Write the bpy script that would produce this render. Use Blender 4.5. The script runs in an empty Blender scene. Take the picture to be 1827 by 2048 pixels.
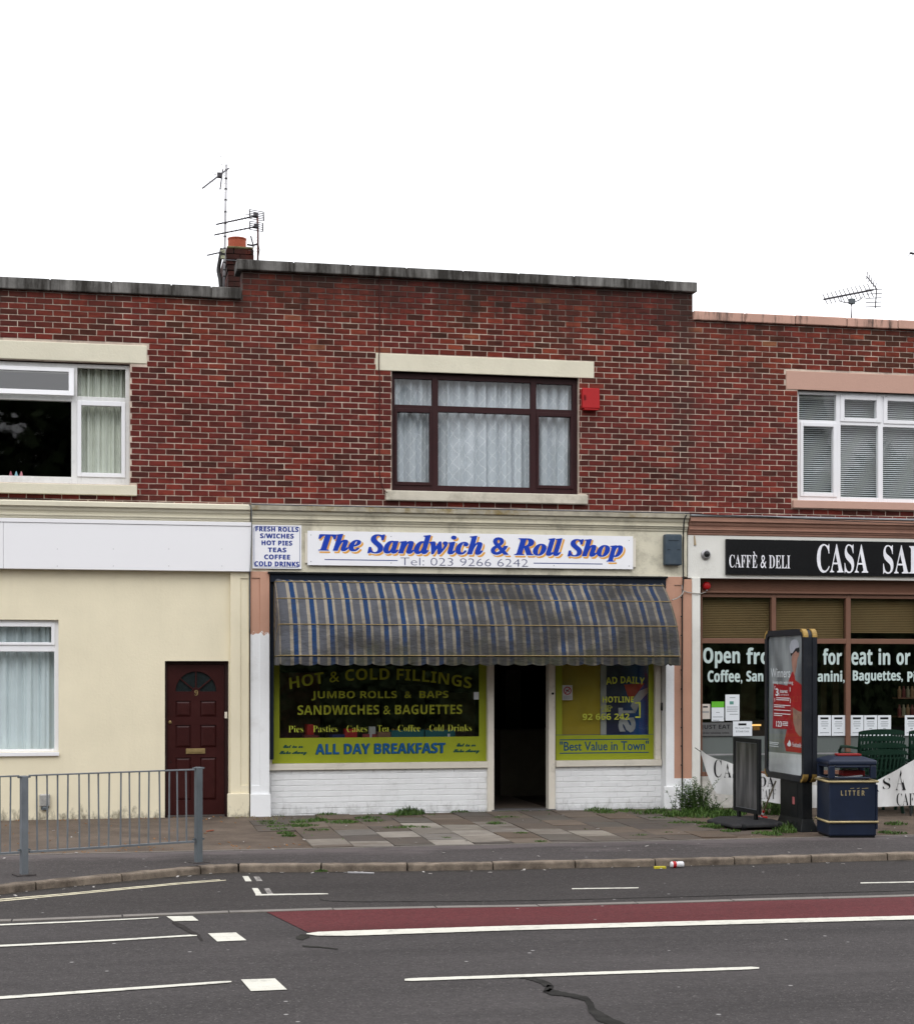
import bpy, math, random
from mathutils import Vector, Matrix
from math import sin, cos, pi, radians, sqrt
SC = bpy.context.scene
COL = SC.collection
random.seed(7)

# ------------------------------------------------------------------ camera, sky, sun, exposure
FPX, CXP, HY, DCAM, HCAM, TH = 3330.0, 913.5, 1340.0, 21.78, 1.90, radians(11.91)
cam = bpy.data.cameras.new('camera')
cam.sensor_fit = 'VERTICAL'; cam.sensor_height = 24.0
cam.lens = 24.0*FPX/2048.0; cam.shift_y = (HY-1024.0)/2048.0
cam.clip_start = 0.1; cam.clip_end = 800
camo = bpy.data.objects.new('camera', cam); COL.objects.link(camo)
camo.location = (0, -DCAM, HCAM); camo.rotation_euler = (pi/2, 0, -TH)
SC.camera = camo

world = bpy.data.worlds.new('World'); SC.world = world; world.use_nodes = True
nt = world.node_tree; N = nt.nodes; L = nt.links
for n in list(N): N.remove(n)
sky = N.new('ShaderNodeTexSky'); sky.sky_type = 'NISHITA'; sky.sun_disc = False
sky.sun_elevation = radians(52); sky.sun_rotation = radians(200); sky.air_density = 1.0; sky.dust_density = 4.0
hs = N.new('ShaderNodeHueSaturation'); hs.inputs['Saturation'].default_value = 0.10
L.new(sky.outputs[0], hs.inputs['Color'])
tc = N.new('ShaderNodeTexCoord'); sx = N.new('ShaderNodeSeparateXYZ'); L.new(tc.outputs['Generated'], sx.inputs[0])
ramp = N.new('ShaderNodeMapRange'); ramp.inputs[1].default_value = 0.0; ramp.inputs[2].default_value = 1.0
ramp.inputs[3].default_value = 13.0; ramp.inputs[4].default_value = 25.0          # overcast cloud layer, brighter overhead
L.new(sx.outputs[2], ramp.inputs[0])
comb = N.new('ShaderNodeVectorMath'); comb.operation = 'SCALE'; comb.inputs[0].default_value = (0.985, 0.995, 1.03)
L.new(ramp.outputs[0], comb.inputs['Scale'])
mx = N.new('ShaderNodeMix'); mx.data_type = 'RGBA'; mx.inputs[0].default_value = 0.9
L.new(hs.outputs[0], mx.inputs[6]); L.new(comb.outputs[0], mx.inputs[7])
bg = N.new('ShaderNodeBackground'); bg.inputs[1].default_value = 0.10
L.new(mx.outputs[2], bg.inputs[0])
wo = N.new('ShaderNodeOutputWorld'); L.new(bg.outputs[0], wo.inputs[0])

sl = bpy.data.lights.new('sun', 'SUN'); sl.energy = 0.55; sl.angle = radians(25); sl.color = (1.0, 0.97, 0.92)
so = bpy.data.objects.new('sun', sl); COL.objects.link(so)
so.rotation_euler = (radians(42), 0, radians(-18)); so.location = (0, -10, 20)
SC.view_settings.view_transform = 'Standard'; SC.view_settings.look = 'None'
SC.view_settings.exposure = 0.10; SC.view_settings.gamma = 1.0; SC.view_settings.use_curve_mapping = False
SC.cycles.max_bounces = 6; SC.cycles.diffuse_bounces = 3; SC.cycles.glossy_bounces = 3
SC.cycles.transparent_max_bounces = 12; SC.cycles.caustics_reflective = False; SC.cycles.caustics_refractive = False
SC.cycles.use_denoising = True

# ------------------------------------------------------------------ surveying: photograph measurements to metres
ct, st = cos(TH), sin(TH)
def ray(px, py):
    a = (px-CXP)/FPX
    return Vector((st+ct*a, ct-st*a, (HY-py)/FPX))
def fx(px, Y=0.0):
    d = ray(px, HY); return d.x*(Y+DCAM)/d.y
def fz(px, py, Y=0.0):
    d = ray(px, py); return HCAM+d.z*(Y+DCAM)/d.y
def fz2(a, b, Y=0.0): return 0.5*(fz(a[0], a[1], Y)+fz(b[0], b[1], Y))
def gp(px, py, z):
    d = ray(px, py); t = (z-HCAM)/d.z
    return Vector((d.x*t, -DCAM+d.y*t, z))
def xw(px, py, X):
    d = ray(px, py); t = X/d.x
    return Vector((X, -DCAM+d.y*t, HCAM+d.z*t))
def cd(px, depth):
    a = (px-CXP)/FPX*depth
    return Vector((a*ct+depth*st, -a*st+depth*ct-DCAM, 0))
def pave_z(y): return -0.08*min(1.0, max(0.0, -y)/5.2)
ZR = -0.15

# ------------------------------------------------------------------ materials
MATS = {}
def newmat(name):
    m = bpy.data.materials.new(name); m.use_nodes = True
    n = m.node_tree.nodes; l = m.node_tree.links
    return m, n, l, n['Principled BSDF']
def srgb(r, g, b):
    f = lambda c: c/12.92 if c <= 0.04045 else ((c+0.055)/1.055)**2.4
    return (f(r/255), f(g/255), f(b/255))
def pos(n, l, scale=(1, 1, 1)):
    g = n.new('ShaderNodeNewGeometry'); v = n.new('ShaderNodeVectorMath'); v.operation = 'MULTIPLY'
    v.inputs[1].default_value = scale; l.new(g.outputs['Position'], v.inputs[0]); return v.outputs[0]
def noise(n, l, vec, scale, detail=4, rough=0.6, w=None):
    t = n.new('ShaderNodeTexNoise'); t.inputs['Scale'].default_value = scale; t.inputs['Detail'].default_value = detail
    t.inputs['Roughness'].default_value = rough; l.new(vec, t.inputs['Vector']); return t.outputs[0]
def mrange(n, l, s, a, b, c, d):
    r = n.new('ShaderNodeMapRange'); r.inputs[1].default_value = a; r.inputs[2].default_value = b
    r.inputs[3].default_value = c; r.inputs[4].default_value = d; l.new(s, r.inputs[0]); return r.outputs[0]
def mixc(n, l, f, a, b, mode='MIX'):
    m = n.new('ShaderNodeMix'); m.data_type = 'RGBA'; m.blend_type = mode
    for i, v in ((0, f), (6, a), (7, b)):
        if isinstance(v, (int, float)): m.inputs[i].default_value = v
        elif isinstance(v, tuple): m.inputs[i].default_value = (*v[:3], 1)
        else: l.new(v, m.inputs[i])
    return m.outputs[2]
def math_(n, l, op, a, b=0.0):
    m = n.new('ShaderNodeMath'); m.operation = op
    for i, v in ((0, a), (1, b)):
        if isinstance(v, (int, float)): m.inputs[i].default_value = v
        else: l.new(v, m.inputs[i])
    return m.outputs[0]
def M(name, col, rough=0.8, var=0.12, scale=6.0, bump=0.0, bscale=60, dirt=0.0, dcol=(0.05, 0.045, 0.035), dscale=2.0,
      streak=False, metal=0.0, spec=0.25, fine=0.0, spread=(0.5, 0.75), coat=0.0, splash=0.0):
    if name in MATS: return MATS[name]
    m, n, l, b = newmat(name)
    p = pos(n, l)
    v = noise(n, l, p, scale, 5)
    k = mrange(n, l, v, 0.3, 0.7, 1-var, 1+var)
    c = mixc(n, l, 1.0, tuple(col), k, 'MULTIPLY')
    if fine:
        f = noise(n, l, p, 220, 2); k2 = mrange(n, l, f, 0.3, 0.7, 1-fine, 1+fine); c = mixc(n, l, 1.0, c, k2, 'MULTIPLY')
    if dirt:
        pv = pos(n, l, (1, 1, 0.12)) if streak else p
        d = noise(n, l, pv, dscale*(4 if streak else 1), 8, 0.72)
        d = mrange(n, l, d, spread[0], spread[1], 0.0, dirt)
        c = mixc(n, l, d, c, tuple(dcol))
    if splash:   # rain-splashed grime along the foot of the wall
        gz = n.new('ShaderNodeNewGeometry'); sz = n.new('ShaderNodeSeparateXYZ'); l.new(gz.outputs['Position'], sz.inputs[0])
        q1 = math_(n, l, 'ADD', mrange(n, l, sz.outputs[2], -.09, .30, .34, -.12), noise(n, l, pos(n, l, (1, 1, .5)), 9, 7, .75))
        c = mixc(n, l, mrange(n, l, q1, 0.62, 0.80, 0.0, splash), c, (0.10, 0.085, 0.06))
    l.new(c, b.inputs['Base Color'])
    b.inputs['Roughness'].default_value = rough; b.inputs['Metallic'].default_value = metal
    b.inputs['Specular IOR Level'].default_value = spec
    if coat: b.inputs['Coat Weight'].default_value = coat
    if bump:
        bn = n.new('ShaderNodeBump'); bn.inputs['Strength'].default_value = bump; bn.inputs['Distance'].default_value = 0.01
        l.new(noise(n, l, p, bscale, 6, 0.65), bn.inputs['Height']); l.new(bn.outputs[0], b.inputs['Normal'])
    MATS[name] = m; return m

COURSE, PITCH = 0.075, 0.2177
def brick_mat(name, z0, painted=False):
    m, n, l, b = newmat(name)
    g = n.new('ShaderNodeNewGeometry'); s = n.new('ShaderNodeSeparateXYZ'); l.new(g.outputs['Position'], s.inputs[0])
    row = math_(n, l, 'FLOOR', math_(n, l, 'DIVIDE', math_(n, l, 'SUBTRACT', s.outputs[2], z0), COURSE))
    odd = math_(n, l, 'MULTIPLY', math_(n, l, 'MODULO', math_(n, l, 'ADD', row, 1000.0), 2.0), 0.5)
    c_ = math_(n, l, 'FLOOR', math_(n, l, 'ADD', math_(n, l, 'DIVIDE', s.outputs[0], PITCH), odd))
    cx = n.new('ShaderNodeCombineXYZ'); l.new(row, cx.inputs[0]); l.new(c_, cx.inputs[1])
    w = n.new('ShaderNodeTexWhiteNoise'); w.noise_dimensions = '3D'; l.new(cx.outputs[0], w.inputs[0])
    r = n.new('ShaderNodeValToRGB'); e = r.color_ramp
    cols = [(0.0, (0.050, 0.017, 0.014)), (0.14, (0.066, 0.018, 0.015)), (0.30, (0.090, 0.019, 0.016)), (0.55, (0.115, 0.021, 0.018)),
            (0.78, (0.142, 0.024, 0.019)), (0.95, (0.172, 0.028, 0.021)), (0.985, (0.22, 0.040, 0.028)), (1.0, (0.20, 0.070, 0.045))]
    e.elements[0].position = 0; e.elements[0].color = (*cols[0][1], 1); e.elements[1].position = 1; e.elements[1].color = (*cols[-1][1], 1)
    for p_, c in cols[1:-1]:
        q = e.elements.new(p_); q.color = (*c, 1)
    l.new(w.outputs[0], r.inputs[0])
    p = pos(n, l)
    r_out = mixc(n, l, 1.0, r.outputs[0], (0.98, 1.0, 0.92), 'MULTIPLY')
    pz = mrange(n, l, math_(n, l, 'ADD', noise(n, l, p, 0.9, 4, .6), mrange(n, l, s.outputs[2], 5.2, 6.8, -.12, .14)), 0.46, 0.66, 0.0, 0.55)
    r_out = mixc(n, l, pz, r_out, mixc(n, l, 1.0, r_out, (1.0, 1.32, 0.98), 'MULTIPLY'))
    r_out = mixc(n, l, mrange(n, l, s.outputs[0], fx(1365), fx(1380), 0, 1), r_out, mixc(n, l, 1.0, r_out, (1.10, 1.12, 1.12), 'MULTIPLY'))
    # kiss marks and scorches within each brick
    nb = noise(n, l, pos(n, l, (0.45, 1, 1.4)), 14, 3, 0.6)
    c = mixc(n, l, 1.0, r_out, mrange(n, l, nb, 0.3, 0.72, 1.25, 0.62), 'MULTIPLY')
    nf = noise(n, l, p, 130, 3)
    c = mixc(n, l, 1.0, c, mrange(n, l, nf, 0.3, 0.7, 0.8, 1.2), 'MULTIPLY')
    # upper half is sandier and warmer, lower half pinker in patches
    big = noise(n, l, p, 0.7, 3)
    c = mixc(n, l, mrange(n, l, big, 0.4, 0.62, 0.0, 0.32), c, (0.120, 0.030, 0.027))
    # soot that has run down from the coping in ragged tongues
    sn = noise(n, l, pos(n, l, (1.0, 1, 0.22)), 3.2, 7, 0.7)
    hgt = mrange(n, l, s.outputs[2], 6.35, 7.05, 0.0, 0.36)
    sn2 = math_(n, l, 'ADD', sn, hgt)
    c = mixc(n, l, mrange(n, l, sn2, 0.60, 0.92, 0.0, 0.72), c, (0.022, 0.016, 0.014))
    dx = math_(n, l, 'ABSOLUTE', math_(n, l, 'SUBTRACT', s.outputs[0], fx(1366)))
    pk = math_(n, l, 'ADD', mrange(n, l, dx, 0.05, 0.38, 0.30, 0.0), noise(n, l, p, 3.5, 6, 0.7))
    c = mixc(n, l, mrange(n, l, pk, 0.62, 0.85, 0.0, 0.6), c, (0.040, 0.024, 0.020))
    wf = noise(n, l, p, 5.0, 8, 0.75)
    c = mixc(n, l, mrange(n, l, wf, 0.66, 0.78, 0.0, 0.22), c, (0.32, 0.27, 0.26))
    l.new(c, b.inputs['Base Color'])
    b.inputs['Roughness'].default_value = 0.85; b.inputs['Specular IOR Level'].default_value = 0.12
    bn = n.new('ShaderNodeBump'); bn.inputs['Strength'].default_value = 0.35; bn.inputs['Distance'].default_value = 0.006
    l.new(noise(n, l, p, 90, 5), bn.inputs['Height']); l.new(bn.outputs[0], b.inputs['Normal'])
    return m
def mortar_mat():
    m, n, l, b = newmat('mortar')
    p = pos(n, l)
    c = mixc(n, l, mrange(n, l, noise(n, l, p, 3, 6, 0.7), 0.35, 0.66, 0, 1), (0.66, 0.55, 0.445), (0.37, 0.29, 0.245))
    g = n.new('ShaderNodeNewGeometry'); s = n.new('ShaderNodeSeparateXYZ'); l.new(g.outputs['Position'], s.inputs[0])
    sn = noise(n, l, pos(n, l, (1.0, 1, 0.22)), 3.2, 7, 0.7)
    sn2 = math_(n, l, 'ADD', sn, mrange(n, l, s.outputs[2], 6.25, 7.0, 0.0, 0.48))
    c = mixc(n, l, mrange(n, l, sn2, 0.55, 0.85, 0.0, 0.9), c, (0.05, 0.038, 0.033))
    l.new(c, b.inputs['Base Color']); b.inputs['Roughness'].default_value = 0.95
    return m
def glass_mat(name, tint=(0.93, 0.96, 0.96), ior=1.5, wav=0.0022, boost=1.0):
    m, n, l, b = newmat(name); n.remove(b)
    out = [x for x in n if x.type == 'OUTPUT_MATERIAL'][0]
    t = n.new('ShaderNodeBsdfTransparent'); t.inputs[0].default_value = (*tint, 1)
    g = n.new('ShaderNodeBsdfGlossy'); g.inputs['Roughness'].default_value = 0.02
    ge = n.new('ShaderNodeNewGeometry'); dt = n.new('ShaderNodeVectorMath'); dt.operation = 'DOT_PRODUCT'
    l.new(ge.outputs['Normal'], dt.inputs[0]); l.new(ge.outputs['Incoming'], dt.inputs[1])
    f5 = math_(n, l, 'POWER', math_(n, l, 'SUBTRACT', 1.0, math_(n, l, 'ABSOLUTE', dt.outputs['Value'])), 5.0)
    k = math_(n, l, 'MULTIPLY', math_(n, l, 'ADD', math_(n, l, 'MULTIPLY', f5, 0.93), 0.055), boost)
    bn = n.new('ShaderNodeBump'); bn.inputs['Strength'].default_value = wav; bn.inputs['Distance'].default_value = 1.0
    l.new(noise(n, l, pos(n, l), 1.3, 1), bn.inputs['Height']); l.new(bn.outputs[0], g.inputs['Normal'])
    x = n.new('ShaderNodeMixShader'); l.new(k, x.inputs[0]); l.new(t.outputs[0], x.inputs[1]); l.new(g.outputs[0], x.inputs[2])
    l.new(x.outputs[0], out.inputs[0]); return m
def lace_mat():
    m, n, l, b = newmat('net_curtain_lace')
    g = n.new('ShaderNodeNewGeometry'); s = n.new('ShaderNodeSeparateXYZ'); l.new(g.outputs['Position'], s.inputs[0])
    uv = n.new('ShaderNodeUVMap'); su = n.new('ShaderNodeSeparateXYZ'); l.new(uv.outputs[0], su.inputs[0])
    def diag(sign):
        a = math_(n, l, 'ADD', math_(n, l, 'MULTIPLY', su.outputs[0], 7.2), math_(n, l, 'MULTIPLY', su.outputs[1], 5.2*sign))
        fr = math_(n, l, 'ABSOLUTE', math_(n, l, 'SUBTRACT', math_(n, l, 'FRACT', math_(n, l, 'ADD', a, 50.0)), 0.5))
        return mrange(n, l, fr, 0.022, 0.05, 0.75, 0.0)
    d = math_(n, l, 'MAXIMUM', diag(1), diag(-1))
    dash = mrange(n, l, noise(n, l, pos(n, l), 90, 1), 0.42, 0.5, 0.25, 1.0)
    d = math_(n, l, 'MULTIPLY', d, dash)
    c = mixc(n, l, d, (0.68, 0.71, 0.76), (0.90, 0.90, 0.91))
    l.new(c, b.inputs['Base Color']); b.inputs['Roughness'].default_value = 0.9
    t = n.new('ShaderNodeBsdfTransparent'); x = n.new('ShaderNodeMixShader')
    out = [q for q in n if q.type == 'OUTPUT_MATERIAL'][0]
    l.new(mrange(n, l, d, 0, 1, 0.86, 0.97), x.inputs[0]); l.new(t.outputs[0], x.inputs[1]); l.new(b.outputs[0], x.inputs[2])
    l.new(x.outputs[0], out.inputs[0]); return m
def awning_mat():
    m, n, l, b = newmat('awning_canvas')
    uv = n.new('ShaderNodeUVMap'); su = n.new('ShaderNodeSeparateXYZ'); l.new(uv.outputs[0], su.inputs[0])
    fr = math_(n, l, 'FRACT', math_(n, l, 'DIVIDE', su.outputs[0], 0.2325))
    r = n.new('ShaderNodeValToRGB'); e = r.color_ramp; e.interpolation = 'CONSTANT'
    be, bl, gr = (0.250, 0.218, 0.172), (0.010, 0.036, 0.105), (0.082, 0.085, 0.098)
    e.elements[0].position = 0; e.elements[0].color = (*be, 1); e.elements[1].position = 0.16; e.elements[1].color = (*bl, 1)
    for p_, c in ((0.42, be), (0.57, gr), (0.97, be)):
        q = e.elements.new(p_); q.color = (*c, 1)
    l.new(fr, r.inputs[0])
    p = pos(n, l)
    c = r.outputs[0]
    gx = n.new('ShaderNodeNewGeometry'); sxx = n.new('ShaderNodeSeparateXYZ'); l.new(gx.outputs['Position'], sxx.inputs[0])
    g1 = math_(n, l, 'ADD', noise(n, l, pos(n, l, (0.6, 1, 1.0)), 1.7, 8, 0.7), mrange(n, l, sxx.outputs[0], 2.4, 4.8, -.13, .04))
    g2 = mrange(n, l, su.outputs[1], 0.0, 1.0, 0.10, -0.05)
    k = mrange(n, l, math_(n, l, 'ADD', g1, g2), 0.38, 0.66, 0.05, 0.86)
    c = mixc(n, l, k, c, (0.030, 0.028, 0.025))
    gn = noise(n, l, p, 2.3, 6, 0.7)
    c = mixc(n, l, mrange(n, l, math_(n, l, 'ADD', gn, mrange(n, l, su.outputs[1], 0.0, 0.25, 0.16, 0.0)), 0.6, 0.8, 0.0, 0.55), c, (0.050, 0.052, 0.024))
    c = mixc(n, l, mrange(n, l, noise(n, l, p, 9, 10, 0.8), 0.64, 0.8, 0, 0.4), c, (0.17, 0.16, 0.15))
    l.new(c, b.inputs['Base Color']); b.inputs['Roughness'].default_value = 0.75
    b.inputs['Specular IOR Level'].default_value = 0.1
    bn = n.new('ShaderNodeBump'); bn.inputs['Strength'].default_value = 0.6; bn.inputs['Distance'].default_value = 0.03
    l.new(noise(n, l, pos(n, l, (1, 1, 2.5)), 9, 4), bn.inputs['Height']); l.new(bn.outputs[0], b.inputs['Normal'])
    return m
def asphalt_mat(name, base, speck=0.12, patch=0.25, pale=(0.11, 0.105, 0.10), band=False):
    m, n, l, b = newmat(name); p = pos(n, l)
    v = n.new('ShaderNodeTexVoronoi'); v.inputs['Scale'].default_value = 95; l.new(p, v.inputs['Vector'])
    sv = n.new('ShaderNodeSeparateXYZ'); l.new(v.outputs['Color'], sv.inputs[0])
    c = mixc(n, l, 1.0, tuple(base), mrange(n, l, sv.outputs[0], 0, 1, 0.72, 1.28), 'MULTIPLY')
    c = mixc(n, l, mrange(n, l, sv.outputs[1], 0.95, 1.0, 0, speck*3), c, (0.22, 0.21, 0.195))
    big = noise(n, l, pos(n, l, (0.35, 1.2, 1)), 0.9, 6, 0.65)
    c = mixc(n, l, mrange(n, l, big, 0.38, 0.68, 0.0, patch), c, tuple(pale))
    bg2 = noise(n, l, pos(n, l, (0.2, 2.2, 1)), 0.7, 7, 0.7)
    c = mixc(n, l, mrange(n, l, bg2, 0.5, 0.75, 0.0, 0.45), c, tuple(x*0.5 for x in base))
    c = mixc(n, l, 1.0, c, mrange(n, l, noise(n, l, p, 22, 4, 0.7), 0.3, 0.7, 0.80, 1.22), 'MULTIPLY')
    if band:   # trodden paler strip along the back of the footway
        gy = n.new('ShaderNodeNewGeometry'); sy = n.new('ShaderNodeSeparateXYZ'); l.new(gy.outputs['Position'], sy.inputs[0])
        q = math_(n, l, 'ADD', mrange(n, l, sy.outputs[1], -4.5, -3.7, -.12, .22), noise(n, l, pos(n, l, (.5, 1.5, 1)), 1.6, 7, .7))
        c = mixc(n, l, mrange(n, l, q, .52, .68, 0, .62), c, (.125, .105, .105))
    v2 = n.new('ShaderNodeTexVoronoi'); v2.inputs['Scale'].default_value = 3.1; l.new(p, v2.inputs['Vector'])   # old chewing gum
    c = mixc(n, l, mrange(n, l, v2.outputs['Distance'], 0.035, 0.055, 0.8, 0.0), c, (0.30, 0.29, 0.28))
    l.new(c, b.inputs['Base Color']); b.inputs['Roughness'].default_value = 0.85; b.inputs['Specular IOR Level'].default_value = 0.15
    bn = n.new('ShaderNodeBump'); bn.inputs['Strength'].default_value = 0.6; bn.inputs['Distance'].default_value = 0.006
    l.new(sv.outputs[2], bn.inputs['Height']); l.new(bn.outputs[0], b.inputs['Normal'])
    MATS[name] = m; return m
def slab_mat():
    m, n, l, b = newmat('paving_concrete'); p = pos(n, l)
    oi = n.new('ShaderNodeObjectInfo')
    c = mixc(n, l, 1.0, oi.outputs['Color'], mrange(n, l, noise(n, l, p, 2.6, 6, 0.7), 0.3, 0.7, 0.78, 1.2), 'MULTIPLY')
    c = mixc(n, l, 1.0, c, mrange(n, l, noise(n, l, p, 150, 3), 0.3, 0.7, 0.8, 1.2), 'MULTIPLY')
    c = mixc(n, l, mrange(n, l, noise(n, l, pos(n, l, (0.6, 1, 1)), 1.9, 8, 0.72), 0.48, 0.66, 0.0, 0.7), c, (0.070, 0.050, 0.036))
    v2 = n.new('ShaderNodeTexVoronoi'); v2.inputs['Scale'].default_value = 2.7; l.new(p, v2.inputs['Vector'])
    c = mixc(n, l, mrange(n, l, v2.outputs['Distance'], 0.035, 0.05, 0.7, 0.0), c, (0.33, 0.33, 0.32))
    l.new(c, b.inputs['Base Color']); b.inputs['Roughness'].default_value = 0.88
    bn = n.new('ShaderNodeBump'); bn.inputs['Strength'].default_value = 0.4; bn.inputs['Distance'].default_value = 0.006
    l.new(noise(n, l, p, 110, 4), bn.inputs['Height']); l.new(bn.outputs[0], b.inputs['Normal'])
    return m
def leaf_mat(name, a, bcol):
    m, n, l, b = newmat(name); p = pos(n, l)
    c = mixc(n, l, mrange(n, l, noise(n, l, p, 12, 3), 0.35, 0.65, 0, 1), a, bcol)
    l.new(c, b.inputs['Base Color']); b.inputs['Roughness'].default_value = 0.6
    b.inputs['Specular IOR Level'].default_value = 0.25
    return m

# ------------------------------------------------------------------ object helpers
WL = {}
def tag(o, label=None, cat=None, group=None, kind=None):
    if label: o['label'] = label
    if cat: o['category'] = cat
    if group: o['group'] = group
    if kind: o['kind'] = kind
    return o
def thing(name, loc, label, cat, group=None, kind=None):
    o = bpy.data.objects.new(name, None); COL.objects.link(o); o.location = loc; o.empty_display_size = 0.2
    WL[o.name] = Vector(loc); return tag(o, label, cat, group, kind)
def setpiece(name, loc):
    o = bpy.data.objects.new(name, None); COL.objects.link(o); o.location = loc; WL[o.name] = Vector(loc); o['kind'] = 'structure'; return o
class MB:
    def __init__(s): s.v = []; s.f = []; s.uv = {}
    def add(s, vs, fs):
        o = len(s.v); s.v += [tuple(v) for v in vs]; s.f += [tuple(i+o for i in f) for f in fs]; return s
    def box(s, x0, x1, y0, y1, z0, z1):
        if x0 > x1: x0, x1 = x1, x0
        if y0 > y1: y0, y1 = y1, y0
        if z0 > z1: z0, z1 = z1, z0
        return s.add([(x0,y0,z0),(x1,y0,z0),(x1,y1,z0),(x0,y1,z0),(x0,y0,z1),(x1,y0,z1),(x1,y1,z1),(x0,y1,z1)],
              [(0,3,2,1),(4,5,6,7),(0,1,5,4),(1,2,6,5),(2,3,7,6),(3,0,4,7)])
    def obox(s, c, ax, ay, az):   # oriented box: centre and half-axes
        c, ax, ay, az = map(Vector, (c, ax, ay, az)); vs = []
        for k in (-1, 1):
            for j, i in ((-1,-1),(-1,1),(1,1),(1,-1)): vs.append(c+ax*i+ay*j+az*k)
        return s.add(vs, [(0,3,2,1),(4,5,6,7),(0,1,5,4),(1,2,6,5),(2,3,7,6),(3,0,4,7)])
    def quad(s, a, b, c, d): return s.add([a, b, c, d], [(0,1,2,3)])
    def poly(s, pts, fn=lambda p: p): return s.add([fn(p) for p in pts], [tuple(range(len(pts)))])
    def prism(s, pts, d):   # flat polygon extruded by vector d
        n = len(pts); a = [Vector(p) for p in pts]; b = [p+Vector(d) for p in a]
        return s.add(a+b, [tuple(range(n)), tuple(range(2*n-1, n-1, -1))]+[(i, i+n, (i+1) % n+n, (i+1) % n) for i in range(n)])
    def tube(s, pts, r, n=8, cap=True):
        pts = [Vector(p) for p in pts]; rs = r if isinstance(r, (list, tuple)) else [r]*len(pts)
        vs = []
        for i, p in enumerate(pts):
            t = (pts[min(i+1, len(pts)-1)]-pts[max(i-1, 0)]).normalized()
            u = t.cross(Vector((0.13, 0.21, 1)) if abs(t.z) < 0.9 else Vector((1, 0.1, 0))).normalized(); w = t.cross(u)
            for k in range(n):
                a = 2*pi*k/n; vs.append(p+(u*cos(a)+w*sin(a))*rs[i])
        fs = [(i*n+k, i*n+(k+1) % n, (i+1)*n+(k+1) % n, (i+1)*n+k) for i in range(len(pts)-1) for k in range(n)]
        if cap: fs += [tuple(range(n-1, -1, -1)), tuple((len(pts)-1)*n+k for k in range(n))]
        return s.add(vs, fs)
    def lathe(s, prof, c, n=20, axis='z'):   # prof: (radius, height)
        c = Vector(c); vs = []
        for r, h in prof:
            for k in range(n):
                a = 2*pi*k/n
                q = (r*cos(a), r*sin(a), h) if axis == 'z' else ((r*cos(a), -h, r*sin(a)) if axis == 'y' else (h, r*cos(a), r*sin(a)))
                vs.append(c+Vector(q))
        fs = [(i*n+k, i*n+(k+1) % n, (i+1)*n+(k+1) % n, (i+1)*n+k) for i in range(len(prof)-1) for k in range(n)]
        fs += [tuple(range(n-1, -1, -1)), tuple((len(prof)-1)*n+k for k in range(n))]
        return s.add(vs, fs)
    def build(s, name, mat, parent=None, bevel=0, smooth=False, uvs=None, seg=2, **kw):
        vs = [Vector(v) for v in s.v]
        lo = Vector([min(v[i] for v in vs) for i in range(3)]); hi = Vector([max(v[i] for v in vs) for i in range(3)])
        c = Vector(((lo.x+hi.x)/2, (lo.y+hi.y)/2, lo.z))
        me = bpy.data.meshes.new(name); me.from_pydata([v-c for v in vs], [], s.f); me.materials.append(mat)
        if uvs:
            ul = me.uv_layers.new(name='UVMap')
            for lp in me.loops: ul.data[lp.index].uv = uvs[lp.vertex_index]
        if smooth:
            for p in me.polygons: p.use_smooth = True
        o = bpy.data.objects.new(name, me); COL.objects.link(o)
        if parent is not None: o.parent = parent; o.location = c-WL[parent.name]
        else: o.location = c
        WL[o.name] = c
        if bevel:
            b = o.modifiers.new('bevel', 'BEVEL'); b.width = bevel; b.segments = seg; b.limit_method = 'ANGLE'; b.angle_limit = radians(40)
        return tag(o, **kw)
def at_parent(o, parent, loc):
    COL.objects.link(o); o.parent = parent; o.location = Vector(loc)-WL[parent.name]; WL[o.name] = Vector(loc); return o

def rounded(x0, x1, z0, z1, r, n=5):
    pts = []
    for cx, cz, a0 in ((x1-r, z1-r, 0), (x0+r, z1-r, 90), (x0+r, z0+r, 180), (x1-r, z0+r, 270)):
        for k in range(n+1):
            a = radians(a0+90*k/n); pts.append((cx+r*cos(a), cz+r*sin(a)))
    return pts

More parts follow.
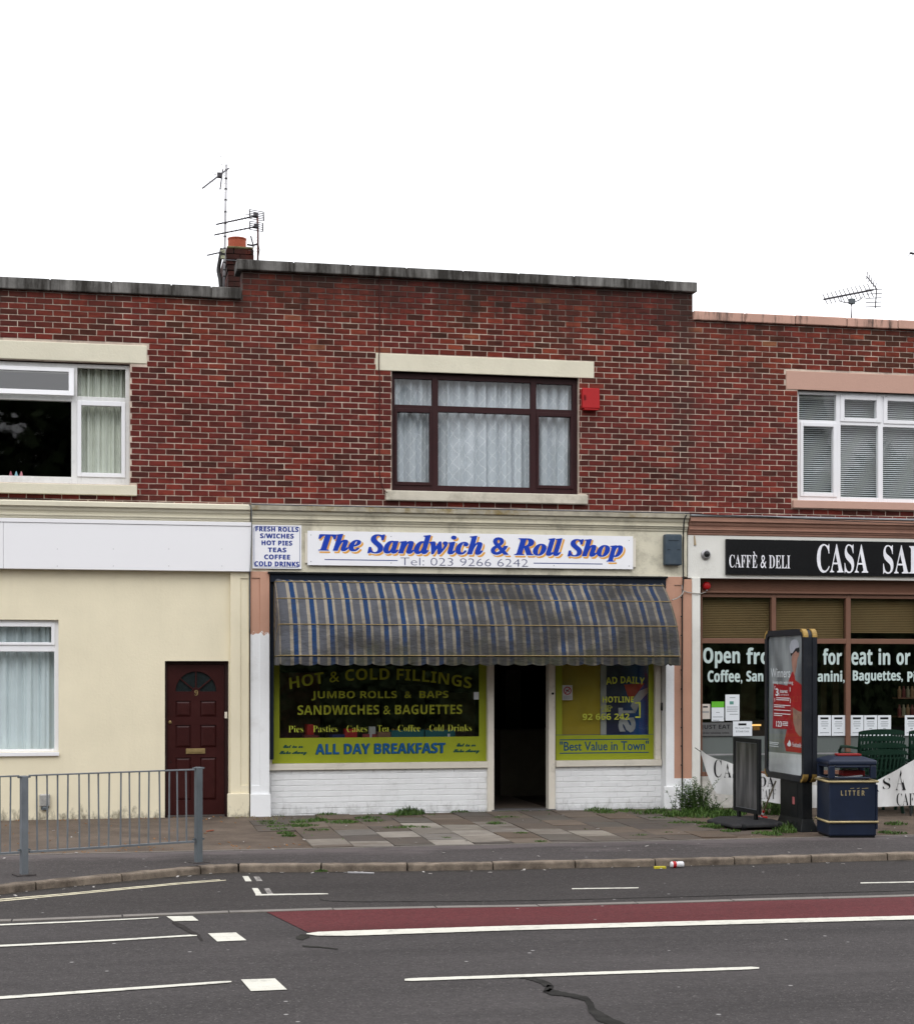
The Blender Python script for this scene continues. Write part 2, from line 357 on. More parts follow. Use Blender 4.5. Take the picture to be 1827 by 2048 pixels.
# ------------------------------------------------------------------ lettering
def conv(s, style):
    if style == 'sans': return s
    base = {'serif': (0x1D400, 0x1D41A), 'serifital': (0x1D468, 0x1D482), 'script': (0x1D4D0, 0x1D4EA), 'sansb': (0x1D5D4, 0x1D5EE),
            'ital': (0x1D434, 0x1D44E)}[style]
    o = ''
    for ch in s:
        if 'A' <= ch <= 'Z': o += chr(base[0]+ord(ch)-65)
        elif 'a' <= ch <= 'z' and not (style == 'ital' and ch == 'h'): o += chr(base[1]+ord(ch)-97)
        elif '0' <= ch <= '9' and style in ('sansb', 'serif'): o += chr((0x1D7EC if style == 'sansb' else 0x1D7CE)+ord(ch)-48)
        else: o += ch
    return o
_TC = {}
def glyphs(body, style='sans', off=0.0, shear=0.0, space=1.0):
    key = (body, style, off, shear, space)
    if key in _TC: return _TC[key]
    c = bpy.data.curves.new('lettering', 'FONT'); c.body = conv(body, style); c.offset = off; c.shear = shear; c.space_character = space
    c.resolution_u = 3
    o = bpy.data.objects.new('lettering', c); COL.objects.link(o); bpy.context.view_layer.update()
    me = bpy.data.meshes.new_from_object(o.evaluated_get(bpy.context.evaluated_depsgraph_get()))
    vs = [(v.co.x, v.co.y) for v in me.vertices]; fs = [tuple(p.vertices) for p in me.polygons]
    bpy.data.objects.remove(o); bpy.data.curves.remove(c); bpy.data.meshes.remove(me)
    x0 = min(v[0] for v in vs); x1 = max(v[0] for v in vs); y0 = min(v[1] for v in vs); y1 = max(v[1] for v in vs)
    _TC[key] = ([((x-x0)/(x1-x0), (y-y0)/(y1-y0)) for x, y in vs], fs); return _TC[key]
def letter(items, name, mat, parent, Y, fn=None, **kw):
    fat = kw.pop('fat', None); r = None
    """items: (body, px0, px1, pytop, pybottom[, style, offset, shear, space]); all become one flat print."""
    sh = [(0, 0)]
    if fat: sh += [(fat[0]*cos(2*pi*k/fat[2]), fat[1]*sin(2*pi*k/fat[2])) for k in range(fat[2])]
    for it in items:
        mb = MB(); body, a, b, t, d = it[:5]; rest = it[5:]; vs, fs = glyphs(body, *rest)
        if fat: a, b, t, d = a+fat[0], b-fat[0], t+fat[1], d-fat[1]
        for q, (ox, oz) in enumerate(sh):
            if fn is None:
                X0, X1 = fx(a, Y), fx(b, Y); m = (a+b)/2; Z1, Z0 = fz(m, t, Y), fz(m, d, Y); e = (X1-X0)/(b-a)
                mb.add([(X0+(X1-X0)*u+ox*e, Y-q*.00006, Z0+(Z1-Z0)*v+oz*e) for u, v in vs], fs)
            else: mb.add([fn(a+(b-a)*u+ox, d+(t-d)*v+oz) for u, v in vs], fs)
        r = mb.build(name, mat, parent, **kw)
    return r
# ------------------------------------------------------------------ palette
m_mortar = mortar_mat(); BZ0 = 4.0
m_brick = brick_mat('red_brick', BZ0)
m_coping = M('weathered_coping', (0.175, 0.168, 0.158), 0.95, 0.35, 3, 0.5, 40, dirt=0.95, dcol=(0.024, 0.021, 0.018), dscale=1.3, streak=True, spread=(0.38, 0.58))
m_copingpink = M('pink_painted_coping', (0.50, 0.30, 0.235), 0.85, 0.1, 3, 0.3, 50, dirt=0.9, dcol=(0.05, 0.04, 0.035), dscale=2.4, streak=True, spread=(0.50, 0.62))
m_cream = M('cream_render', (0.760, 0.690, 0.515), 0.85, 0.05, 1.3, 0.35, 30, splash=.8, dirt=0.07, dcol=(0.35, 0.30, 0.20), dscale=1.2, streak=True)
m_creamstone = M('cream_painted_stone', (0.67, 0.63, 0.50), 0.8, 0.06, 4, 0.35, 40, dirt=0.25, dcol=(0.25, 0.21, 0.15), dscale=2)
m_creamold = M('weathered_cream_paint', (0.66, 0.62, 0.49), 0.85, 0.08, 3, 0.4, 40, dirt=0.75, dcol=(0.17, 0.15, 0.11), dscale=1.6, spread=(0.5, 0.72))
m_mossy = M('mossy_cornice_cap', (0.36, 0.33, 0.26), 0.95, 0.3, 5, 0.7, 60, dirt=0.85, dcol=(0.19, 0.13, 0.03), dscale=3.4, spread=(0.5, 0.66))
m_sillold = M('grimy_stone_sill', (0.56, 0.52, 0.43), 0.9, 0.1, 4, 0.4, 50, dirt=0.6, dcol=(0.14, 0.12, 0.08), dscale=3)
m_lead = M('lead_flashing', (0.36, 0.37, 0.39), 0.55, 0.3, 6, 0.5, 30, dirt=0.6, dcol=(0.12, 0.11, 0.10), dscale=3, metal=0.2)
m_white = M('white_masonry_paint', (0.83, 0.835, 0.84), 0.7, 0.04, 4, 0.45, 45, splash=.30, dirt=0.30, dcol=(0.35, 0.33, 0.30), dscale=2.4, spread=(0.56, 0.8))
m_whiteboard = M('white_fascia_board', (0.815, 0.81, 0.83), 0.35, 0.015, 1.5, 0, dirt=0.06, dcol=(0.4, 0.4, 0.4), dscale=1.5)
m_upvc = M('white_upvc', (0.80, 0.80, 0.82), 0.3, 0.02, 3, dirt=0.15, dcol=(0.35, 0.33, 0.30), dscale=5, spread=(0.55, 0.8))
m_upvcold = M('weathered_upvc', (0.70, 0.70, 0.69), 0.4, 0.05, 3, dirt=0.35, dcol=(0.25, 0.24, 0.21), dscale=4)
m_peach = M('peach_paint', (0.51, 0.285, 0.20), 0.8, 0.05, 3, 0.35, 50, dirt=0.14, dcol=(0.25, 0.13, 0.09), dscale=2)
m_pinksill = M('dusty_pink_paint', (0.50, 0.31, 0.245), 0.8, 0.05, 3, 0.3, 50, dirt=0.2, dcol=(0.18, 0.12, 0.10), dscale=3)
m_brown = M('brown_painted_timber', (0.175, 0.088, 0.058), 0.5, 0.06, 4, 0.1, 60, dirt=0.15, dcol=(0.08, 0.04, 0.03), dscale=3)
m_browndk = M('brown_fascia_timber', (0.140, 0.064, 0.038), 0.6, 0.08, 4, 0.1, 60)
m_frame = M('rosewood_frame', (0.030, 0.0085, 0.0095), 0.5, 0.15, 6, spec=0.2, dirt=0.2, dcol=(0.04, 0.022, 0.02), dscale=4)
m_door = M('maroon_door', (0.033, 0.0055, 0.005), 0.42, 0.15, 5, 0.05, 60, spec=.22, dirt=0.25, dcol=(0.05, 0.022, 0.018), dscale=5)
m_doordk = M('dark_door_frame', (0.020, 0.006, 0.006), 0.5, 0.15, 5)
m_brass = M('tarnished_brass', (0.30, 0.22, 0.10), 0.45, 0.15, 12, metal=0.6)
m_creamwood = M('cream_timber', (0.70, 0.65, 0.56), 0.6, 0.05, 4, 0.15, 60, dirt=0.45, dcol=(0.22, 0.18, 0.14), dscale=5, spread=(0.55, 0.75))
m_navyp = M('navy_painted_box', (0.005, 0.009, 0.018), 0.5, 0.15, 5, spec=.2)
m_black = M('black_painted', (0.007, 0.008, 0.009), 0.5, 0.2, 5, spec=.18, dirt=0.2, dcol=(0.06, 0.055, 0.05), dscale=4)
m_rubber = M('black_rubber', (0.022, 0.022, 0.024), 0.75, 0.2, 5, 0.2, 60, dirt=0.3, dcol=(0.09, 0.08, 0.07), dscale=5)
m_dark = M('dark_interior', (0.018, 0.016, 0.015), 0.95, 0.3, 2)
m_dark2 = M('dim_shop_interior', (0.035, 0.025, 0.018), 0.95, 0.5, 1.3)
m_roof = M('bitumen_roof', (0.05, 0.05, 0.05), 0.9, 0.2, 2)
m_glass = glass_mat('window_glass')
m_glass2 = glass_mat('shop_window_glass', (0.86, 0.88, 0.86), boost=1.0)
m_blue = M('blue_vinyl', (0.006, 0.045, 0.40), 0.5, 0.02, 2)
m_navy = M('navy_ink', (0.018, 0.045, 0.20), 0.5, 0.02, 2)
m_orange = M('orange_vinyl', (0.74, 0.36, 0.07), 0.5, 0.02, 2)
m_signwhite = M('sign_white', (0.84, 0.84, 0.87), 0.35, 0.02, 2, dirt=0.08, dcol=(0.4, 0.38, 0.34), dscale=3)
m_lime = M('lime_vinyl', (0.29, 0.33, 0.018), 0.5, 0.10, 3, dirt=0.15, dcol=(0.16, 0.18, 0.02), dscale=3)
m_olive_shaded = M('shaded_olive_letter_vinyl', (0.30, 0.31, 0.022), 0.55, 0.12, 4)  # upper rows of letters: their shading is put into this duller tone
m_olive2 = M('pale_lime_letter_vinyl', (0.52, 0.55, 0.06), 0.55, 0.1, 4)
m_tealink = M('deep_blue_ink', (0.004, 0.060, 0.145), 0.5, 0.05, 4)
m_greenink = M('dark_green_ink', (0.008, 0.060, 0.050), 0.5, 0.05, 4)
m_paper = M('white_paper', (0.70, 0.73, 0.76), 0.7, 0.03, 4)
m_greyink = M('grey_print', (0.22, 0.24, 0.26), 0.7, 0.03, 4)
m_blackink = M('black_print', (0.012, 0.012, 0.014), 0.6, 0.03, 4)
m_galv = M('galvanised_steel', (0.155, 0.17, 0.185), 0.5, 0.18, 5, dirt=0.25, dcol=(0.10, 0.11, 0.12), dscale=6, metal=0.25)
m_galvdk = M('grey_painted_post', (0.10, 0.115, 0.125), 0.55, 0.2, 5, dirt=0.3, dcol=(0.06, 0.065, 0.07), dscale=5)
m_alu = M('weathered_aluminium', (0.42, 0.41, 0.42), 0.4, 0.2, 8, metal=0.6)
m_steel = M('dark_aerial_metal', (0.055, 0.050, 0.055), 0.5, 0.3, 12)
m_cable = M('black_cable', (0.022, 0.020, 0.019), 0.6, 0.2, 12)
m_ccable = M('grey_cable', (0.33, 0.31, 0.28), 0.6, 0.2, 12)
m_rcable = M('red_brown_cable', (0.060, 0.016, 0.013), 0.7, 0.2, 12)
m_red = M('red_plastic', (0.37, 0.008, 0.010), 0.4, 0.08, 5)
m_terra = M('terracotta', (0.36, 0.085, 0.045), 0.8, 0.12, 5, 0.2, 60, dirt=0.2)

def wall(mb, x0, x1, z0, z1, y0, y1, holes=()):
    xs = sorted({x0, x1, *[min(max(h[k], x0), x1) for h in holes for k in (0, 1)]})
    for a, b in zip(xs, xs[1:]):
        if b-a < 1e-5: continue
        m = (a+b)/2
        hs = sorted([(max(h[2], z0), min(h[3], z1)) for h in holes if h[0] < m < h[1]])
        z = z0
        for c, d in hs:
            if c > z+1e-5: mb.box(a, b, y0, y1, z, c)
            z = max(z, d)
        if z < z1-1e-5: mb.box(a, b, y0, y1, z, z1)
    return mb
def prof(name, x0, x1, pts, mat, parent, **kw):   # moulding: (y,z) outline run along X
    return MB().prism([(x0, y, z) for y, z in pts], (x1-x0, 0, 0)).build(name, mat, parent, **kw)

XA, XB, XC, XD = fx(-290), fx(500.5), fx(1372), fx(2090)   # party lines
ZCL = fz2((0, 998), (500, 1010), -0.16)
ZCM = fz2((500, 1010), (1369, 1026), -0.16)
ZCR = fz2((1369, 1029), (1827, 1045), -0.16)
ZTL = fz2((0, 575), (480, 597), -0.05)      # coping undersides
ZTM = fz2((483, 539), (1390, 583), -0.05)
ZTR = fz2((1387, 636), (1827, 660), -0.05)
FL = -0.30

bL = thing('terraced_house', ((XA+XB)/2, 3, 0), 'brick and cream rendered house with a maroon front door and long blank white fascia', 'building')
bM = thing('shop_building', ((XB+XC)/2, 3, 0), 'taller brick sandwich shop with blue striped awning between cream house and cafe', 'building')
bR = thing('cafe_building', ((XC+XD)/2, 3, 0), 'brick cafe building with pink coping and brown timber shopfront under black sign', 'building')

def rect(p0, p1, t, b, Y): 
    m = (p0+p1)/2; return (fx(p0, Y), fx(p1, Y), fz(m, b, Y), fz(m, t, Y))
# openings (X0, X1, Z0, Z1)
oL = rect(-170, 260, 716, 965, 0); oM = rect(783, 1157, 748, 985, 0); oR = rect(1594, 2010, 786, 1007, 0)
lL = rect(-190, 294, 682, 719, 0); lM = rect(751.5, 1187, 715, 749, 0); lR = rect(1571, 2030, 750.5, 787, 0)
oL = (oL[0], oL[1], oL[2], lL[2]-0.002); oM = (oM[0], oM[1], oM[2], lM[2]); oR = (oR[0], oR[1], oR[2], lR[2])
sL = rect(-190, 274, 967, 987.5, 0); sM = rect(770, 1172, 986, 1005.5, 0); sR = rect(1582, 2020, 1006, 1021, 0)

# ---- upper brickwork: mortar walls, then every brick
XS = fx(483.5)
XSR = fx(1384)
mb = MB(); wall(mb, XA, XB, ZCL-0.2, ZTL, 0, 0.25, [oL]); mb.build('mortar_wall', m_mortar, bL)
mb = MB(); wall(mb, XB, XC, ZCM-0.2, ZTM, 0.0, 0.25, [oM]); mb.box(XS, XB, 0.0, 0.25, ZTL, ZTM); mb.box(XC, XSR, 0.0, 0.25, ZTR, ZTM)
mb.build('mortar_wall', m_mortar, bM)
mb = MB(); wall(mb, XC, XD, ZCR-0.2, ZTR, 0, 0.25, [oR]); mb.build('mortar_wall', m_mortar, bR)

BR_MESH = []
rb = random.Random(3)
JT = 0.0098
def brick_verts(x0, x1, z0, z1, yf, r=None, d=0.0065, ex=None):
    j = (lambda: r.uniform(-0.0023, 0.0023)) if r else (lambda: 0)
    o = [(x0+j(), yf+d, z0+j()), (x1+j(), yf+d, z0+j()), (x1+j(), yf+d, z1+j()), (x0+j(), yf+d, z1+j())]
    e = 0.0025
    g = e if ex is None else ex
    i = [(o[0][0]+g, yf+j()*.6, o[0][2]+e), (o[1][0]-g, yf+j()*.6, o[1][2]+e), (o[2][0]-g, yf+j()*.6, o[2][2]-e), (o[3][0]+g, yf+j()*.6, o[3][2]-e)]
    return o+i, [(4,5,6,7), (0,1,5,4), (1,2,6,5), (2,3,7,6), (3,0,4,7)]
def brick_protos(mat, n, jt, L_=PITCH, jx=None, ex=None):
    jx = jx or jt
    out = []
    for k in range(n):
        vs, fs = brick_verts(-(L_-jx)/2, (L_-jx)/2, -(COURSE-jt)/2, (COURSE-jt)/2, 0, rb, ex=ex)
        me = bpy.data.meshes.new('brick'); me.from_pydata(vs, [], fs); me.materials.append(mat); out.append(me)
    return out
P_BR = brick_protos(m_brick, 10, JT)
def lay(parent, regions, holes, yf, zref, mat, protos, name, jt, limit=300, open_=()):
    full, odd = [], []
    eps = 0.012
    for (x0, x1, z0, z1) in regions:
        k0 = math.floor((z0-zref)/COURSE+0.25); k1 = math.ceil((z1-zref)/COURSE-0.25)
        for k in range(k0, k1):
            zb, zt = zref+k*COURSE, zref+(k+1)*COURSE
            zb2, zt2 = max(zb, z0), min(zt, z1)
            if zt2-zb2 < 0.02: continue
            off = 0.5*((k+1000) % 2)
            i0 = math.floor(x0/PITCH+off)-1; i1 = math.ceil(x1/PITCH+off)+1
            for i in range(i0, i1+1):
                a, b = (i-off)*PITCH, (i-off+1)*PITCH
                m_ = (a+b)/2
                lo = a if (x0 in open_) else max(a, x0); hi = b if (x1 in open_) else min(b, x1)
                if x0 in open_ and m_ < x0: continue
                if x1 in open_ and m_ >= x1: continue
                segs = [(lo, hi)]
                for h in holes:
                    if h[2] < zt2-0.02 and h[3] > zb2+0.02:
                        ns = []
                        for s, t in segs:
                            if h[1] <= s or h[0] >= t: ns.append((s, t)); continue
                            if h[0] > s: ns.append((s, h[0]))
                            if h[1] < t: ns.append((h[1], t))
                        segs = ns
                for s, t in segs:
                    if t-s < 0.03: continue
                    if t-s > PITCH-eps and zt2-zb2 > COURSE-0.01: full.append(((s+t)/2, (zb2+zt2)/2))
                    else: odd.append((s, t, zb2, zt2))
    full.sort(key=lambda c: (c[0]-0)**2+DCAM**2+(c[1]-HCAM)**2)
    for n_, (cx, cz) in enumerate(full):
        if n_ >= limit or fz(0, 0, 0) is None or cx < fx(-20) or cx > fx(1850): odd.append((cx-PITCH/2, cx+PITCH/2, cz-COURSE/2, cz+COURSE/2)); continue
        o = bpy.data.objects.new(name, protos[rb.randrange(len(protos))])
        at_parent(o, parent, (cx+rb.uniform(-.001, .001), yf-rb.uniform(0, .002), cz+rb.uniform(-.0012, .0012)))
    mb = MB()
    for s, t, a, b in odd:
        h = jt/2; vs, fs = brick_verts(s+h, t-h, a+h, b-h, yf-rb.uniform(0, .002), rb); mb.add(vs, fs)
    if odd: mb.build('brickwork_rest', mat, parent, kind='stuff')
lay(bL, [(XA, XB, ZCL-0.02, ZTL)], [oL, lL, sL], -0.005, BZ0, m_brick, P_BR, 'brick', JT, open_=(XB,))
lay(bM, [(XB, XC, ZCM-0.02, ZTM), (XS, XB, ZTL+0.001, ZTM), (XC, XSR, ZTR+0.001, ZTM)], [oM, lM, sM], -0.005, BZ0, m_brick, P_BR, 'brick', JT, open_=(XB, XC))
lay(bR, [(XC, XD, ZCR-0.02, ZTR)], [oR, lR, sR], -0.005, BZ0, m_brick, P_BR, 'brick', JT, open_=(XC,))
# side face of the raised parapet of the shop
MB().box(XS-0.002, XS+0.02, 0.006, 0.24, ZTL+0.15, ZTM-0.002).build('parapet_return', m_brick, bM)
MB().box(XSR-0.02, XSR+0.002, 0.006, 0.24, ZTR+0.15, ZTM-0.002).build('parapet_return', m_brick, bM)

# ---- shells: party walls, floors, roofs, so that rooms are dark because they are closed
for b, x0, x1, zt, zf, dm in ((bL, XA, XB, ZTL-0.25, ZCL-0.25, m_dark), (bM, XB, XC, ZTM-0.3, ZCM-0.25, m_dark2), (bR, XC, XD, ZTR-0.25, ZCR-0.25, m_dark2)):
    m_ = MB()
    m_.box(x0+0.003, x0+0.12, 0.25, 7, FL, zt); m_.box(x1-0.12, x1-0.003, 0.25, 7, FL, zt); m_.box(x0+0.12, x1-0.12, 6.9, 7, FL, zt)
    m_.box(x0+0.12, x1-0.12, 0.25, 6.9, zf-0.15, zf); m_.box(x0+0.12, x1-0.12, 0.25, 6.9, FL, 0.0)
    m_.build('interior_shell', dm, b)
    MB().box(x0+0.003, x1-0.003, 0.25, 7, zt+0.002, zt+0.14).build('flat_roof', m_roof, b)

# ---- copings
def copings(b, x0, x1, zb, h, y0, y1, joints, mat, wob=0.004):
    xs = [x0]+[j for j in joints if x0 < j < x1]+[x1]; r = random.Random(int(x0*10))
    MB().box(x0+.02, x1-.02, y0+.012, y1-.02, zb-.004, zb+h-.014).build('coping_bed', M('dark_mortar', (.05, .045, .04), .95, .2, 6), b)
    for a, c in zip(xs, xs[1:]):
        dz = r.uniform(-wob, wob)
        MB().box(a+0.004, c-0.004, y0+r.uniform(-wob, wob), y1, zb+dz-.006, zb+h+dz).build('coping_stone', mat, b, bevel=0.012)
hc = 22.0/155
copings(bL, XA, fx(483.5, -0.06)-0.002, ZTL, 0.142, -0.06, 0.32, [fx(p, -0.06) for p in (-134, -15, 100.6, 223, 343, 423)], m_coping)
copings(bM, fx(473, -0.08), fx(1394.5, -0.08), ZTM, 0.128, -0.08, 0.36, [fx(p, -0.08) for p in (587.6, 700.8, 813, 926, 1037, 1148, 1258, 1330)], m_coping)
copings(bR, fx(1386, -0.05)+0.002, XD, ZTR, 0.118, -0.05, 0.32, [fx(p, -0.05) for p in (1489, 1590, 1693, 1795, 1897, 1998)], m_copingpink)

# ---- lintels and sills
MB().box(lL[0], lL[1], -0.012, 0.10, lL[2], lL[3]).build('lintel', m_creamstone, bL, bevel=0.01)
MB().box(lM[0], lM[1], -0.012, 0.10, lM[2], lM[3]).build('lintel', m_creamstone, bM, bevel=0.01)
MB().box(lR[0], lR[1], -0.012, 0.10, lR[2], lR[3]).build('lintel', m_pinksill, bR, bevel=0.006)
MB().box(sL[0], sL[1], -0.075, 0.10, sL[2], sL[3]).build('window_sill', m_creamstone, bL, bevel=0.008)
MB().box(sM[0], sM[1], -0.085, 0.10, sM[2], sM[3]).build('window_sill', m_sillold, bM, bevel=0.012)
MB().box(sR[0], sR[1], -0.075, 0.10, sR[2], sR[3]).build('window_sill', m_pinksill, bR, bevel=0.006)

# ---- cornices: stepped mouldings run along the front
def cornice(b, x0, x1, zt, h, caps, mat, capmat, pr=0.16):
    c = h*0.30
    prof('cornice_cap', x0, x1, [(-pr+0.012, zt), (0.02, zt+0.02), (0.02, zt-c), (-pr+0.02, zt-c), (-pr, zt-c+0.01), (-pr, zt-0.012)], capmat, b)
    z = zt-c-0.001
    prof('cornice_moulding', x0, x1, [(0.02, z), (-pr+0.035, z), (-pr+0.04, z-h*.09), (-pr*0.72, z-h*.14), (-pr*0.60, z-h*.22), (-pr*0.56, z-h*.33),
         (-pr*0.66, z-h*.34), (-pr*0.66, z-h*.41), (-pr*0.50, z-h*.43), (-pr*0.50, z-h*.52), (-pr*0.38, z-h*.54), (-pr*0.38, z-h*.64), (-pr*0.3, z-h*.70), (0.02, z-h*.70)], mat, b)
HC = 0.25
cornice(bL, XA, XB-0.012, ZCL, HC, None, m_creamstone, m_creamstone)
cornice(bM, XB+0.004, XC-0.012, ZCM, HC-0.005, None, m_creamold, m_mossy)
m_pcor = M('dusty_peach_cornice', (0.37, 0.205, 0.15), .85, .1, 3, .35, 40, dirt=.4, dcol=(.15, .10, .08), dscale=2)
cornice(bR, XC+0.004, XD, ZCR, HC-0.005, None, m_pcor, m_pcor)
MB().box(XC+0.004, XD, -0.175, 0.0, ZCR+0.003, ZCR+0.028).build('lead_flashing', m_lead, bR, bevel=0.006)
MB().box(XB+0.004, XC-0.012, -0.165, 0.0, ZCM+0.004, ZCM+0.012).build('lead_flashing', m_lead, bM, bevel=0.003)

# ------------------------------------------------------------------ window builder
def window(parent, outer, glasses, Y, mat, gm, sashes=(), depth=0.07, name='window', matf=None, sd=0.014, skip=()):
    o = MB(); gs = [rect(*g, Y) for g in glasses]
    wall(o, outer[0], outer[1], outer[2], outer[3], Y, Y+depth, gs)
    w = o.build(name, mat, parent, bevel=0.004)
    # frame joints: sash rings stand proud
    for s in sashes:
        i, mg = s[0], s[1:]
        g = gs[i]; ax0, ax1, az0, az1 = g[0]-mg[0], g[1]+mg[1], g[2]-mg[3], g[3]+mg[2]
        r = MB(); wall(r, ax0, ax1, az0, az1, Y-sd, Y-0.0005, [g]); r.build('sash', matf or mat, w, bevel=0.005)
    for i, g in enumerate(gs):
        if i in skip: continue
        MB().quad((g[0]-.004, Y+depth*.5, g[2]-.004), (g[1]+.004, Y+depth*.5, g[2]-.004), (g[1]+.004, Y+depth*.5, g[3]+.004), (g[0]-.004, Y+depth*.5, g[3]+.004)).build('pane', gm, w)
    return w, gs
def wavy(name, x0, x1, z0, z1, Y, folds, amp, mat, seed=0, nx=160, gather=0.0, **kw):
    r = random.Random(seed); ph = [r.uniform(0, 6.28) for _ in range(7)]; mb = MB(); uv = []
    nz = 10; u_acc = 0; px = None
    for j in range(nz+1):
        t = j/nz
        for i in range(nx+1):
            u = i/nx; w = u*folds*2*pi
            y = amp*(sin(w+ph[0]+0.5*sin(w*.37+ph[1])+t*0.8*sin(ph[2]+w*.2))+0.5*sin(2.3*w+ph[3]+0.4*t)+0.35*sin(4.1*w+ph[4]))
            mb.v.append((x0+(x1-x0)*(u+0.006*sin(w*.9+ph[5])*t), Y+y*(0.7+0.3*(1-t)), z1+(z0-z1)*t))
            uv.append((x0+(x1-x0)*u*1.15+0.006*sin(w), z1+(z0-z1)*t))
    for j in range(nz):
        for i in range(nx): a = j*(nx+1)+i; mb.f.append((a+nx+1, a+nx+2, a+1, a))
    return mb.build(name, mat, None, smooth=True, uvs=uv, **kw)
YW = 0.075
# centre window
gM = [(789, 864, 757.7, 810), (876, 1061, 762.5, 814.5), (1072, 1144, 768.5, 819), (794, 859, 825, 964), (876, 1060, 826.5, 973), (1077, 1140.6, 833.5, 971)]
window(bM, oM, gM, YW, m_frame, m_glass, [(3, .035, .03, .05, .045), (5, .03, .035, .05, .045)])
lace = lace_mat()
wavy('net_curtain', oM[0]+0.03, oM[1]-0.03, oM[2]+0.01, oM[3]-0.03, 0.235, 15, 0.042, lace, 4,
     label='white lace net curtain with diamond pattern behind the dark framed upper window', cat='curtain')
m_veil = M('dim_backdrop_cloth', (0.10, 0.105, 0.115), 0.9, 0.1, 2)
# left upper window
gL = [(-120, 143, 798.5, 951), (155, 251, 737, 794), (163, 243, 812, 946)]
wL, _ = window(bL, (oL[0], oL[1], oL[2], rect(0, 260, 727, 800, YW)[3]), gL+[(-120, 138, 741, 780)], YW, m_upvcold, m_glass, [(2, .05, .05, .06, .055)], skip=(3,), matf=m_upvc)
MB().box(oL[0], oL[1], YW+0.01, YW+0.06, rect(0, 260, 727, 800, YW)[3]+0.002, oL[3]).build('head_batten', m_frame, bL)
# its top sash stands open, hinged at the top
g = rect(-120, 138, 741, 780, YW); ring = MB(); wall(ring, g[0]-.06, g[1]+.065, g[2]-.065, g[3]+.055, -0.03, 0.0, [g]); gl = MB()
gl.quad((g[0], -0.012, g[2]), (g[1], -0.012, g[2]), (g[1], -0.012, g[3]), (g[0], -0.012, g[3]))
def tilt(mb, zt, ang, y):
    ca, sa = cos(ang), sin(ang)
    mb.v = [(v[0], y+v[1]*ca-(zt-v[2])*sa, zt-(zt-v[2])*ca-v[1]*sa) for v in mb.v]; return mb
os_ = tilt(ring, g[3]+.055, radians(9), YW).build('open_sash', m_upvc, wL, bevel=0.004); tilt(gl, g[3]+.055, radians(9), YW).build('pane', glass_mat('tilted_glass', boost=2.2), os_)
m_drape = M('grey_green_drape', (0.74, 0.75, 0.67), 0.9, 0.08, 4)
wavy('drape', fx(156, .3), fx(256, .3), oL[2]+0.02, oL[3]-0.05, 0.26, 6, 0.030, m_drape, 9, label='grey green drape hanging at the right side of the upper house window', cat='curtain')
# three small ornaments standing on the inner sill
for i, (p, c) in enumerate(((22, (0.35, 0.10, 0.13)), (33, (0.22, 0.42, 0.48)), (43, (0.55, 0.22, 0.25)))):
    x, z = fx(p, 0.22), fz(p, 952, .22)
    MB().lathe([(0.022, 0), (0.024, 0.012), (0.016, 0.045), (0.006, 0.072), (0.001, 0.078)], (x, 0.22, oL[2]+0.09), 12).build('cone_ornament', M('ornament_%d' % i, c, 0.4), None, smooth=True,
        label=['small dark pink cone ornament on the upper house window ledge, leftmost of three', 'pale blue cone ornament between two pink ones on the upper window ledge', 'light pink cone ornament on the upper house window ledge, right of the blue one'][i], cat='ornament')
MB().box(oL[0], oL[1], 0.146, 0.34, oL[2], oL[2]+0.088).build('inner_ledge', m_upvcold, bL)
# right upper window with blinds
gR = [(1597, 1671, 789, 840.5), (1687, 1751, 800, 836.5), (1773, 1848, 803, 841), (1605, 1665, 853, 985), (1680, 1755, 851, 995), (1764.5, 1848, 855, 998)]
wR, rgR = window(bR, oR, gR+[(1862, 1940, 860, 1000), (1862, 1940, 806, 844)], YW, m_upvc, m_glass, [(1, .06, .07, .06, .055), (2, .06, .06, .06, .055), (3, .045, .05, .055, .06)])
def blind(name, x0, x1, z0, z1, Y, pitch, w, mat, label, tilt_=0.75):
    t = thing(name, ((x0+x1)/2, Y, z0), label, 'blind'); me = None; n = int((z1-z0)/pitch)
    for k in range(n):
        z = z1-(k+0.5)*pitch
        if me is None:
            m_ = MB(); a = Vector((0, w/2*cos(tilt_), w/2*sin(tilt_)))
            m_.obox((0, 0, 0), ((x1-x0)/2-0.01, 0, 0), a, Vector((0, -sin(tilt_), cos(tilt_)))*0.0006); me = bpy.data.meshes.new('slat'); me.from_pydata([Vector(v) for v in m_.v], [], m_.f); me.materials.append(mat)
        at_parent(bpy.data.objects.new('slat', me), t, ((x0+x1)/2, Y, z))
    MB().box(x0, x1, Y-0.02, Y+0.02, z1, z1+0.03).build('head_rail', mat, t)
    return t
m_slat = M('grey_blind_slat', (0.72, 0.73, 0.73), 0.5, 0.05, 3)
blind('venetian_blind', oR[0]+0.03, rgR[2][1]+0.05, oR[2]+0.08, oR[3]-0.08, 0.22, 0.029, 0.025, m_slat, 'grey venetian blind behind the upper cafe window', 0.55)
MB().quad((oR[0], 0.55, oR[2]), (oR[1], 0.55, oR[2]), (oR[1], 0.55, oR[3]), (oR[0], 0.55, oR[3])).build('blind_backdrop', M('grey_backdrop', (0.20, 0.205, 0.21), 0.9, 0.3, 1.4), bR)  # added grey backdrop sheet that sets the tone behind the blind

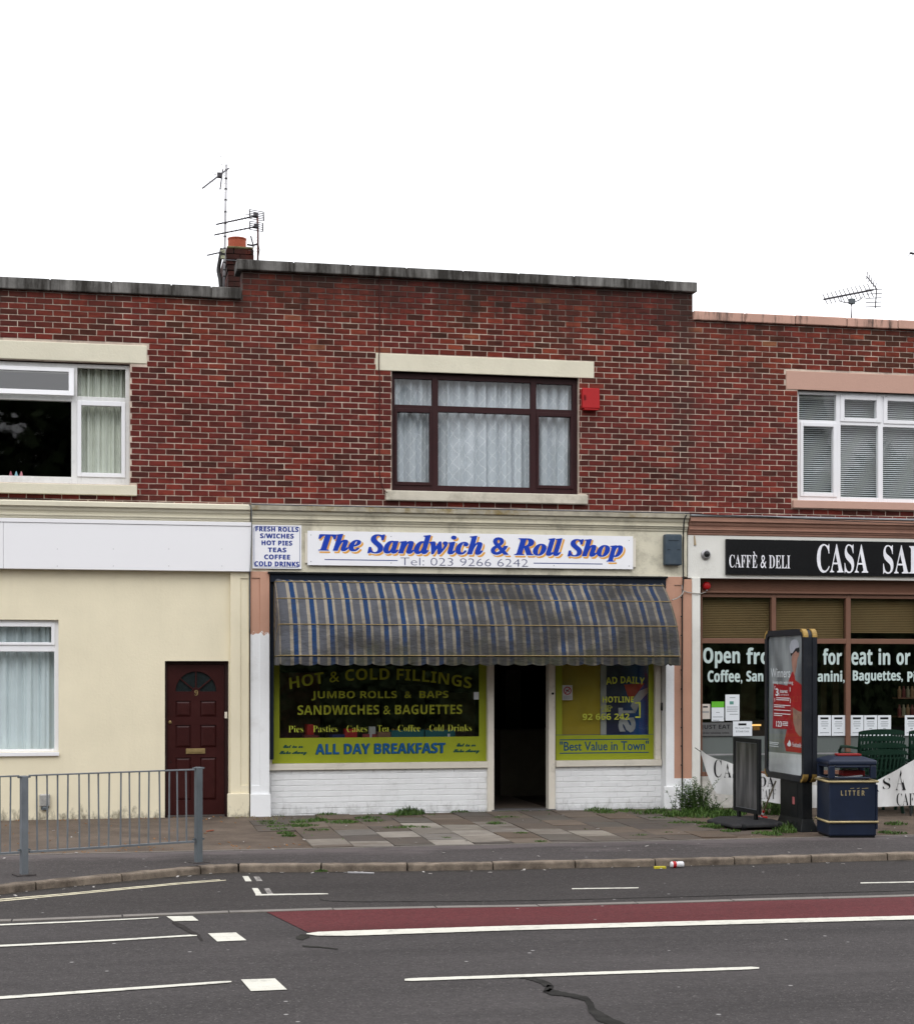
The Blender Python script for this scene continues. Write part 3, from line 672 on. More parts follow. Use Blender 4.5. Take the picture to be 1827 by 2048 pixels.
# ------------------------------------------------------------------ ground floor: the cream house
ZG = -0.09
fbL = fz2((0, 1137), (500, 1143), -0.12)
wlow = rect(-160, 117.5, 1239, 1505, 0); drect = rect(330, 457.5, 1322, 1632, 0); drect = (drect[0], drect[1], ZG, drect[3])
mb = MB(); wall(mb, XA, XB-0.012, ZG, ZCL-0.2, 0.0, 0.25, [wlow, drect]); mb.build('rendered_wall', m_cream, bL)
zt1 = fz2((0, 1037), (500, 1043.5), -0.12)
MB().box(XA, fx(502.5, -0.12), -0.13, -0.002, zt1-0.05, zt1).build('fascia_trim', m_whiteboard, bL, bevel=0.004)
for a, b in ((XA, fx(7, -0.12)), (fx(7, -0.12)+0.003, fx(502.5, -0.12))):
    MB().box(a, b, -0.12, -0.002, fbL, zt1-0.053).build('fascia_board', m_whiteboard, bL, bevel=0.003)
scr = MB()
for p in (115, 227, 338, 444):
    for q in (1098, 1132): scr.lathe([(0.005, 0), (0.005, 0.004)], (fx(p, -.12), -.12, fz(p, q, -.12)), 6, 'y')
scr.build('board_screws', M('screw_grey', (0.25, 0.25, 0.26), 0.5), bL)
# its pilaster
def pil(parent, p0, p1, zt, mat, Y, plinth, zp, rec=None, dY=0.035, name='pilaster'):
    x0, x1 = fx(p0, Y), fx(p1, Y)
    mb = MB()
    if rec:
        r0, r1, rt, rb_ = fx(rec[0], Y), fx(rec[1], Y), rec[2], rec[3]
        wall(mb, x0, x1, ZG, zt, Y, -0.002, [(r0, r1, rb_, rt)]); mb.box(r0, r1, Y+0.014, -0.004, rb_, rt)
    else: mb.box(x0, x1, Y, -0.002, ZG, zt)
    o = mb.build(name, mat, parent, bevel=0.005)
    if plinth:
        MB().box(fx(plinth[0], Y-dY), fx(plinth[1], Y-dY), Y-dY, Y-0.001, ZG, zp).build('plinth', mat, o, bevel=0.008)
    return o
zpl = fz(477, 1587, -0.09)
pil(bL, 461, 498, fbL-0.002, m_cream, -0.06, (455, 499), zpl, (481, 497, fz(488, 1157, -.06), fz(488, 1571, -.06)))
# lower window
gl_ = [(-120, 103, 1253, 1284.5), (-120, 109, 1303, 1499)]
wl2, _ = window(bL, wlow, gl_, 0.05, m_upvc, m_glass, [(0, .05, .045, .045, .035)])
MB().box(wlow[0], fx(118.5, -.03), -0.035, 0.05, wlow[2]-0.05, wlow[2]-0.002).build('window_sill', m_upvc, bL, bevel=0.004)
m_net = M('plain_net', (0.66, 0.72, 0.74), 0.9, 0.05, 3)
wavy('net_curtain', wlow[0]+.02, wlow[1]-.03, wlow[2]+.01, wlow[3]-.02, 0.24, 9, 0.028, m_net, 12, label='plain grey white curtain in the ground floor window of the cream house', cat='curtain')
# front door 9
YD = 0.10
x0, x1, z0, z1 = drect
fr = MB(); fr.box(x0, x0+0.03, YD-.02, .25, ZG, z1); fr.box(x1-0.045, x1, YD-.02, .25, ZG, z1); fr.box(x0+.03, x1-.045, YD-.02, .25, z1-0.04, z1)
dfr = fr.build('door_frame', m_doordk, bL, bevel=0.004)
dx0, dx1, dz0, dz1 = x0+0.034, x1-0.049, 0.02, z1-0.044
dcx = fx(392, YD)
dz = lambda q: fz(392, q, YD)
pans = []
for a, b in ((1265, 1360), (1410, 1545), (1605, 1860)):
    for c, d in ((1055, 1145), (1202, 1298)):
        pans.append((fx(c/3, YD), fx(d/3, YD), dz(980+b/3), dz(980+a/3)))
fanr = 0.262; fz0 = dz(1383)
fanbox = (dcx-fanr, dcx+fanr, fz0, fz0+fanr)
mb = MB(); wall(mb, dx0, dx1, dz0, dz1, YD, YD+.045, pans+[fanbox])
# spandrels that leave a half-round opening
for s in (-1, 1):
    pts = [(dcx+s*fanr, YD, fz0+fanr)]
    for k in range(0, 13): a = pi/2*k/12; pts.append((dcx+s*fanr*cos(a), YD, fz0+fanr*sin(a)))
    mb.prism(pts, (0, .045, 0))
door = mb.build('door', m_door, bL)
for pn in pans:
    a, b, c, d = pn; q = 0.03
    pb = MB(); pb.add([(a, YD+.018, c), (b, YD+.018, c), (b, YD+.018, d), (a, YD+.018, d), (a+q, YD+.004, c+q), (b-q, YD+.004, c+q), (b-q, YD+.004, d-q), (a+q, YD+.004, d-q)],
                   [(4,5,6,7), (0,1,5,4), (1,2,6,5), (2,3,7,6), (3,0,4,7)]).build('door_panel', m_door, door)
pts = [(dcx+fanr*cos(pi*k/24), YD+.025, fz0+fanr*sin(pi*k/24)) for k in range(25)]
MB().poly(pts).build('fanlight_pane', M('dark_obscured_glass', (0.012, 0.017, 0.018), 0.3, 0.4, 30, spec=.2), door)
for k, a in enumerate((40, 90, 140)):
    a = radians(a); u = Vector((cos(a), 0, sin(a))); w_ = Vector((-sin(a), 0, cos(a)))
    MB().obox(Vector((dcx, YD+.012, fz0))+u*(fanr*.55), u*(fanr*.44), w_*0.008, (0, 0.01, 0)).build('glazing_bar', m_door, door)
MB().lathe([(0.055, 0), (0.055, 0.012), (0.0, 0.014)], (dcx, YD+.02, fz0), 24, 'y').build('fanlight_boss', m_door, door)
MB().box(dx0, dx1, -0.02, .25, ZG, 0.018).build('doorstep', M('dark_step', (0.06, 0.05, 0.045), 0.8, 0.2, 5), bL, bevel=0.006)
letter([('9', 389.2, 396.2, 1380, 1391, 'serif')], 'door_number', m_brass, door, YD-.004)
a, b, c, d = rect(372, 410.5, 1497, 1507.5, YD)
lp = MB().box(a, b, YD-.012, YD, c, d).build('letter_plate', m_brass, door, bevel=0.004)
MB().box(a+.03, b-.03, YD-.017, YD-.012, c+.018, d-.018).build('flap', m_brass, lp, bevel=0.002)
MB().lathe([(0.022, 0), (0.022, 0.012), (0.012, 0.02), (0.0, 0.022)], (fx(340, YD), YD, dz(1444)), 16, 'y').build('door_lock', m_brass, door)
MB().lathe([(0.012, 0), (0.012, 0.006)], (fx(341.5, YD), YD, dz(1523)), 12, 'y').build('lower_lock', m_doordk, door)
a, b, c, d = rect(450, 455.5, 1424, 1437, 0)
MB().box(a, b, 0.055, 0.08, c, d).build('doorbell', m_creamwood, None, bevel=0.004, label='small cream doorbell push on the right jamb of the maroon door', cat='doorbell')
# extractor vent on the wall
a, b, c, d = rect(79.5, 100.5, 1588, 1617, 0)
v = thing('wall_vent', ((a+b)/2, -0.02, c), 'dented grey metal wall vent low on the cream wall behind the railing', 'vent')
MB().box(a, b, -0.06, 0, c+.03, d).build('vent_cover', M('dull_metal', (0.42, 0.41, 0.39), 0.45, 0.25, 14, 0.3, 30, metal=0.4, dirt=0.4, dscale=8), v, bevel=0.012)
MB().lathe([(0.045, 0), (0.05, 0.03), (0.03, 0.045)], ((a+b)/2, -0.02, c-.015), 14).build('vent_spout', m_galvdk, v)

# ------------------------------------------------------------------ ground floor: the sandwich shop
ZF1 = fz2((538, 1142), (1334, 1154), -0.05)      # underside of fascia
ZF2 = ZCM-HC+0.002
def peach_white():
    m, n, l, b = newmat('half_repainted_pilaster'); p = pos(n, l)
    g = n.new('ShaderNodeNewGeometry'); s = n.new('ShaderNodeSeparateXYZ'); l.new(g.outputs['Position'], s.inputs[0])
    e = math_(n, l, 'ADD', s.outputs[2], mrange(n, l, noise(n, l, p, 9, 4, 0.7), 0.3, 0.7, -0.04, 0.04))
    k = mrange(n, l, e, fz(520, 1268), fz(520, 1267), 0, 1)
    pe = mixc(n, l, mrange(n, l, noise(n, l, p, 4, 5), 0.4, 0.7, 0, .25), (0.51, 0.285, 0.20), (0.40, 0.21, 0.14))
    wh = mixc(n, l, mrange(n, l, noise(n, l, p, 3, 7, .7), 0.55, 0.8, 0, .3), (0.82, 0.83, 0.84), (0.4, 0.38, 0.34))
    l.new(mixc(n, l, k, wh, pe), b.inputs['Base Color']); b.inputs['Roughness'].default_value = 0.8
    bn = n.new('ShaderNodeBump'); bn.inputs['Strength'].default_value = 0.3; bn.inputs['Distance'].default_value = 0.01
    l.new(noise(n, l, p, 45, 5), bn.inputs['Height']); l.new(bn.outputs[0], b.inputs['Normal']); return m
m_pw = peach_white()
mb = MB(); mb.box(XB+.004, XC-.012, -0.05, 0.25, ZF1, ZF2); mb.build('fascia', m_creamold, bM)
pil(bM, 501.5, 539, ZF1-.002, m_pw, -0.075, (501, 542), fz(520, 1588, -.1), (502.5, 520, fz(510, 1156, -.07), fz(510, 1571, -.07)))
XP0, XP1 = fx(1331, -.075), fx(1363.4, -.075)
mb = MB(); rr = (fx(1347.5, -.075), XP1-0.004, fz(1355, 1557, -.075), fz(1355, 1170, -.075))
wall(mb, XP0, XP1, ZG, ZF1-.002, -.075, 0.2, [rr]); mb.box(rr[0], rr[1], -.06, 0.19, rr[2], rr[3])
pr = mb.build('pilaster', m_white, bM, bevel=0.004)
MB().box(rr[0]-.001, XP1, -.0625, -.0605, rr[2]+.002, rr[3]-.002).build('pilaster_panel', m_peach, pr)
MB().box(XP0+.001, XP1-.001, -.078, -.0752, rr[3]+.002, ZF1-.004).build('pilaster_head', m_peach, pr)
MB().box(XP0+.001, rr[0]-.002, -.078, -.0752, fz(1340, 1262, -.075), rr[3]+.001).build('pilaster_margin', m_peach, pr)
MB().box(fx(1327, -.11), XP1, -.11, -.0765, ZG, fz(1345, 1573, -.11)).build('plinth', m_white, pr, bevel=0.008)

YS = 0.12     # stall riser and shop windows
x541, x980, x1109, x1330 = fx(541, YS), fx(979.5, YS), fx(1109, YS), XP0
zr = fz2((538, 1533), (1322, 1524), YS)
mb = MB(); mb.box(x541-.02, x980-.002, YS, .3, ZG, zr-.05); mb.box(x1109+.002, x1330, YS, .3, ZG, zr-.05); mb.build('stall_riser', m_white, bM)
P_PB = brick_protos(m_white, 6, 0.0095, jx=.0012, ex=.0004)
lay(bM, [(x541-.0, x980-.002, ZG+.015, zr-.05), (x1109+.002, x1330-.0, ZG+.015, zr-.05)], [], YS-.0060, ZG+.015, m_white, P_PB, 'painted_brick', 0.0085)
# timber sills, posts and door frame
MB().box(fx(537.6, YS-.05), x980+.02, YS-.05, YS+.12, zr-.05, zr+.035).build('shop_sill', m_creamwood, bM, bevel=0.006)
MB().box(x1109+.002, fx(1322, YS-.03), YS-.05, YS+.12, zr-.05, zr+.035).build('shop_sill', m_creamwood, bM, bevel=0.006)
ZHD = fz(940, 1165, YS)
for a, b, n_ in ((975, 987.5, 'door_post'), (1096.5, 1109.6, 'door_post')):
    MB().box(fx(a, YS-.05), fx(b, YS-.05), YS-.06, YS+.10, ZG if True else 0, ZHD).build(n_, m_creamwood, bM, bevel=0.006)
MB().box(fx(1309.5, YS-.03), fx(1321.5, YS-.03), YS-.03, YS+.10, zr+.036, ZHD).build('window_post', m_creamwood, bM, bevel=0.006)
MB().box(fx(538, YS-.03), fx(544, YS-.03), YS-.03, YS+.10, zr+.036, ZHD).build('window_post', m_creamwood, bM, bevel=0.006)
MB().box(x541-.02, x1330, YS-.06, YS+.12, ZHD+.002, ZF1-.002).build('shopfront_head', m_navyp, bM)
MB().box(fx(1321.5, YS)+.002, x1330, YS, .3, zr-.05, ZHD).build('reveal_panel', m_white, bM)
MB().box(fx(981, YS), fx(1108, YS), YS-.10, .3, ZG, 0.015).build('door_threshold', M('threshold_stone', (0.09, 0.085, 0.085), 0.8, 0.2, 6), bM, bevel=0.008)
a, b, c, d = rect(1319, 1326.5, 1405, 1421, YS)
MB().box(a, b, YS-.06, YS-.002, c, d).build('entry_bell', m_black, None, bevel=0.01, label='small black bell box on the white reveal beside the Best Value window', cat='bell box')
MB().lathe([(0.016, 0), (0.016, 0.014), (0.008, 0.03)], (fx(1104.5, YS-.06), YS-.06, fz(1104, 1387, YS)), 12, 'y').build('lock_barrel', m_black, bM)

YG = YS+0.045
Zw = lambda p, q: fz(p, q, YG)
wb = zr+.036
def shopwin(p0, p1, nm):
    w = MB().quad((fx(p0, YG), YG, wb), (fx(p1, YG), YG, wb), (fx(p1, YG), YG, ZHD), (fx(p0, YG), YG, ZHD)).build(nm, m_glass2, bM); return w
w1 = shopwin(544, 975, 'shop_window'); w2 = shopwin(1109.6, 1309.5, 'shop_window')
YV = YG-0.003
def vrect(p0, p1, t, b, Y=None): 
    Y = YV if Y is None else Y
    m = (p0+p1)/2; return (fx(p0, Y), fx(p1, Y), fz(m, b, Y), fz(m, t, Y))
def flat(r, Y, name, mat, parent, t=0.0015, **kw): return MB().box(r[0], r[1], Y-t, Y, r[2], r[3]).build(name, mat, parent, **kw)
# window 1 border
i1 = vrect(559, 957.5, 1200, 1474.5)
mb = MB(); wall(mb, fx(544.7, YV), fx(973.5, YV), wb, ZHD, YV-.001, YV, [(i1[0], i1[1], i1[2], ZHD-.0)]); mb.build('lime_border', m_lime, w1)
Z4 = lambda x: x/3.568+490
Q4 = lambda y: y/3.568+1300
F = 'sans'
# arched top line
def arch(txt, a, b, t, bt, rise, mat, name, parent, off=0.03, Yp=YV-.002, style='sans'):
    m = (a+b)/2; hw = (b-a)/2; X0, X1 = fx(a, Yp), fx(b, Yp); Xm = (X0+X1)/2
    def fn(px, py):
        u = (px-m)/hw; X = fx(px, Yp); Z = fz(m, py, Yp); return (X-0.03*u*(Z-fz(m, bt, Yp))*(-3), Yp, Z-rise*u*u)
    return letter([(txt, a, b, t, bt, style, off)], name, mat, parent, Yp, fn)
arch('HOT & COLD FILLINGS', Z4(320), Z4(1612), Q4(130), Q4(212), 0.125, m_olive_shaded, 'window_lettering', w1, 0.0, style='sansb')
letter([('JUMBO ROLLS  &  BAPS', Z4(475), Z4(1450), Q4(292), Q4(358), 'sansb'), ('SANDWICHES & BAGUETTES', Z4(375), Z4(1548), Q4(392), Q4(460), 'sansb')], 'window_lettering', m_olive2 and m_olive_shaded, w1, YV-.002)
letter([('Pies', Z4(310), Z4(415), Q4(540), Q4(588), 'serif', -.014), ('Pasties', Z4(485), Z4(660), Q4(538), Q4(586), 'serif', -.014), ('Cakes', Z4(725), Z4(870), Q4(536), Q4(586), 'serif', -.014),
        ('Tea', Z4(945), Z4(1025), Q4(536), Q4(584), 'serif', -.014), ('Coffee', Z4(1090), Z4(1250), Q4(534), Q4(582), 'serif', -.014), ('Cold', Z4(1315), Z4(1418), Q4(532), Q4(580), 'serif', -.014),
        ('Drinks', Z4(1445), Z4(1615), Q4(532), Q4(580), 'serif', -.014)], 'window_lettering', m_olive2, w1, YV-.002)
letter([('ALL DAY BREAKFAST', Z4(500), Z4(1426), Q4(667), Q4(744), 'sansb')], 'window_lettering', m_greenink, w1, YV-.002, fat=(.9, .6, 6))
letter([('ALL DAY BREAKFAST', Z4(505), Z4(1430), Q4(665), Q4(739), 'sansb', .0)], 'window_lettering', M('mid_blue_ink', (0.008, 0.085, 0.26), .5), w1, YV-.0035)
letter([('Eat in or', Z4(272), Z4(414), Q4(676), Q4(700), 'script'), ('Take Away', Z4(245), Z4(442), Q4(718), Q4(752), 'script'),
        ('Eat in or', Z4(1508), Z4(1645), Q4(664), Q4(690), 'script'), ('Take Away', Z4(1484), Z4(1672), Q4(706), Q4(740), 'script')], 'window_lettering', m_greenink, w1, YV-.002, fat=(.8, .6, 6))
r_ = vrect(947, 957, 1384, 1399); flat(r_, YV-.001, 'window_sticker', m_paper, w1)
# window 2
W2 = lambda x: x/3.792+940
Q2 = lambda y: y/3.792+1300
mb = MB(); i2 = vrect(W2(695), W2(1350), 1200, Q2(645)); i2b = (i2[0], i2[1], i2[2], ZHD)
wall(mb, fx(1111, YV), fx(1308.6, YV), wb, ZHD, YV-.001, YV, [i2b]); mb.build('lime_border', m_lime, w2)
mb = MB(); q = vrect(W2(646), W2(1393), Q2(640), Q2(643), YV-.002); mb.box(*q[:2], YV-.003, YV-.0022, *q[2:])
for t in ((675, 682), (776, 783)):
    q = vrect(W2(677), W2(1352), Q2(t[0]), Q2(t[1])); mb.box(q[0], q[1], YV-.003, YV-.0022, q[2], q[3])
mb.build('ruled_lines', m_tealink, w2)
letter([('"Best Value in Town"', W2(678), W2(1352), Q2(690), Q2(762), 'sans')], 'window_lettering', m_tealink, w2, YV-.002, fat=(.35, .2, 4))
arch('AD DAILY', W2(1030), W2(1318), Q2(200), Q2(252), 0.02, m_olive2, 'window_lettering', w2, 0.0, style='sansb')
letter([('HOTLINE', W2(1003), W2(1240), Q2(352), Q2(398), 'sansb'), ('☎', W2(988), W2(1075), Q2(420), Q2(468)), ('92 666 242', W2(850), W2(1205), Q2(482), Q2(530), 'sansb')], 'window_lettering', m_olive2, w2, YV-.002)
q = vrect(W2(1250), W2(1290), Q2(395), Q2(515)); mb = MB(); wall(mb, q[0], q[1], q[2], q[3], YV-.003, YV-.002, [(q[0]-.1, q[1]-.022, q[2]+.022, q[3]-.022)]); mb.build('window_lettering', m_olive2, w2)
# what stands behind window 2
YI = YG+0.06
q = rect(W2(650), W2(985), Q2(-120), Q2(800), YI)
MB().box(q[0], q[1], YI, YI+.03, q[2], q[3]).build('yellow_board', M('mustard_board', (0.42, 0.31, 0.025), 0.6, 0.15, 3, dirt=0.3, dcol=(0.20, 0.16, 0.02), dscale=3), None, label='mustard yellow board standing inside the Best Value window, left of the blue poster', cat='board')
q = rect(W2(985), W2(1030), Q2(-120), Q2(800), YI)
MB().box(q[0]+.002, q[1]-.002, YI-.01, YI+.04, q[2], q[3]).build('white_batten', M('grey_white_batten', (0.40, 0.40, 0.39), 0.6), None, label='upright white strip between yellow board and blue poster in the shop window', cat='panel')
q = rect(W2(1032), W2(1360), Q2(-120), Q2(800), YI+.01)
po = thing('window_poster', ((q[0]+q[1])/2, YI+.02, q[2]), 'dark blue window poster with red and white swoosh and big sideways letters', 'poster')
def postermat():
    m, n, l, b = newmat('blue_poster_print'); p = pos(n, l); g = n.new('ShaderNodeNewGeometry'); s = n.new('ShaderNodeSeparateXYZ'); l.new(g.outputs['Position'], s.inputs[0])
    k = mrange(n, l, s.outputs[0], q[0]+.2, q[0]+.5, 0, 1)
    l.new(mixc(n, l, k, (0.012, 0.014, 0.06), (0.010, 0.08, 0.27)), b.inputs['Base Color']); b.inputs['Roughness'].default_value = .4; return m
MB().box(q[0], q[1], YI+.02, YI+.03, q[2], q[3]).build('poster_sheet', postermat(), po)
def PW(x, y, Y=YI+.018): return (fx(W2(x), Y), Y, fz(W2(1190), Q2(y), Y))
MB().poly([PW(1165, 262), PW(1320, 252), PW(1285, 300), PW(1245, 350), PW(1215, 390), PW(1190, 340)]).build('red_swoosh', M('poster_red', (0.42, 0.055, 0.035), .5), po)
MB().poly([PW(1345, 285, YI+.017), PW(1340, 330, YI+.017), PW(1290, 385, YI+.017), PW(1265, 450, YI+.017), PW(1250, 480, YI+.017), PW(1215, 425, YI+.017), PW(1235, 370, YI+.017), PW(1280, 310, YI+.017)]).build('white_swoosh', M('poster_white', (0.42, 0.42, 0.44), .5), po)
mb = MB()
vs, fs = glyphs('S', 'sans', .06); mb.add([PW(1122+130*(1-v), 625-115*(1-u), YI+.017) for u, v in vs], fs)
vs, fs = glyphs('T', 'sans', .06); mb.add([PW(1122+130*(1-v), 500-62*(1-u), YI+.017) for u, v in vs], fs)
mb.build('poster_letters', M('poster_white', (0.42, 0.42, 0.44), .5), po)
# no smoking notice
q = vrect(W2(697), W2(774), Q2(266), Q2(380)); ns = thing('no_smoking_notice', ((q[0]+q[1])/2, YV-.002, q[2]), 'small white no smoking notice in the upper left of the Best Value window', 'notice')
flat(q, YV-.002, 'notice_sheet', M('dull_paper', (0.48, 0.46, 0.44), .6), ns)
cxn, czn = (q[0]+q[1])/2, q[3]-0.077; mb = MB(); n_ = 28
for k in range(n_):
    a, b = 2*pi*k/n_, 2*pi*(k+1)/n_
    mb.quad((cxn+.042*cos(a), YV-.0045, czn+.042*sin(a)), (cxn+.042*cos(b), YV-.0045, czn+.042*sin(b)), (cxn+.056*cos(b), YV-.0045, czn+.056*sin(b)), (cxn+.056*cos(a), YV-.0045, czn+.056*sin(a)))
mb.obox((cxn, YV-.005, czn), (.033, 0, .033), (-.004, 0, .004), (0, .0004, 0)); mb.build('prohibition_ring', M('notice_red', (0.35, 0.03, 0.04), .5), ns)
MB().obox((cxn, YV-.0045, czn), (.024, 0, -.012), (.003, 0, .006), (0, .0004, 0)).build('cigarette', m_blackink, ns)
mb = MB()
for k in range(4): mb.box(q[0]+.012, q[1]-.012, YV-.0045, YV-.004, q[2]+.012+k*.013, q[2]+.017+k*.013)
mb.build('notice_text', m_greyink, ns)
MB().box(fx(1000, 2.6), fx(1120, 2.6), 2.6, 3.2, 0, 1.0).build('serving_counter', M('counter_front', (.10, .085, .06), .6), bM)
MB().box(fx(1010, 4), fx(1040, 4), 4.0, 4.5, 0, 1.9).build('drinks_fridge', M('dim_fridge', (.16, .15, .15), .5), bM)
MB().box(fx(987, .3), fx(1095, .3), .3, 5, .001, .012).build('shop_floor', M('worn_lino', (.09, .07, .055), .6, .3, 2), bM)
# window display of shop 1: ledge, trays, cartons, papers
YL = 0.36
zl = fz(700, 1478, YL)
MB().box(fx(545, .2), fx(975, .2), YG+.03, 0.75, zl-.04, zl).build('window_ledge', M('dim_ledge', (0.10, 0.09, 0.07), .7), bM)
rr_ = random.Random(5)
def bxo(name, p0, p1, t, b, dep, mat, label, cat, rz=0.0, Y=YL, **kw):
    q = rect(p0, p1, t, b, Y); c = Vector(((q[0]+q[1])/2, Y+dep/2, zl)); hw = (q[1]-q[0])/2; h = q[3]-q[2]
    return MB().obox(c+Vector((0, 0, h/2)), (hw*cos(rz), hw*sin(rz), 0), (-dep/2*sin(rz), dep/2*cos(rz), 0), (0, 0, h/2)).build(name, mat, None, bevel=0.004, label=label, cat=cat, **kw)
c_ = lambda n, c: M(n, c, .5, .1, 8)
bxo('red_carton', Z4(437), Z4(487), Q4(525), Q4(632), .10, c_('carton_red', (0.40, .02, .02)), 'tall red carton on the shop window ledge left of Pasties', 'carton', .2)
bxo('red_box', Z4(712), Z4(800), Q4(560), Q4(632), .18, c_('carton_red', (0.40, .02, .02)), 'wide red box on the shop window ledge under Cakes', 'box')
bxo('dark_red_box', Z4(420), Z4(520), Q4(600), Q4(632), .16, c_('carton_darkred', (0.13, .02, .02)), 'low dark red box on the window ledge at the foot of the tall red carton', 'box', .1, Y=.24)
bxo('navy_book', Z4(615), Z4(715), Q4(600), Q4(632), .18, c_('book_navy', (0.02, .03, .12)), 'navy blue book lying on the shop window ledge', 'book', .15)
bxo('magazine', Z4(845), Z4(945), Q4(598), Q4(632), .2, c_('mag_red', (0.28, .05, .05)), 'red and white magazine pile left of the teal trays', 'magazines', -.1)
bxo('white_carton', Z4(885), Z4(930), Q4(545), Q4(632), .05, c_('carton_white', (0.5, .5, .5)), 'white and red packet leaning in the window between Cakes and Tea', 'packet', .3)
bxo('paper_pile', Z4(945), Z4(1040), Q4(585), Q4(632), .2, c_('paper_brown', (0.22, .12, .07)), 'brown paper pile in the window under Tea', 'papers')
bxo('flat_papers', Z4(410), Z4(590), Q4(622), Q4(632), .22, c_('paper_white', (0.5, .52, .52)), 'flat white papers lying along the left of the window ledge', 'papers', .05, Y=.22)
for k, (a, b) in enumerate(((1045, 1275), (1285, 1497))):
    q = rect(Z4(a), Z4(b), Q4(560), Q4(632), YL); m_t = c_('teal_plastic', (0.015, 0.13, 0.15))
    t = thing('teal_tray', ((q[0]+q[1])/2, YL, zl), ['teal plastic tray of food on the window ledge under Coffee', 'teal plastic tray with a white tag on the window ledge under Cold'][k], 'tray', 'teal trays in the shop window')
    h = q[3]-q[2]
    mb = MB(); mb.box(q[0], q[1], YL, YL+.006, zl, zl+h*.8); mb.box(q[0], q[1], YL+.25, YL+.256, zl, zl+h*.8); mb.box(q[0], q[0]+.006, YL+.006, YL+.25, zl, zl+h*.8); mb.box(q[1]-.006, q[1], YL+.006, YL+.25, zl, zl+h*.8); mb.box(q[0], q[1], YL+.006, YL+.25, zl, zl+.006)
    mb.build('tray_body', m_t, t); MB().box(q[0]-.005, q[1]+.005, YL-.006, YL, zl+h*.74, zl+h*.82).build('tray_rim', m_t, t)
    mb = MB()
    for z_ in range(14): mb.lathe([(.02, 0), (.026, .02), (.012, .04)], (rr_.uniform(q[0]+.03, q[1]-.03), YL+rr_.uniform(.03, .22), zl+h*rr_.uniform(.45, .72)), 7)
    mb.build('tray_contents', c_('snack_wrapper', (0.22, .14, .04)), t)
    if k: MB().box(q[0]+.75*(q[1]-q[0]), q[0]+.83*(q[1]-q[0]), YL-.002, YL-.0005, zl+.02, zl+.06).build('price_tag', m_paper, t)
for k, (a, t_) in enumerate(((1350, 560), (1390, 552))):
    bxo('green_packet', Z4(a), Z4(a+22), Q4(t_), Q4(600), .04, c_('packet_green', (.03, .25, .05)), ['small green packet standing in the right teal tray, left one', 'small green packet standing in the right teal tray, right one'][k], 'packet', Y=.42)

# ---- shop signs
def board(p0, p1, t, b, Y, th): 
    q = rect(p0, p1, t, b, Y-th); return q
q = board(610, 1271, 1064, 1136, -.055, .02)
sg = thing('shop_sign', ((q[0]+q[1])/2, -.06, q[2]), 'long white shop sign reading The Sandwich & Roll Shop over the striped awning', 'sign')
MB().box(q[0], q[1], -.075, -.051, q[2]+.04, q[3]-.05).build('backing_board', m_creamwood, sg, bevel=.003)
q = rect(615, 1265, 1067, 1134.5, -.09); YB = -.095
MB().box(q[0], q[1], YB, -.076, q[2], q[3]).build('sign_board', m_signwhite, sg, bevel=.002)
zx = lambda v: v/3.568+490; zy = lambda v: v/3.568+1020; zx7 = lambda v: v/3.568+940
words = [('The', zx(522), zx(828), 1067.5, 1102.5), ('Sandwich', zx(872), zx(1698), 1069.5, 1108.5), ('&', zx7(145), zx7(275), 1074.5, 1110), ('Roll', zx7(312), zx7(658), 1075.5, 1111.5), ('Shop', zx7(692), zx7(1090), 1078, 1123)]
OFF = 0.0
ex = .004; sc_ = 3.568
sh = [(w, a+2.0, b+4.6, t+2.0, d+4.6, 'serifital') for w, a, b, t, d in words]
letter(sh, 'sign_lettering_shadow', m_orange, sg, YB-.001, fat=(1.9, 1.0, 8))
letter([(w, a-.9, b+1.5, t-.9, d+1.5, 'serifital') for w, a, b, t, d in words], 'sign_lettering_outline', m_signwhite, sg, YB-.002, fat=(1.7, .8, 8))
letter([(w, a, b, t, d, 'serifital') for w, a, b, t, d in words], 'sign_lettering', m_blue, sg, YB-.003, fat=(1.7, .45, 8))
letter([('Tel: 023 9266 6242', zx(1108), zx7(412), 1116.6, 1132, 'sans', -.014)], 'telephone_number', M('grey_blue_ink', (0.10, .11, .20), .5), sg, YB-.001)
for a, b, t in ((649, 795, 1119.2), (1066.7, 1204, 1126.3)):
    q = rect(a, b, t, t+1.7, YB); MB().box(q[0], q[1], YB-.001, YB-.0002, q[2], q[3]).build('rule_line', m_navy, sg)
mb = MB()
for p, t in ((622, 1070), (622, 1123), (782, 1073), (782, 1126), (1107, 1131), (1257, 1081), (1257, 1132)): mb.lathe([(.006, 0), (.005, .003)], (fx(p, YB), YB, fz(p, t, YB)), 8, 'y')
mb.build('sign_screws', m_galv, sg)
q = rect(505, 603, 1050, 1137.5, -.08)
s2 = thing('menu_sign', ((q[0]+q[1])/2, -.07, q[2]), 'small white sign listing fresh rolls, hot pies and drinks in blue at the fascia end', 'sign')
MB().box(q[0], q[1], -.08, -.052, q[2], q[3]).build('sign_board', m_signwhite, s2, bevel=.003)
rows = [('FRESH ROLLS', 75, 382, 120, 155), ('S/WICHES', 107, 348, 168, 203), ('HOT PIES', 118, 337, 218, 253), ('TEAS', 163, 295, 268, 302), ('COFFEE', 137, 322, 318, 353), ('COLD DRINKS', 68, 387, 367, 403)]
letter([(w, zx(a), zx(b), zy(t), zy(d), 'sansb', .0, 0, 1.1) for w, a, b, t, d in rows], 'sign_lettering', M('royal_blue_ink', (0.01, 0.035, 0.25), .5), s2, -.0815, fat=(.45, .3, 4))
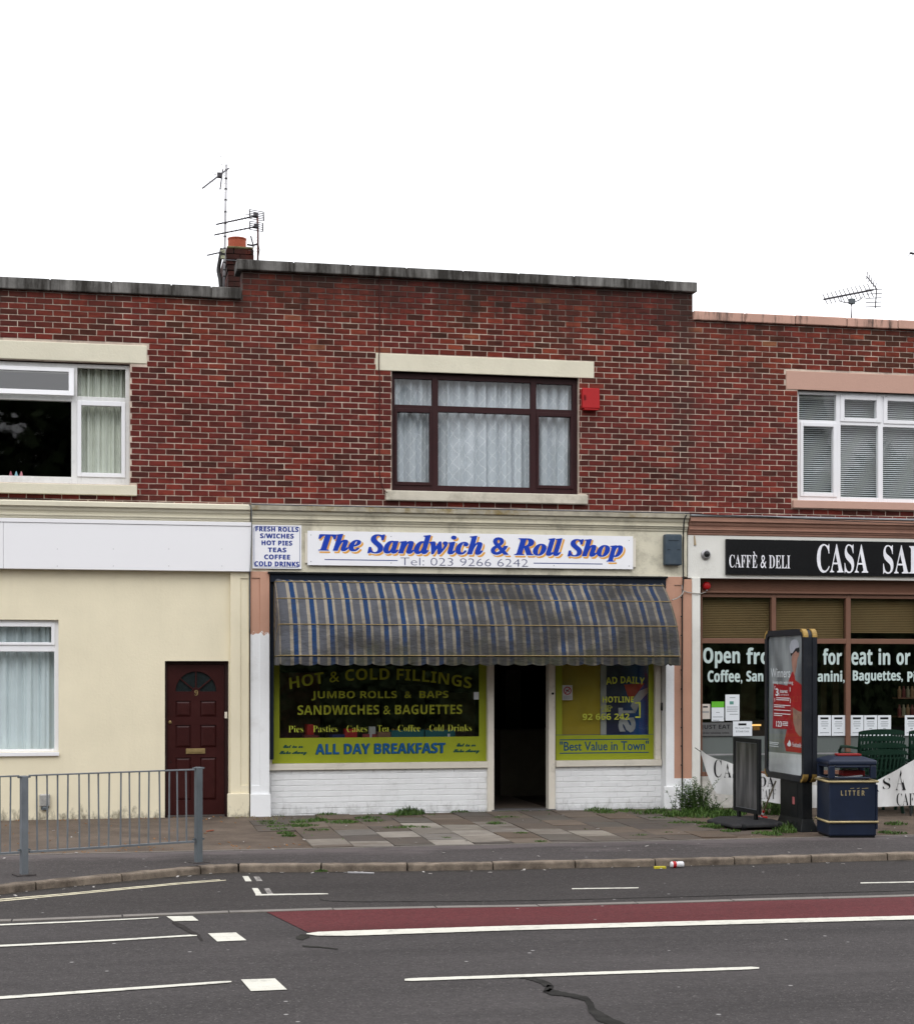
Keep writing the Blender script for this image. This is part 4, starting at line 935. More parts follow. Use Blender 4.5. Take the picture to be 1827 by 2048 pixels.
o1 = rounded(q[0]+.018, q[1]-.018, q[2]+.018, q[3]-.018, .035, 3); o2 = rounded(q[0]+.024, q[1]-.024, q[2]+.024, q[3]-.024, .031, 3); mb = MB(); n_ = len(o1)
for k in range(n_): j = (k+1) % n_; mb.quad((o1[k][0], -.081, o1[k][1]), (o1[j][0], -.081, o1[j][1]), (o2[j][0], -.081, o2[j][1]), (o2[k][0], -.081, o2[k][1]))
mb.build('border_line', m_navy, s2)

# ---- awning
PB = [(-.05, 1160.5), (-.17, 1168), (-.46, 1200.5), (-.73, 1251), (-.86, 1312)]
XL0, XR0 = fx(548, -.02), fx(1324, -.02)
hp = [(y, fz(960, p, y)) for y, p in PB]
piv = fz(546, 1313, -.02)
NS, NA, NF = 8, 6, 150
def hoop(y, z, drop=0.0):
    R = min(.11, -y*.6); pts = []; us = []
    Wd = XR0-XL0
    y0 = -.02
    for k in range(NS+1): t = k/NS; yy = y0+(y+R-y0)*t; pts.append((XL0, yy, piv+(z-piv)*min(1, (t**.55)))); us.append(-.72*(1-t))
    for k in range(1, NA+1): a = pi/2*k/NA; pts.append((XL0+R*(1-cos(a)), y+R-R*sin(a), z)); us.append(.11*k/NA)
    for k in range(1, NF): t = k/NF; pts.append((XL0+R+(Wd-2*R)*t, y, z)); us.append(.11+(Wd-.22)*t)
    for k in range(NA+1): a = pi/2*(1-k/NA); pts.append((XR0-R*(1-cos(a)), y+R-R*sin(a), z)); us.append(.11+(Wd-.22)+.11*k/NA)
    for k in range(1, NS+1): t = 1-k/NS; yy = y0+(y+R-y0)*t; pts.append((XR0, yy, piv+(z-piv)*min(1, (t**.55)))); us.append(Wd+.72*(1-t))
    return pts, us
def cr(p, t):   # catmull-rom through the hoop section
    i = min(int(t), len(p)-2); f = t-i; g = lambda k: p[min(max(k, 0), len(p)-1)]
    o = []
    for c in (0, 1):
        a, b, c_2, d = g(i-1)[c], g(i)[c], g(i+1)[c], g(i+2)[c]
        o.append(.5*((2*b)+(-a+c_2)*f+(2*a-5*b+4*c_2-d)*f*f+(-a+3*b-3*c_2+d)*f**3))
    return o
aw = thing('striped_awning', ((XL0+XR0)/2, -.4, piv), 'grimy blue and beige striped Dutch awning over the sandwich shop windows and door', 'awning')
mb = MB(); uv = []; NR = 24; nn = None; ra = random.Random(2)
for r in range(NR+1):
    t = r/NR*4; y, z = cr(hp, t); pts, us = hoop(y, z); nn = len(pts)
    sag = .012*sin(pi*(t % 1))**2
    for k, (p, u) in enumerate(zip(pts, us)):
        w_ = .004*sin(u*9+r*.8)+.003*sin(u*23+r*1.7)
        inside = 1 if NS+NA < k < nn-NS-NA else 0
        mb.v.append((p[0], p[1]+sag*.6*inside+w_*inside, p[2]-sag*inside)); uv.append((u+.10, 1-r/NR))
for r in range(NR):
    for k in range(nn-1): a = r*nn+k; mb.f.append((a+nn, a+nn+1, a+1, a))
m_aw = awning_mat()
mb.build('canopy', m_aw, aw, smooth=True, uvs=uv)
for k in range(1, 5):
    y, z = hp[k]; pts, us = hoop(y-.006, z+.004); MB().tube(pts, .0055, 6).build('hoop_bar', m_brass, aw, smooth=True)
# valance
mb = MB(); uv = []; y, z = hp[4]; pts, us = hoop(y, z-.012)
fine = []
for k in range(len(pts)-1):
    n2 = 2
    for j in range(n2): t = j/n2; fine.append((tuple(pts[k][i]+(pts[k+1][i]-pts[k][i])*t for i in range(3)), us[k]+(us[k+1]-us[k])*t))
fine.append((pts[-1], us[-1]))
for p, u in fine:
    sc = abs(sin(pi*u/.2325)); dr = .082+.030*sc**.6
    for j in range(4):
        t = j/3; mb.v.append((p[0], p[1]-.006*sin(u*14)*t-.004*sin(u*37)*t, z-.012-dr*t)); uv.append((u+.10, -.05-.1*t))
for k in range(len(fine)-1):
    for j in range(3): a = k*4+j; mb.f.append((a, a+1, a+5, a+4))
mb.build('valance', m_aw, aw, smooth=True, uvs=uv)
MB().box(fx(536, -.12), fx(1335, -.12), -.125, -.052, ZF1-.03, ZF1-.004).build('housing_lid', m_black, aw, bevel=.004)
MB().box(fx(541.5, -.09), fx(1331, -.09), -.09, .058, ZF1-.135, ZF1-.032).build('housing_box', m_navyp, aw)
MB().box(fx(541, -.03), fx(547.5, -.03), -.035, .1, zr+.1, ZF1-.137).build('side_rail', m_navyp, aw)
MB().box(fx(1321, -.03), fx(1330, -.03), -.035, .1, fz(1325, 1330, -.03), ZF1-.137).build('side_rail', m_navyp, aw)
for x in (XL0+.06, XR0-.06): MB().tube([(x, -.01, piv), (x, -.84, hp[4][1]-.01)], .014, 8).build('folding_arm', m_navyp, aw)
# dim furniture deeper in the shop behind the left window
for k, (a, b, t, d, dep, c, nm, lab) in enumerate(((560, 640, 1345, 1478, 2.2, (.20, .05, .05), 'drinks_cabinet', 'dim red drinks cabinet deep inside the shop at the left of the window'),
        (650, 760, 1395, 1478, 3.0, (.16, .13, .10), 'back_counter', 'dim brown counter deep inside the shop behind Pasties and Cakes'),
        (800, 850, 1370, 1478, 3.4, (.13, .13, .14), 'coffee_machine', 'dim grey machine deep inside the shop behind Coffee'),
        (880, 950, 1385, 1478, 2.6, (.15, .12, .06), 'snack_rack', 'dim ochre rack deep inside the shop behind Drinks'))):
    q = rect(a, b, t, d, dep); MB().box(q[0], q[1], dep, dep+.4, 0.0, q[3]).build(nm, M(nm+'_finish', c, .6, .5, 6), None, bevel=.01, label=lab, cat=nm.replace('_', ' '))
# ------------------------------------------------------------------ ground floor: the cafe
ZFR1 = fz2((1399, 1154), (1827, 1163), -.05); ZFR2 = ZCR-HC+.002
MB().box(XC+.004, XD, -.05, .25, ZFR1, ZFR2).build('fascia', M('offwhite_render', (0.73, 0.72, 0.67), .8, .04, 2, .3, 40, dirt=.35, dcol=(.35, .33, .28), dscale=1.5, spread=(.56, .8)), bR)
m_off = MATS['offwhite_render']
MB().box(fx(1364.8, -.07), fx(1382.7, -.07), -.07, -.002, fz(1375, 1557, -.07), ZFR1-.02).build('pilaster_panel', m_peach, bR, bevel=.004)
MB().box(fx(1382.7, -.075), fx(1399.2, -.075), -.085, .16, ZG, ZFR1-.002).build('pilaster', m_off, bR, bevel=.004)
MB().box(fx(1364.8, -.08), fx(1382.6, -.08), -.09, -.001, ZG, fz(1375, 1557, -.07)-.001).build('plinth', m_white, bR, bevel=.008)
YC = .14
xc0 = fx(1399.5, YC); xc1 = XD
zq = lambda q, p=1600: fz(p, q, YC)
zc = {k: fz2((1400, a), (1827, b), YC) for k, (a, b) in dict(ft=(1155, 1163), fb=(1185, 1188.5), rt=(1185, 1188.5), pt=(1194.5, 1198), tt=(1275, 1279.5), tb=(1286, 1289), pb=(1472, 1471), gb=(1541, 1541), sb=(1550, 1549)).items()}
MB().box(xc0, xc1, YC-.05, .25, zc['fb'], ZFR1-.002).build('shopfront_head', m_browndk, bR)
MB().box(xc0, xc1, YC-.07, YC-.051, zc['fb']-.01, zc['fb']+.02).build('head_mould', m_brown, bR, bevel=.005)
cols = [(1402.5, 1540.5), (1549.5, 1689), (1698.5, 1838), (1847, 1985), (1994, 2088)]
up = MB(); holes = []
for a, b in cols: holes.append((fx(a, YC), fx(b, YC), zc['tt'], zc['pt'])); holes.append((fx(a, YC), fx(b, YC), zc['gb'], zc['tb']))
wall(up, xc0, xc1, zc['sb'], zc['fb']-.012, YC-.03, YC+.05, holes); cf = up.build('shopfront_frame', m_brown, bR, bevel=.006)
for i, (a, b, c, d) in enumerate(holes):
    MB().quad((a, YC+.01, c), (b, YC+.01, c), (b, YC+.01, d), (a, YC+.01, d)).build('pane', m_glass2, cf)
m_tan = M('tan_blind_slat', (0.19, 0.125, 0.055), .6, .08, 3)
for i, (a, b) in enumerate(cols[:3]):
    blind('venetian_blind', fx(a, .2)+.01, fx(b, .2)-.01, zc['tt']-.05+(.0 if i < 2 else .12), zc['pt']+.02, .22, .024, .026, m_tan,
          ['tan slatted blind above the O of Open in the first cafe window', 'tan slatted blind in the middle upper cafe pane behind the advertising panel', 'tan slatted blind in the upper cafe pane above eat in or'][i], .95)
    bpy.data.objects[COL.objects[-1].name].parent['group'] = 'tan blinds in the cafe shopfront'
# grey panels under the glass
m_gp = M('grey_frosted_panel', (0.20, 0.215, 0.215), .35, .06, 2, dirt=.15, dcol=(.1, .1, .1), dscale=2)
for a, b in cols: MB().box(fx(a, YC)-.004, fx(b, YC)+.004, YC+.02, YC+.04, zc['gb']-.01, zc['pb']).build('lower_panel', m_gp, bR)
MB().box(xc0, fx(1690, YC), YC-.045, YC-.032, zq(1508.5), zq(1505.5)).build('push_bar', m_alu, bR)
MB().box(xc0, xc1, YC-.08, .3, ZG, zc['sb']-.002).build('base_wall', M('rough_painted_rubble', (0.55, 0.53, 0.49), .9, .25, 7, 1.0, 14, dirt=.55, dcol=(.20, .17, .13), dscale=2.5, spread=(.45, .7)), bR)
# cafe sign
q = rect(1451, 2090, 1083, 1156, -.09); q = (fx(1451, -.09), XD, fz2((1451, 1148), (1827, 1154.5), -.09), fz2((1451, 1077.3), (1827, 1085), -.09))
cs = thing('cafe_sign', ((q[0]+q[1])/2, -.07, q[2]), 'long black cafe sign with white serif capitals over the brown timber shopfront', 'sign')
MB().box(q[0], q[1], -.09, -.052, q[2], q[3]).build('sign_board', M('gloss_black_board', (.006, .006, .007), .25, .1, 2), cs, bevel=.003)
z8x = lambda v: v/4.0716+1380; z8y = lambda v: v/4.0716+1040
m_sw = M('sign_letter_white', (.78, .78, .82), .5)
letter([('CAFF', z8x(315), z8x(493), z8y(283), z8y(388), 'serif', -.004), ('E', z8x(502), z8x(543), z8y(285), z8y(389), 'serif', -.004), ('&', z8x(570), z8x(617), z8y(286), z8y(392), 'serif', -.004),
        ('DELI', z8x(638), z8x(810), z8y(288), z8y(393), 'serif', -.004), ('CASA', z8x(1028), z8x(1445), z8y(197), z8y(432), 'serif', .0), ('SAR', z8x(1567), z8x(1900), z8y(206), z8y(440), 'serif', .0)], 'sign_lettering', m_sw, cs, -.092)
qq = (fx(z8x(512), -.092), fz(1507, z8y(252), -.092)); MB().obox((qq[0]+.012, -.0922, qq[1]-.03), (.010, 0, -.022), (.006, 0, .004), (0, .0004, 0)).build('accent', m_sw, cs)
# vinyl lettering on the cafe glass
m_mint = M('mint_vinyl', (0.50, 0.60, 0.575), .5, .03, 3)
z3x = lambda v: v/4.435+1360; z3y = lambda v: v/4.435+1240; z4x = lambda v: v/4.435+1567
YO = YC-.002
letter([('Open', z3x(200), z3x(527), z3y(245), z3y(427), 'sansb'), ('from', z3x(583), z3x(583)+78, z3y(245), z3y(393), 'sansb'), ('for', z4x(342), z4x(512), z3y(252), z3y(397), 'sansb'),
        ('eat', z4x(595), z4x(783), z3y(262), z3y(400), 'sansb'), ('in', z4x(836), z4x(940), z3y(252), z3y(397), 'sansb'), ('or', z4x(995), z4x(1118), z3y(290), z3y(398), 'sansb'),
        ('Coffee,', z3x(240), z3x(548), z3y(442), z3y(566), 'sansb'), ('San', z3x(583), z3x(583)+34, z3y(450), z3y(546), 'sansb'), ('Panini,', z4x(245), z4x(537), z3y(448), z3y(562), 'sansb'),
        ('Baguettes,', z4x(608), z4x(1052), z3y(448), z3y(566), 'sansb'), ('Pi', z4x(1092), z4x(1165), z3y(452), z3y(548), 'sansb')], 'window_lettering', m_mint, cf, YO, fat=(.45, .3, 4))
# sheets stuck to the glass
def note(p0, p1, t, b, label, name='paper_notice', col=None, bars=(), cat='notice', group=None, Y=YC-.001, head=None, txt=()):
    q = rect(p0, p1, t, b, Y); o = thing(name, ((q[0]+q[1])/2, Y, q[2]), label, cat, group)
    flat(q, Y, 'sheet', col or m_paper, o)
    if head: mb = MB(); wdt = q[1]-q[0]; hg = q[3]-q[2]; mb.box(q[0]+wdt*head[0], q[0]+wdt*head[1], Y-.003, Y-.002, q[3]-hg*head[3], q[3]-hg*head[2]); mb.build('header_block', head[4], o)
    if bars:
        mb = MB(); wdt = q[1]-q[0]; hg = q[3]-q[2]
        for u0, u1, v in bars: mb.box(q[0]+wdt*u0, q[0]+wdt*u1, Y-.003, Y-.002, q[3]-hg*v-.004, q[3]-hg*v+.004)
        mb.build('printed_lines', m_greyink, o)
    if txt: letter(txt, 'printed_words', m_greyink, o, Y-.003)
    return o
note(1400, 1419, 1408, 1438, 'small cream notice with colour strip at the left edge of the cafe window', col=M('cream_paper', (.55, .50, .45), .7), head=(.25, .75, .14, .24, m_blackink), bars=((.08, .9, .5), (.08, .9, .56)))
note(1422, 1447, 1403, 1442.5, 'certificate with bright green top third on the cafe window', head=(0, 1, 0, .30, M('cert_green', (.12, .45, .03), .6)), bars=((.1, .9, .78), (.1, .6, .95), (.35, .65, .55)))
note(1449.5, 1477.7, 1389, 1441, 'tall white price list highest on the cafe window', head=(.30, .58, .26, .38, M('teal_print', (.12, .28, .24), .6)), bars=((.3, .7, .12), (.1, .9, .48), (.1, .9, .56), (.1, .85, .64), (.3, .9, .76)))
je = note(1399.8, 1463.5, 1445, 1472, 'grey JUST EAT panel low in the first cafe window', name='takeaway_panel', col=M('mid_grey_panel', (.11, .11, .11), .5), cat='panel')
letter([('JUST EAT', 1401, 1459, 1449.5, 1460, 'sansb'), ('Order takeaway online', 1403.5, 1456.5, 1463.5, 1468.5, F, .01)], 'panel_lettering', m_blackink, je, YC-.004)
note(1464.5, 1503, 1442.5, 1472, 'white card saying We Accept Debit & Credit Cards', head=(.28, .70, .14, .28, m_blackink), txt=[('We Accept Debit', 1468.5, 1498.5, 1454, 1458.5, F, .01), ('& Credit Cards', 1471, 1496.5, 1460.5, 1464.5, F, .01)])
for k, (a, b) in enumerate(((1634.6, 1660.6), (1662, 1688.8), (1699.6, 1725.5), (1726.6, 1753), (1754, 1780.5), (1808, 1835))):
    note(a, b, 1430.5, 1471.5, ['white menu sheet right behind the advertising panel, first of the row', 'white menu sheet just left of the brown window post', 'white menu sheet just right of the brown window post', 'white menu sheet, middle of the three over the green chairs',
         'white menu sheet, last of the three over the green chairs', 'white menu sheet at the far right edge of the cafe window'][k], name='menu_sheet', cat='menu', group='menu sheets along the cafe window', head=(.18, .80, .10, .20, m_blackink), bars=((.25, .75, .32), (.2, .8, .42), (.25, .75, .52), (.4, .6, .64), (.15, .85, .85)))
# inside the cafe
ZI = 0.0
MB().box(fx(1500, .9), fx(1660, .9), 1.5, 2.1, ZI, 1.15).build('display_counter', M('dark_counter', (.05, .035, .025), .5), bR)
lamp = M('lamp_glow', (1, .6, .2)); lb = lamp.node_tree.nodes['Principled BSDF']; lb.inputs['Emission Color'].default_value = (1, .55, .16, 1); lb.inputs['Emission Strength'].default_value = 0.9
q = rect(1503, 1521, 1444, 1452, .6); MB().box(q[0], q[1], .6, .64, q[2], q[2]+.025).build('food_warmer_lamp', lamp, None, label='glowing orange food warmer light inside the cafe beside the white card', cat='lamp')
MB().box(q[0]+.02, q[1]-.02, .6, .85, q[2]-.06, q[2]-.015).build('food_tray', M('pastry_brown', (.30, .14, .03), .6, .3, 20), None, label='tray of browned pastries under the orange food warmer light', cat='tray')
m_yw = M('ochre_wall_panel', (.045, .030, .010), .8, .2, 3)
for a, b in ((1640, 1652), (1664, 1676), (1480, 1510), (1600, 1626)): MB().box(fx(a, 2), fx(b, 2), 2.0, 2.05, 0, fz(a, 1300, 2)).build('wall_panel', m_yw, bR)
sh_ = thing('bottle_shelf', (fx(1815, 1.2), 1.2, 0), 'dim shelf of jars and bottles inside the cafe at the far right', 'shelf')
for t in (1395, 1432): MB().box(fx(1795, 1.2), fx(1900, 1.2), 1.2, 1.4, fz(1827, t, 1.2)-.02, fz(1827, t, 1.2)).build('shelf_board', m_browndk, sh_)
jm = [M('jar_%d' % k, c, .3) for k, c in enumerate(((.22, .13, .07), (.12, .03, .03), (.20, .18, .12)))]
for t in (1395, 1432):
    for k in range(9): MB().lathe([(.028, 0), (.03, .11), (.016, .14), (.016, .17)], (fx(1799+k*8.5, 1.25), 1.28, fz(1827, t, 1.2)), 10).build('jar', jm[(k*7+t) % 3], None, label='jar on the %s shelf inside the cafe, %s from the left' % ({1395: 'upper', 1432: 'lower'}[t], ('first', 'second', 'third', 'fourth', 'fifth', 'sixth', 'seventh', 'eighth', 'ninth')[k]), cat='jar', group='jars on the cafe shelf')

# ------------------------------------------------------------------ fittings on the fronts
q = rect(1160.5, 1195, 778, 819, 0)
al = thing('burglar_alarm', ((q[0]+q[1])/2, -.05, q[2]), 'bright red alarm box on the brickwork right of the dark framed upper window', 'alarm')
MB().prism([(q[0], -.10, q[2]), (q[1], -.10, q[2]), (q[1], -.085, q[3]), (q[0], -.085, q[3])], (0, .085, 0)).build('alarm_cover', m_red, al, bevel=.012, seg=3)
MB().box(q[0]+.02, q[1]-.02, -.095, -.005, q[2]-.022, q[2]-.001).build('alarm_base', m_red, al, bevel=.006)
mb = MB()
for k in range(5): mb.box(q[0]+.016, q[0]+.046, -.1035, -.099, q[3]-.10-k*.014, q[3]-.106-k*.014)
mb.build('sounder_slots', M('dark_red', (.12, .005, .006), .6), al)
q = rect(1326, 1360, 1069, 1131, -.09)
a2 = thing('alarm_box', ((q[0]+q[1])/2, -.09, q[2]), 'weathered blue grey alarm box at the right end of the shop fascia', 'alarm')
mA = M('faded_blue_box', (.045, .065, .085), .6, .12, 6, .1, 40, dirt=.4, dcol=(.12, .13, .13), dscale=6)
MB().box(q[0], q[1], -.16, -.052, q[2], q[3]).build('box_cover', mA, a2, bevel=.02, seg=3)
mb = MB(); zc_ = (q[2]+q[3])/2
mb.box(q[0]+.05, q[1]-.05, -.163, -.159, q[3]-.09, q[3]-.085)
for s in (-1, 1): mb.box((q[0]+q[1])/2+s*.07-.02, (q[0]+q[1])/2+s*.07+.02, -.1635, -.159, zc_-.003, zc_+.003)
mb.build('cover_marks', m_black, a2)
# dome camera
x, z = fx(1411.5, -.08), fz(1411, 1109, -.08)
cc = thing('security_camera', (x, -.07, z-.06), 'round grey dome security camera on the white fascia left of the cafe sign', 'camera')
MB().lathe([(.068, 0), (.068, .02), (.052, .032), (.048, .045)], (x, -.052, z), 24, 'y').build('camera_base', m_alu, cc, smooth=False)
MB().lathe([(.044, 0), (.040, .015), (.03, .03), (.015, .038), (0.001, .04)], (x+.004, -.0975, z+.004), 20, 'y').build('camera_dome', M('dark_dome', (.02, .02, .022), .15), cc, smooth=True)
# red sounder in the cafe opening corner
x, z = fx(1412.5, .05), fz(1412, 1171.5, .05)
rs = thing('fire_bell', (x, .03, z-.06), 'round red sounder in the top left corner of the cafe shopfront', 'sounder')
MB().lathe([(.056, 0), (.058, .03), (.05, .06), (.03, .068), (0.001, .07)], (x, YC-.051, z), 20, 'y').build('bell_body', m_red, rs, smooth=True)
MB().lathe([(.012, 0), (.012, .02)], (x, YC-.09, z-.068), 10).build('bell_lamp', m_alu, rs)
MB().tube([(fx(1395.5+dx, -.06), -.055, fz(1386, y, -.06)) for dx, y in ((-7.5, 1071), (-6.5, 1084), (-6, 1090))], [.008, .012, .017], 6).build('expanding_foam_streak', M('dried_sealant', (.40, .30, .18), .8), bR)
# cables
def cable(name, pts, r, mat, label=None, cat='cable', clips=None, parent=None, n=6):
    P = [Vector(p) for p in pts]; out = []
    for i in range(len(P)-1):
        for k in range(4):
            t = k/4; g = lambda j: P[min(max(j, 0), len(P)-1)]
            a, b, c, d = g(i-1), g(i), g(i+1), g(i+2)
            out.append(.5*((2*b)+(-a+c)*t+(2*a-5*b+4*c-d)*t*t+(-a+3*b-3*c+d)*t**3))
    out.append(P[-1])
    if label and clips:
        o = thing(name, tuple(P[-1]), label, cat); MB().tube(out, r, n).build('cable_run', mat, o, smooth=True)
        for c in clips: MB().box(c[0]-.016, c[0]+.010, c[1]-.012, c[1]+.006, c[2]-.008, c[2]+.008).build('cable_clip', mat, o)
        return o
    return MB().tube(out, r, n).build(name, mat, parent, smooth=True, **({'label': label, 'cat': cat} if label else {}))
P0 = lambda px, py, Y=-.02: (fx(px, Y), Y, fz(px, py, Y))
cable('downlead_cable', [P0(758.5, 553, -.10), P0(758.5, 562, -.012), P0(759, 640), P0(758.5, 700)]+[P0(757.5, 712, -.024), P0(757.5, 738, -.024), P0(759, 760), P0(758.5, 860), P0(758.5, 940), P0(761, 960), P0(768, 980, -.03), P0(774, 985, -.09)], .0068, m_rcable, 'thin red brown cable running down the brickwork from coping to centre window sill')
cp = [P0(1372, 1030, -.20), P0(1367.5, 1040, -.19), P0(1366, 1062, -.14), P0(1365.5, 1075, -.07), P0(1365.5, 1130, -.07), P0(1365.8, 1160, -.10), P0(1364, 1185, -.10), P0(1363.4, 1215, -.10), P0(1363.6, 1300, -.10), P0(1363, 1400, -.10), P0(1363.4, 1480, -.10), P0(1363.4, 1563, -.10), P0(1363, 1600, -.13)]
cable('drop_cable', cp, .010, m_cable, 'black cable clipped down the peach pilaster between the shop and the cafe', clips=[P0(1362.5, y, -.10) for y in (1195, 1233, 1271, 1340, 1378, 1418, 1455, 1492, 1530)])
cable('loop_cable', [P0(1366, 1183, -.11), P0(1361, 1191, -.13), P0(1352, 1197, -.15), P0(1343, 1200, -.2)], .0085, m_ccable, 'pale cable looping from the pilaster to the awning end')
cable('branch_cable', [P0(1366, 1181, -.11), P0(1372, 1184, -.09), P0(1385, 1186, -.1), P0(1400, 1187, -.09), P0(1404, 1186, .05), P0(1411, 1184, .06)], .0065, m_ccable, 'thin cable crossing the white pilaster towards the red sounder')
cable('cornice_cable', [P0(1369, 1027, -.2), P0(1450, 1031, -.19), P0(1540, 1034, -.19), P0(1640, 1040, -.19), P0(1740, 1044, -.19), P0(1850, 1048, -.19), P0(2050, 1056, -.19)], .006, m_cable, 'black cable lying along the lead flashing over the cafe cornice')
cable('party_cable', [P0(498, 1009, -.19), P0(502.5, 1016, -.19), P0(503.5, 1035, -.19), P0(503.2, 1060, -.14), P0(502, 1100, -.14), P0(500.5, 1140, -.13), P0(499.8, 1160, -.08), P0(499.8, 1200, -.075), P0(499.2, 1265, -.075)], .0062, m_galvdk, 'thin grey cable down the joint between cream house and sandwich shop')
MB().box(XB-.011, XB+.003, -.045, -.001, ZG, fbL-.01).build('party_joint', M('dark_joint', (.10, .085, .07), .9, .3, 8), bM)
cable('wall_top_cable', [P0(-150, 992, -.03), P0(60, 997, -.03), P0(180, 1004, -.03), P0(300, 1005, -.03), P0(420, 1009, -.03), P0(498, 1010, -.10)], .005, m_cable, 'black cable sagging along the top of the cream cornice')

# ------------------------------------------------------------------ advertising panel
XA0 = 8.20; YA0, YA1 = -3.07, -1.85
adz0, adz1 = .545, 2.395
ad = thing('advertising_panel', (XA0+.08, (YA0+YA1)/2, pave_z(-2.5)), 'freestanding black advertising panel with gold corners and a red bank poster facing left', 'advertising panel')
mAd = M('charcoal_cabinet', (.011, .013, .018), .45, .12, 4, spec=.25, dirt=.2, dcol=(.07, .07, .07), dscale=5)
def ringYZ(y0, y1, z0, z1, r, x0, x1, w):
    o = rounded(y0, y1, z0, z1, r, 5); i = rounded(y0+w, y1-w, z0+w, z1-w, max(.01, r-w*.6), 5); n = len(o); vs = []
    for X in (x0, x1):
        vs += [(X, a, b) for a, b in o]+[(X, a, b) for a, b in i]
    fs = []
    for k in range(n):
        j = (k+1) % n
        fs += [(k, j, n+j, n+k), (2*n+k, 3*n+k, 3*n+j, 2*n+j), (k, 2*n+k, 2*n+j, j), (n+k, n+j, 3*n+j, 3*n+k)]
    return vs, fs
vs, fs = ringYZ(YA0, YA1, adz0, adz1, .10, XA0, XA0+.055, .07); MB().add(vs, fs).build('face_frame', mAd, ad)
vs, fs = ringYZ(YA0, YA1, adz0, adz1, .10, XA0+.115, XA0+.17, .07); MB().add(vs, fs).build('face_frame', mAd, ad)
pts = [(XA0+.056, a, b) for a, b in rounded(YA0+.012, YA1-.012, adz0+.012, adz1-.012, .09, 5)]
MB().prism(pts, (.058, 0, 0)).build('cabinet_core', mAd, ad)
m_gold = M('worn_gold_paint', (.30, .19, .05), .5, .25, 12, .2, 40, dirt=.5, dcol=(.10, .07, .03), dscale=8)
for ya in (0, 1):
    for za in (0, 1):
        for xa in (0, .115):
            yc, zc2 = (YA0+.10, YA1-.10)[ya], (adz0+.10, adz1-.10)[za]; s, t = (-1, 1)[ya], (-1, 1)[za]; p_ = []
            for k in range(7): a = radians(90*k/6); p_.append((cos(a)*s, sin(a)*t))
            o = [(XA0+xa-.0025, yc+.103*c, zc2+.103*d) for c, d in p_]; i = [(XA0+xa-.0025, yc+.070*c, zc2+.070*d) for c, d in p_]
            mb = MB(); n = len(o); X2 = [(v[0]+.06, v[1], v[2]) for v in o]; X3 = [(v[0]+.06, v[1], v[2]) for v in i]
            mb.add(o+i+X2+X3, [(k, k+1, n+k+1, n+k) for k in range(n-1)]+[(k, 2*n+k, 2*n+k+1, k+1) for k in range(n-1)]+[(2*n+k, 3*n+k, 3*n+k+1, 2*n+k+1) for k in range(n-1)])
            mb.build('gold_corner', m_gold, ad)
# poster, on the face that looks left
py0, py1, pz0, pz1 = YA1-.075, YA0+.075, adz0+.075, adz1-.075     # u runs from the far edge to the near edge
def pm():
    m, n, l, b = newmat('poster_grey_print'); g = n.new('ShaderNodeNewGeometry'); s = n.new('ShaderNodeSeparateXYZ'); l.new(g.outputs['Position'], s.inputs[0])
    w_ = noise(n, l, pos(n, l, (1, 1.6, .5)), 3.0, 2, .5)
    c = mixc(n, l, mrange(n, l, w_, .35, .65, 0, 1), (.14, .145, .155), (.36, .37, .38))
    k = mrange(n, l, s.outputs[2], pz0+.2, pz0+.8, .6, 0); c = mixc(n, l, k, c, (.17, .18, .16))
    l.new(c, b.inputs['Base Color']); b.inputs['Roughness'].default_value = .35; return m
XPo = XA0+.03
def U(zxv, zyv, d=0.0):
    u = (zxv-760)/325.0; v = (1395-zyv)/1265.0
    return (XPo-d, py0+(py1-py0)*u, pz0+(pz1-pz0)*v)
MB().box(XPo, XPo+.02, py1, py0, pz0, pz1).build('poster', pm(), ad); po_ = bpy.data.objects['poster']
def pp(name, pts, mat, d): return MB().poly([U(a, b, d) for a, b in pts]).build(name, mat, po_)
m_sk = M('printed_skin', (.42, .21, .16), .5, .2, 9); m_rd = M('printed_red', (.40, .018, .020), .45, .18, 5); m_gw = M('printed_white', (.88, .88, .90), .5, .05, 5)
pp('printed_torso', [(1000, 440), (975, 470), (960, 510), (940, 560), (930, 640), (955, 720), (975, 800), (965, 900), (930, 1000), (905, 1110), (925, 1190), (1085, 1190), (1085, 610), (1060, 570), (1010, 535), (1003, 480)], m_rd, .001)
pp('printed_face', [(985, 300), (1010, 250), (1045, 240), (1046, 300), (1028, 350), (1022, 410), (1003, 500), (985, 440), (975, 350)], m_sk, .002)
pp('printed_hair', [(1008, 240), (1046, 232), (1049, 270), (1036, 292), (1018, 270), (985, 300), (972, 320), (968, 296)], m_blackink, .003)
pp('printed_cap', [(965, 285), (958, 225), (972, 180), (1000, 162), (1030, 170), (1043, 200), (1046, 238), (1015, 246), (985, 290)], M('printed_cap_grey', (.46, .45, .50), .5), .004)
pp('printed_arm', [(985, 780), (1015, 800), (1050, 818), (1085, 818), (1085, 1035), (1050, 1042), (1015, 1000), (993, 920)], M('printed_arm_skin', (.33, .19, .14), .5, .25, 7), .003)
pp('offer_panel', [(808, 568), (968, 590), (970, 700), (972, 985), (798, 990)], M('printed_deep_red', (.36, .014, .020), .45, .15, 5), .0035)
pp('bottom_band', [(760, 1215), (1085, 1205), (1085, 1395), (760, 1395)], M('printed_pale_band', (.62, .62, .63), .5, .1, 6), .002)
pl = lambda d: (lambda a, b: U(a, b, d))
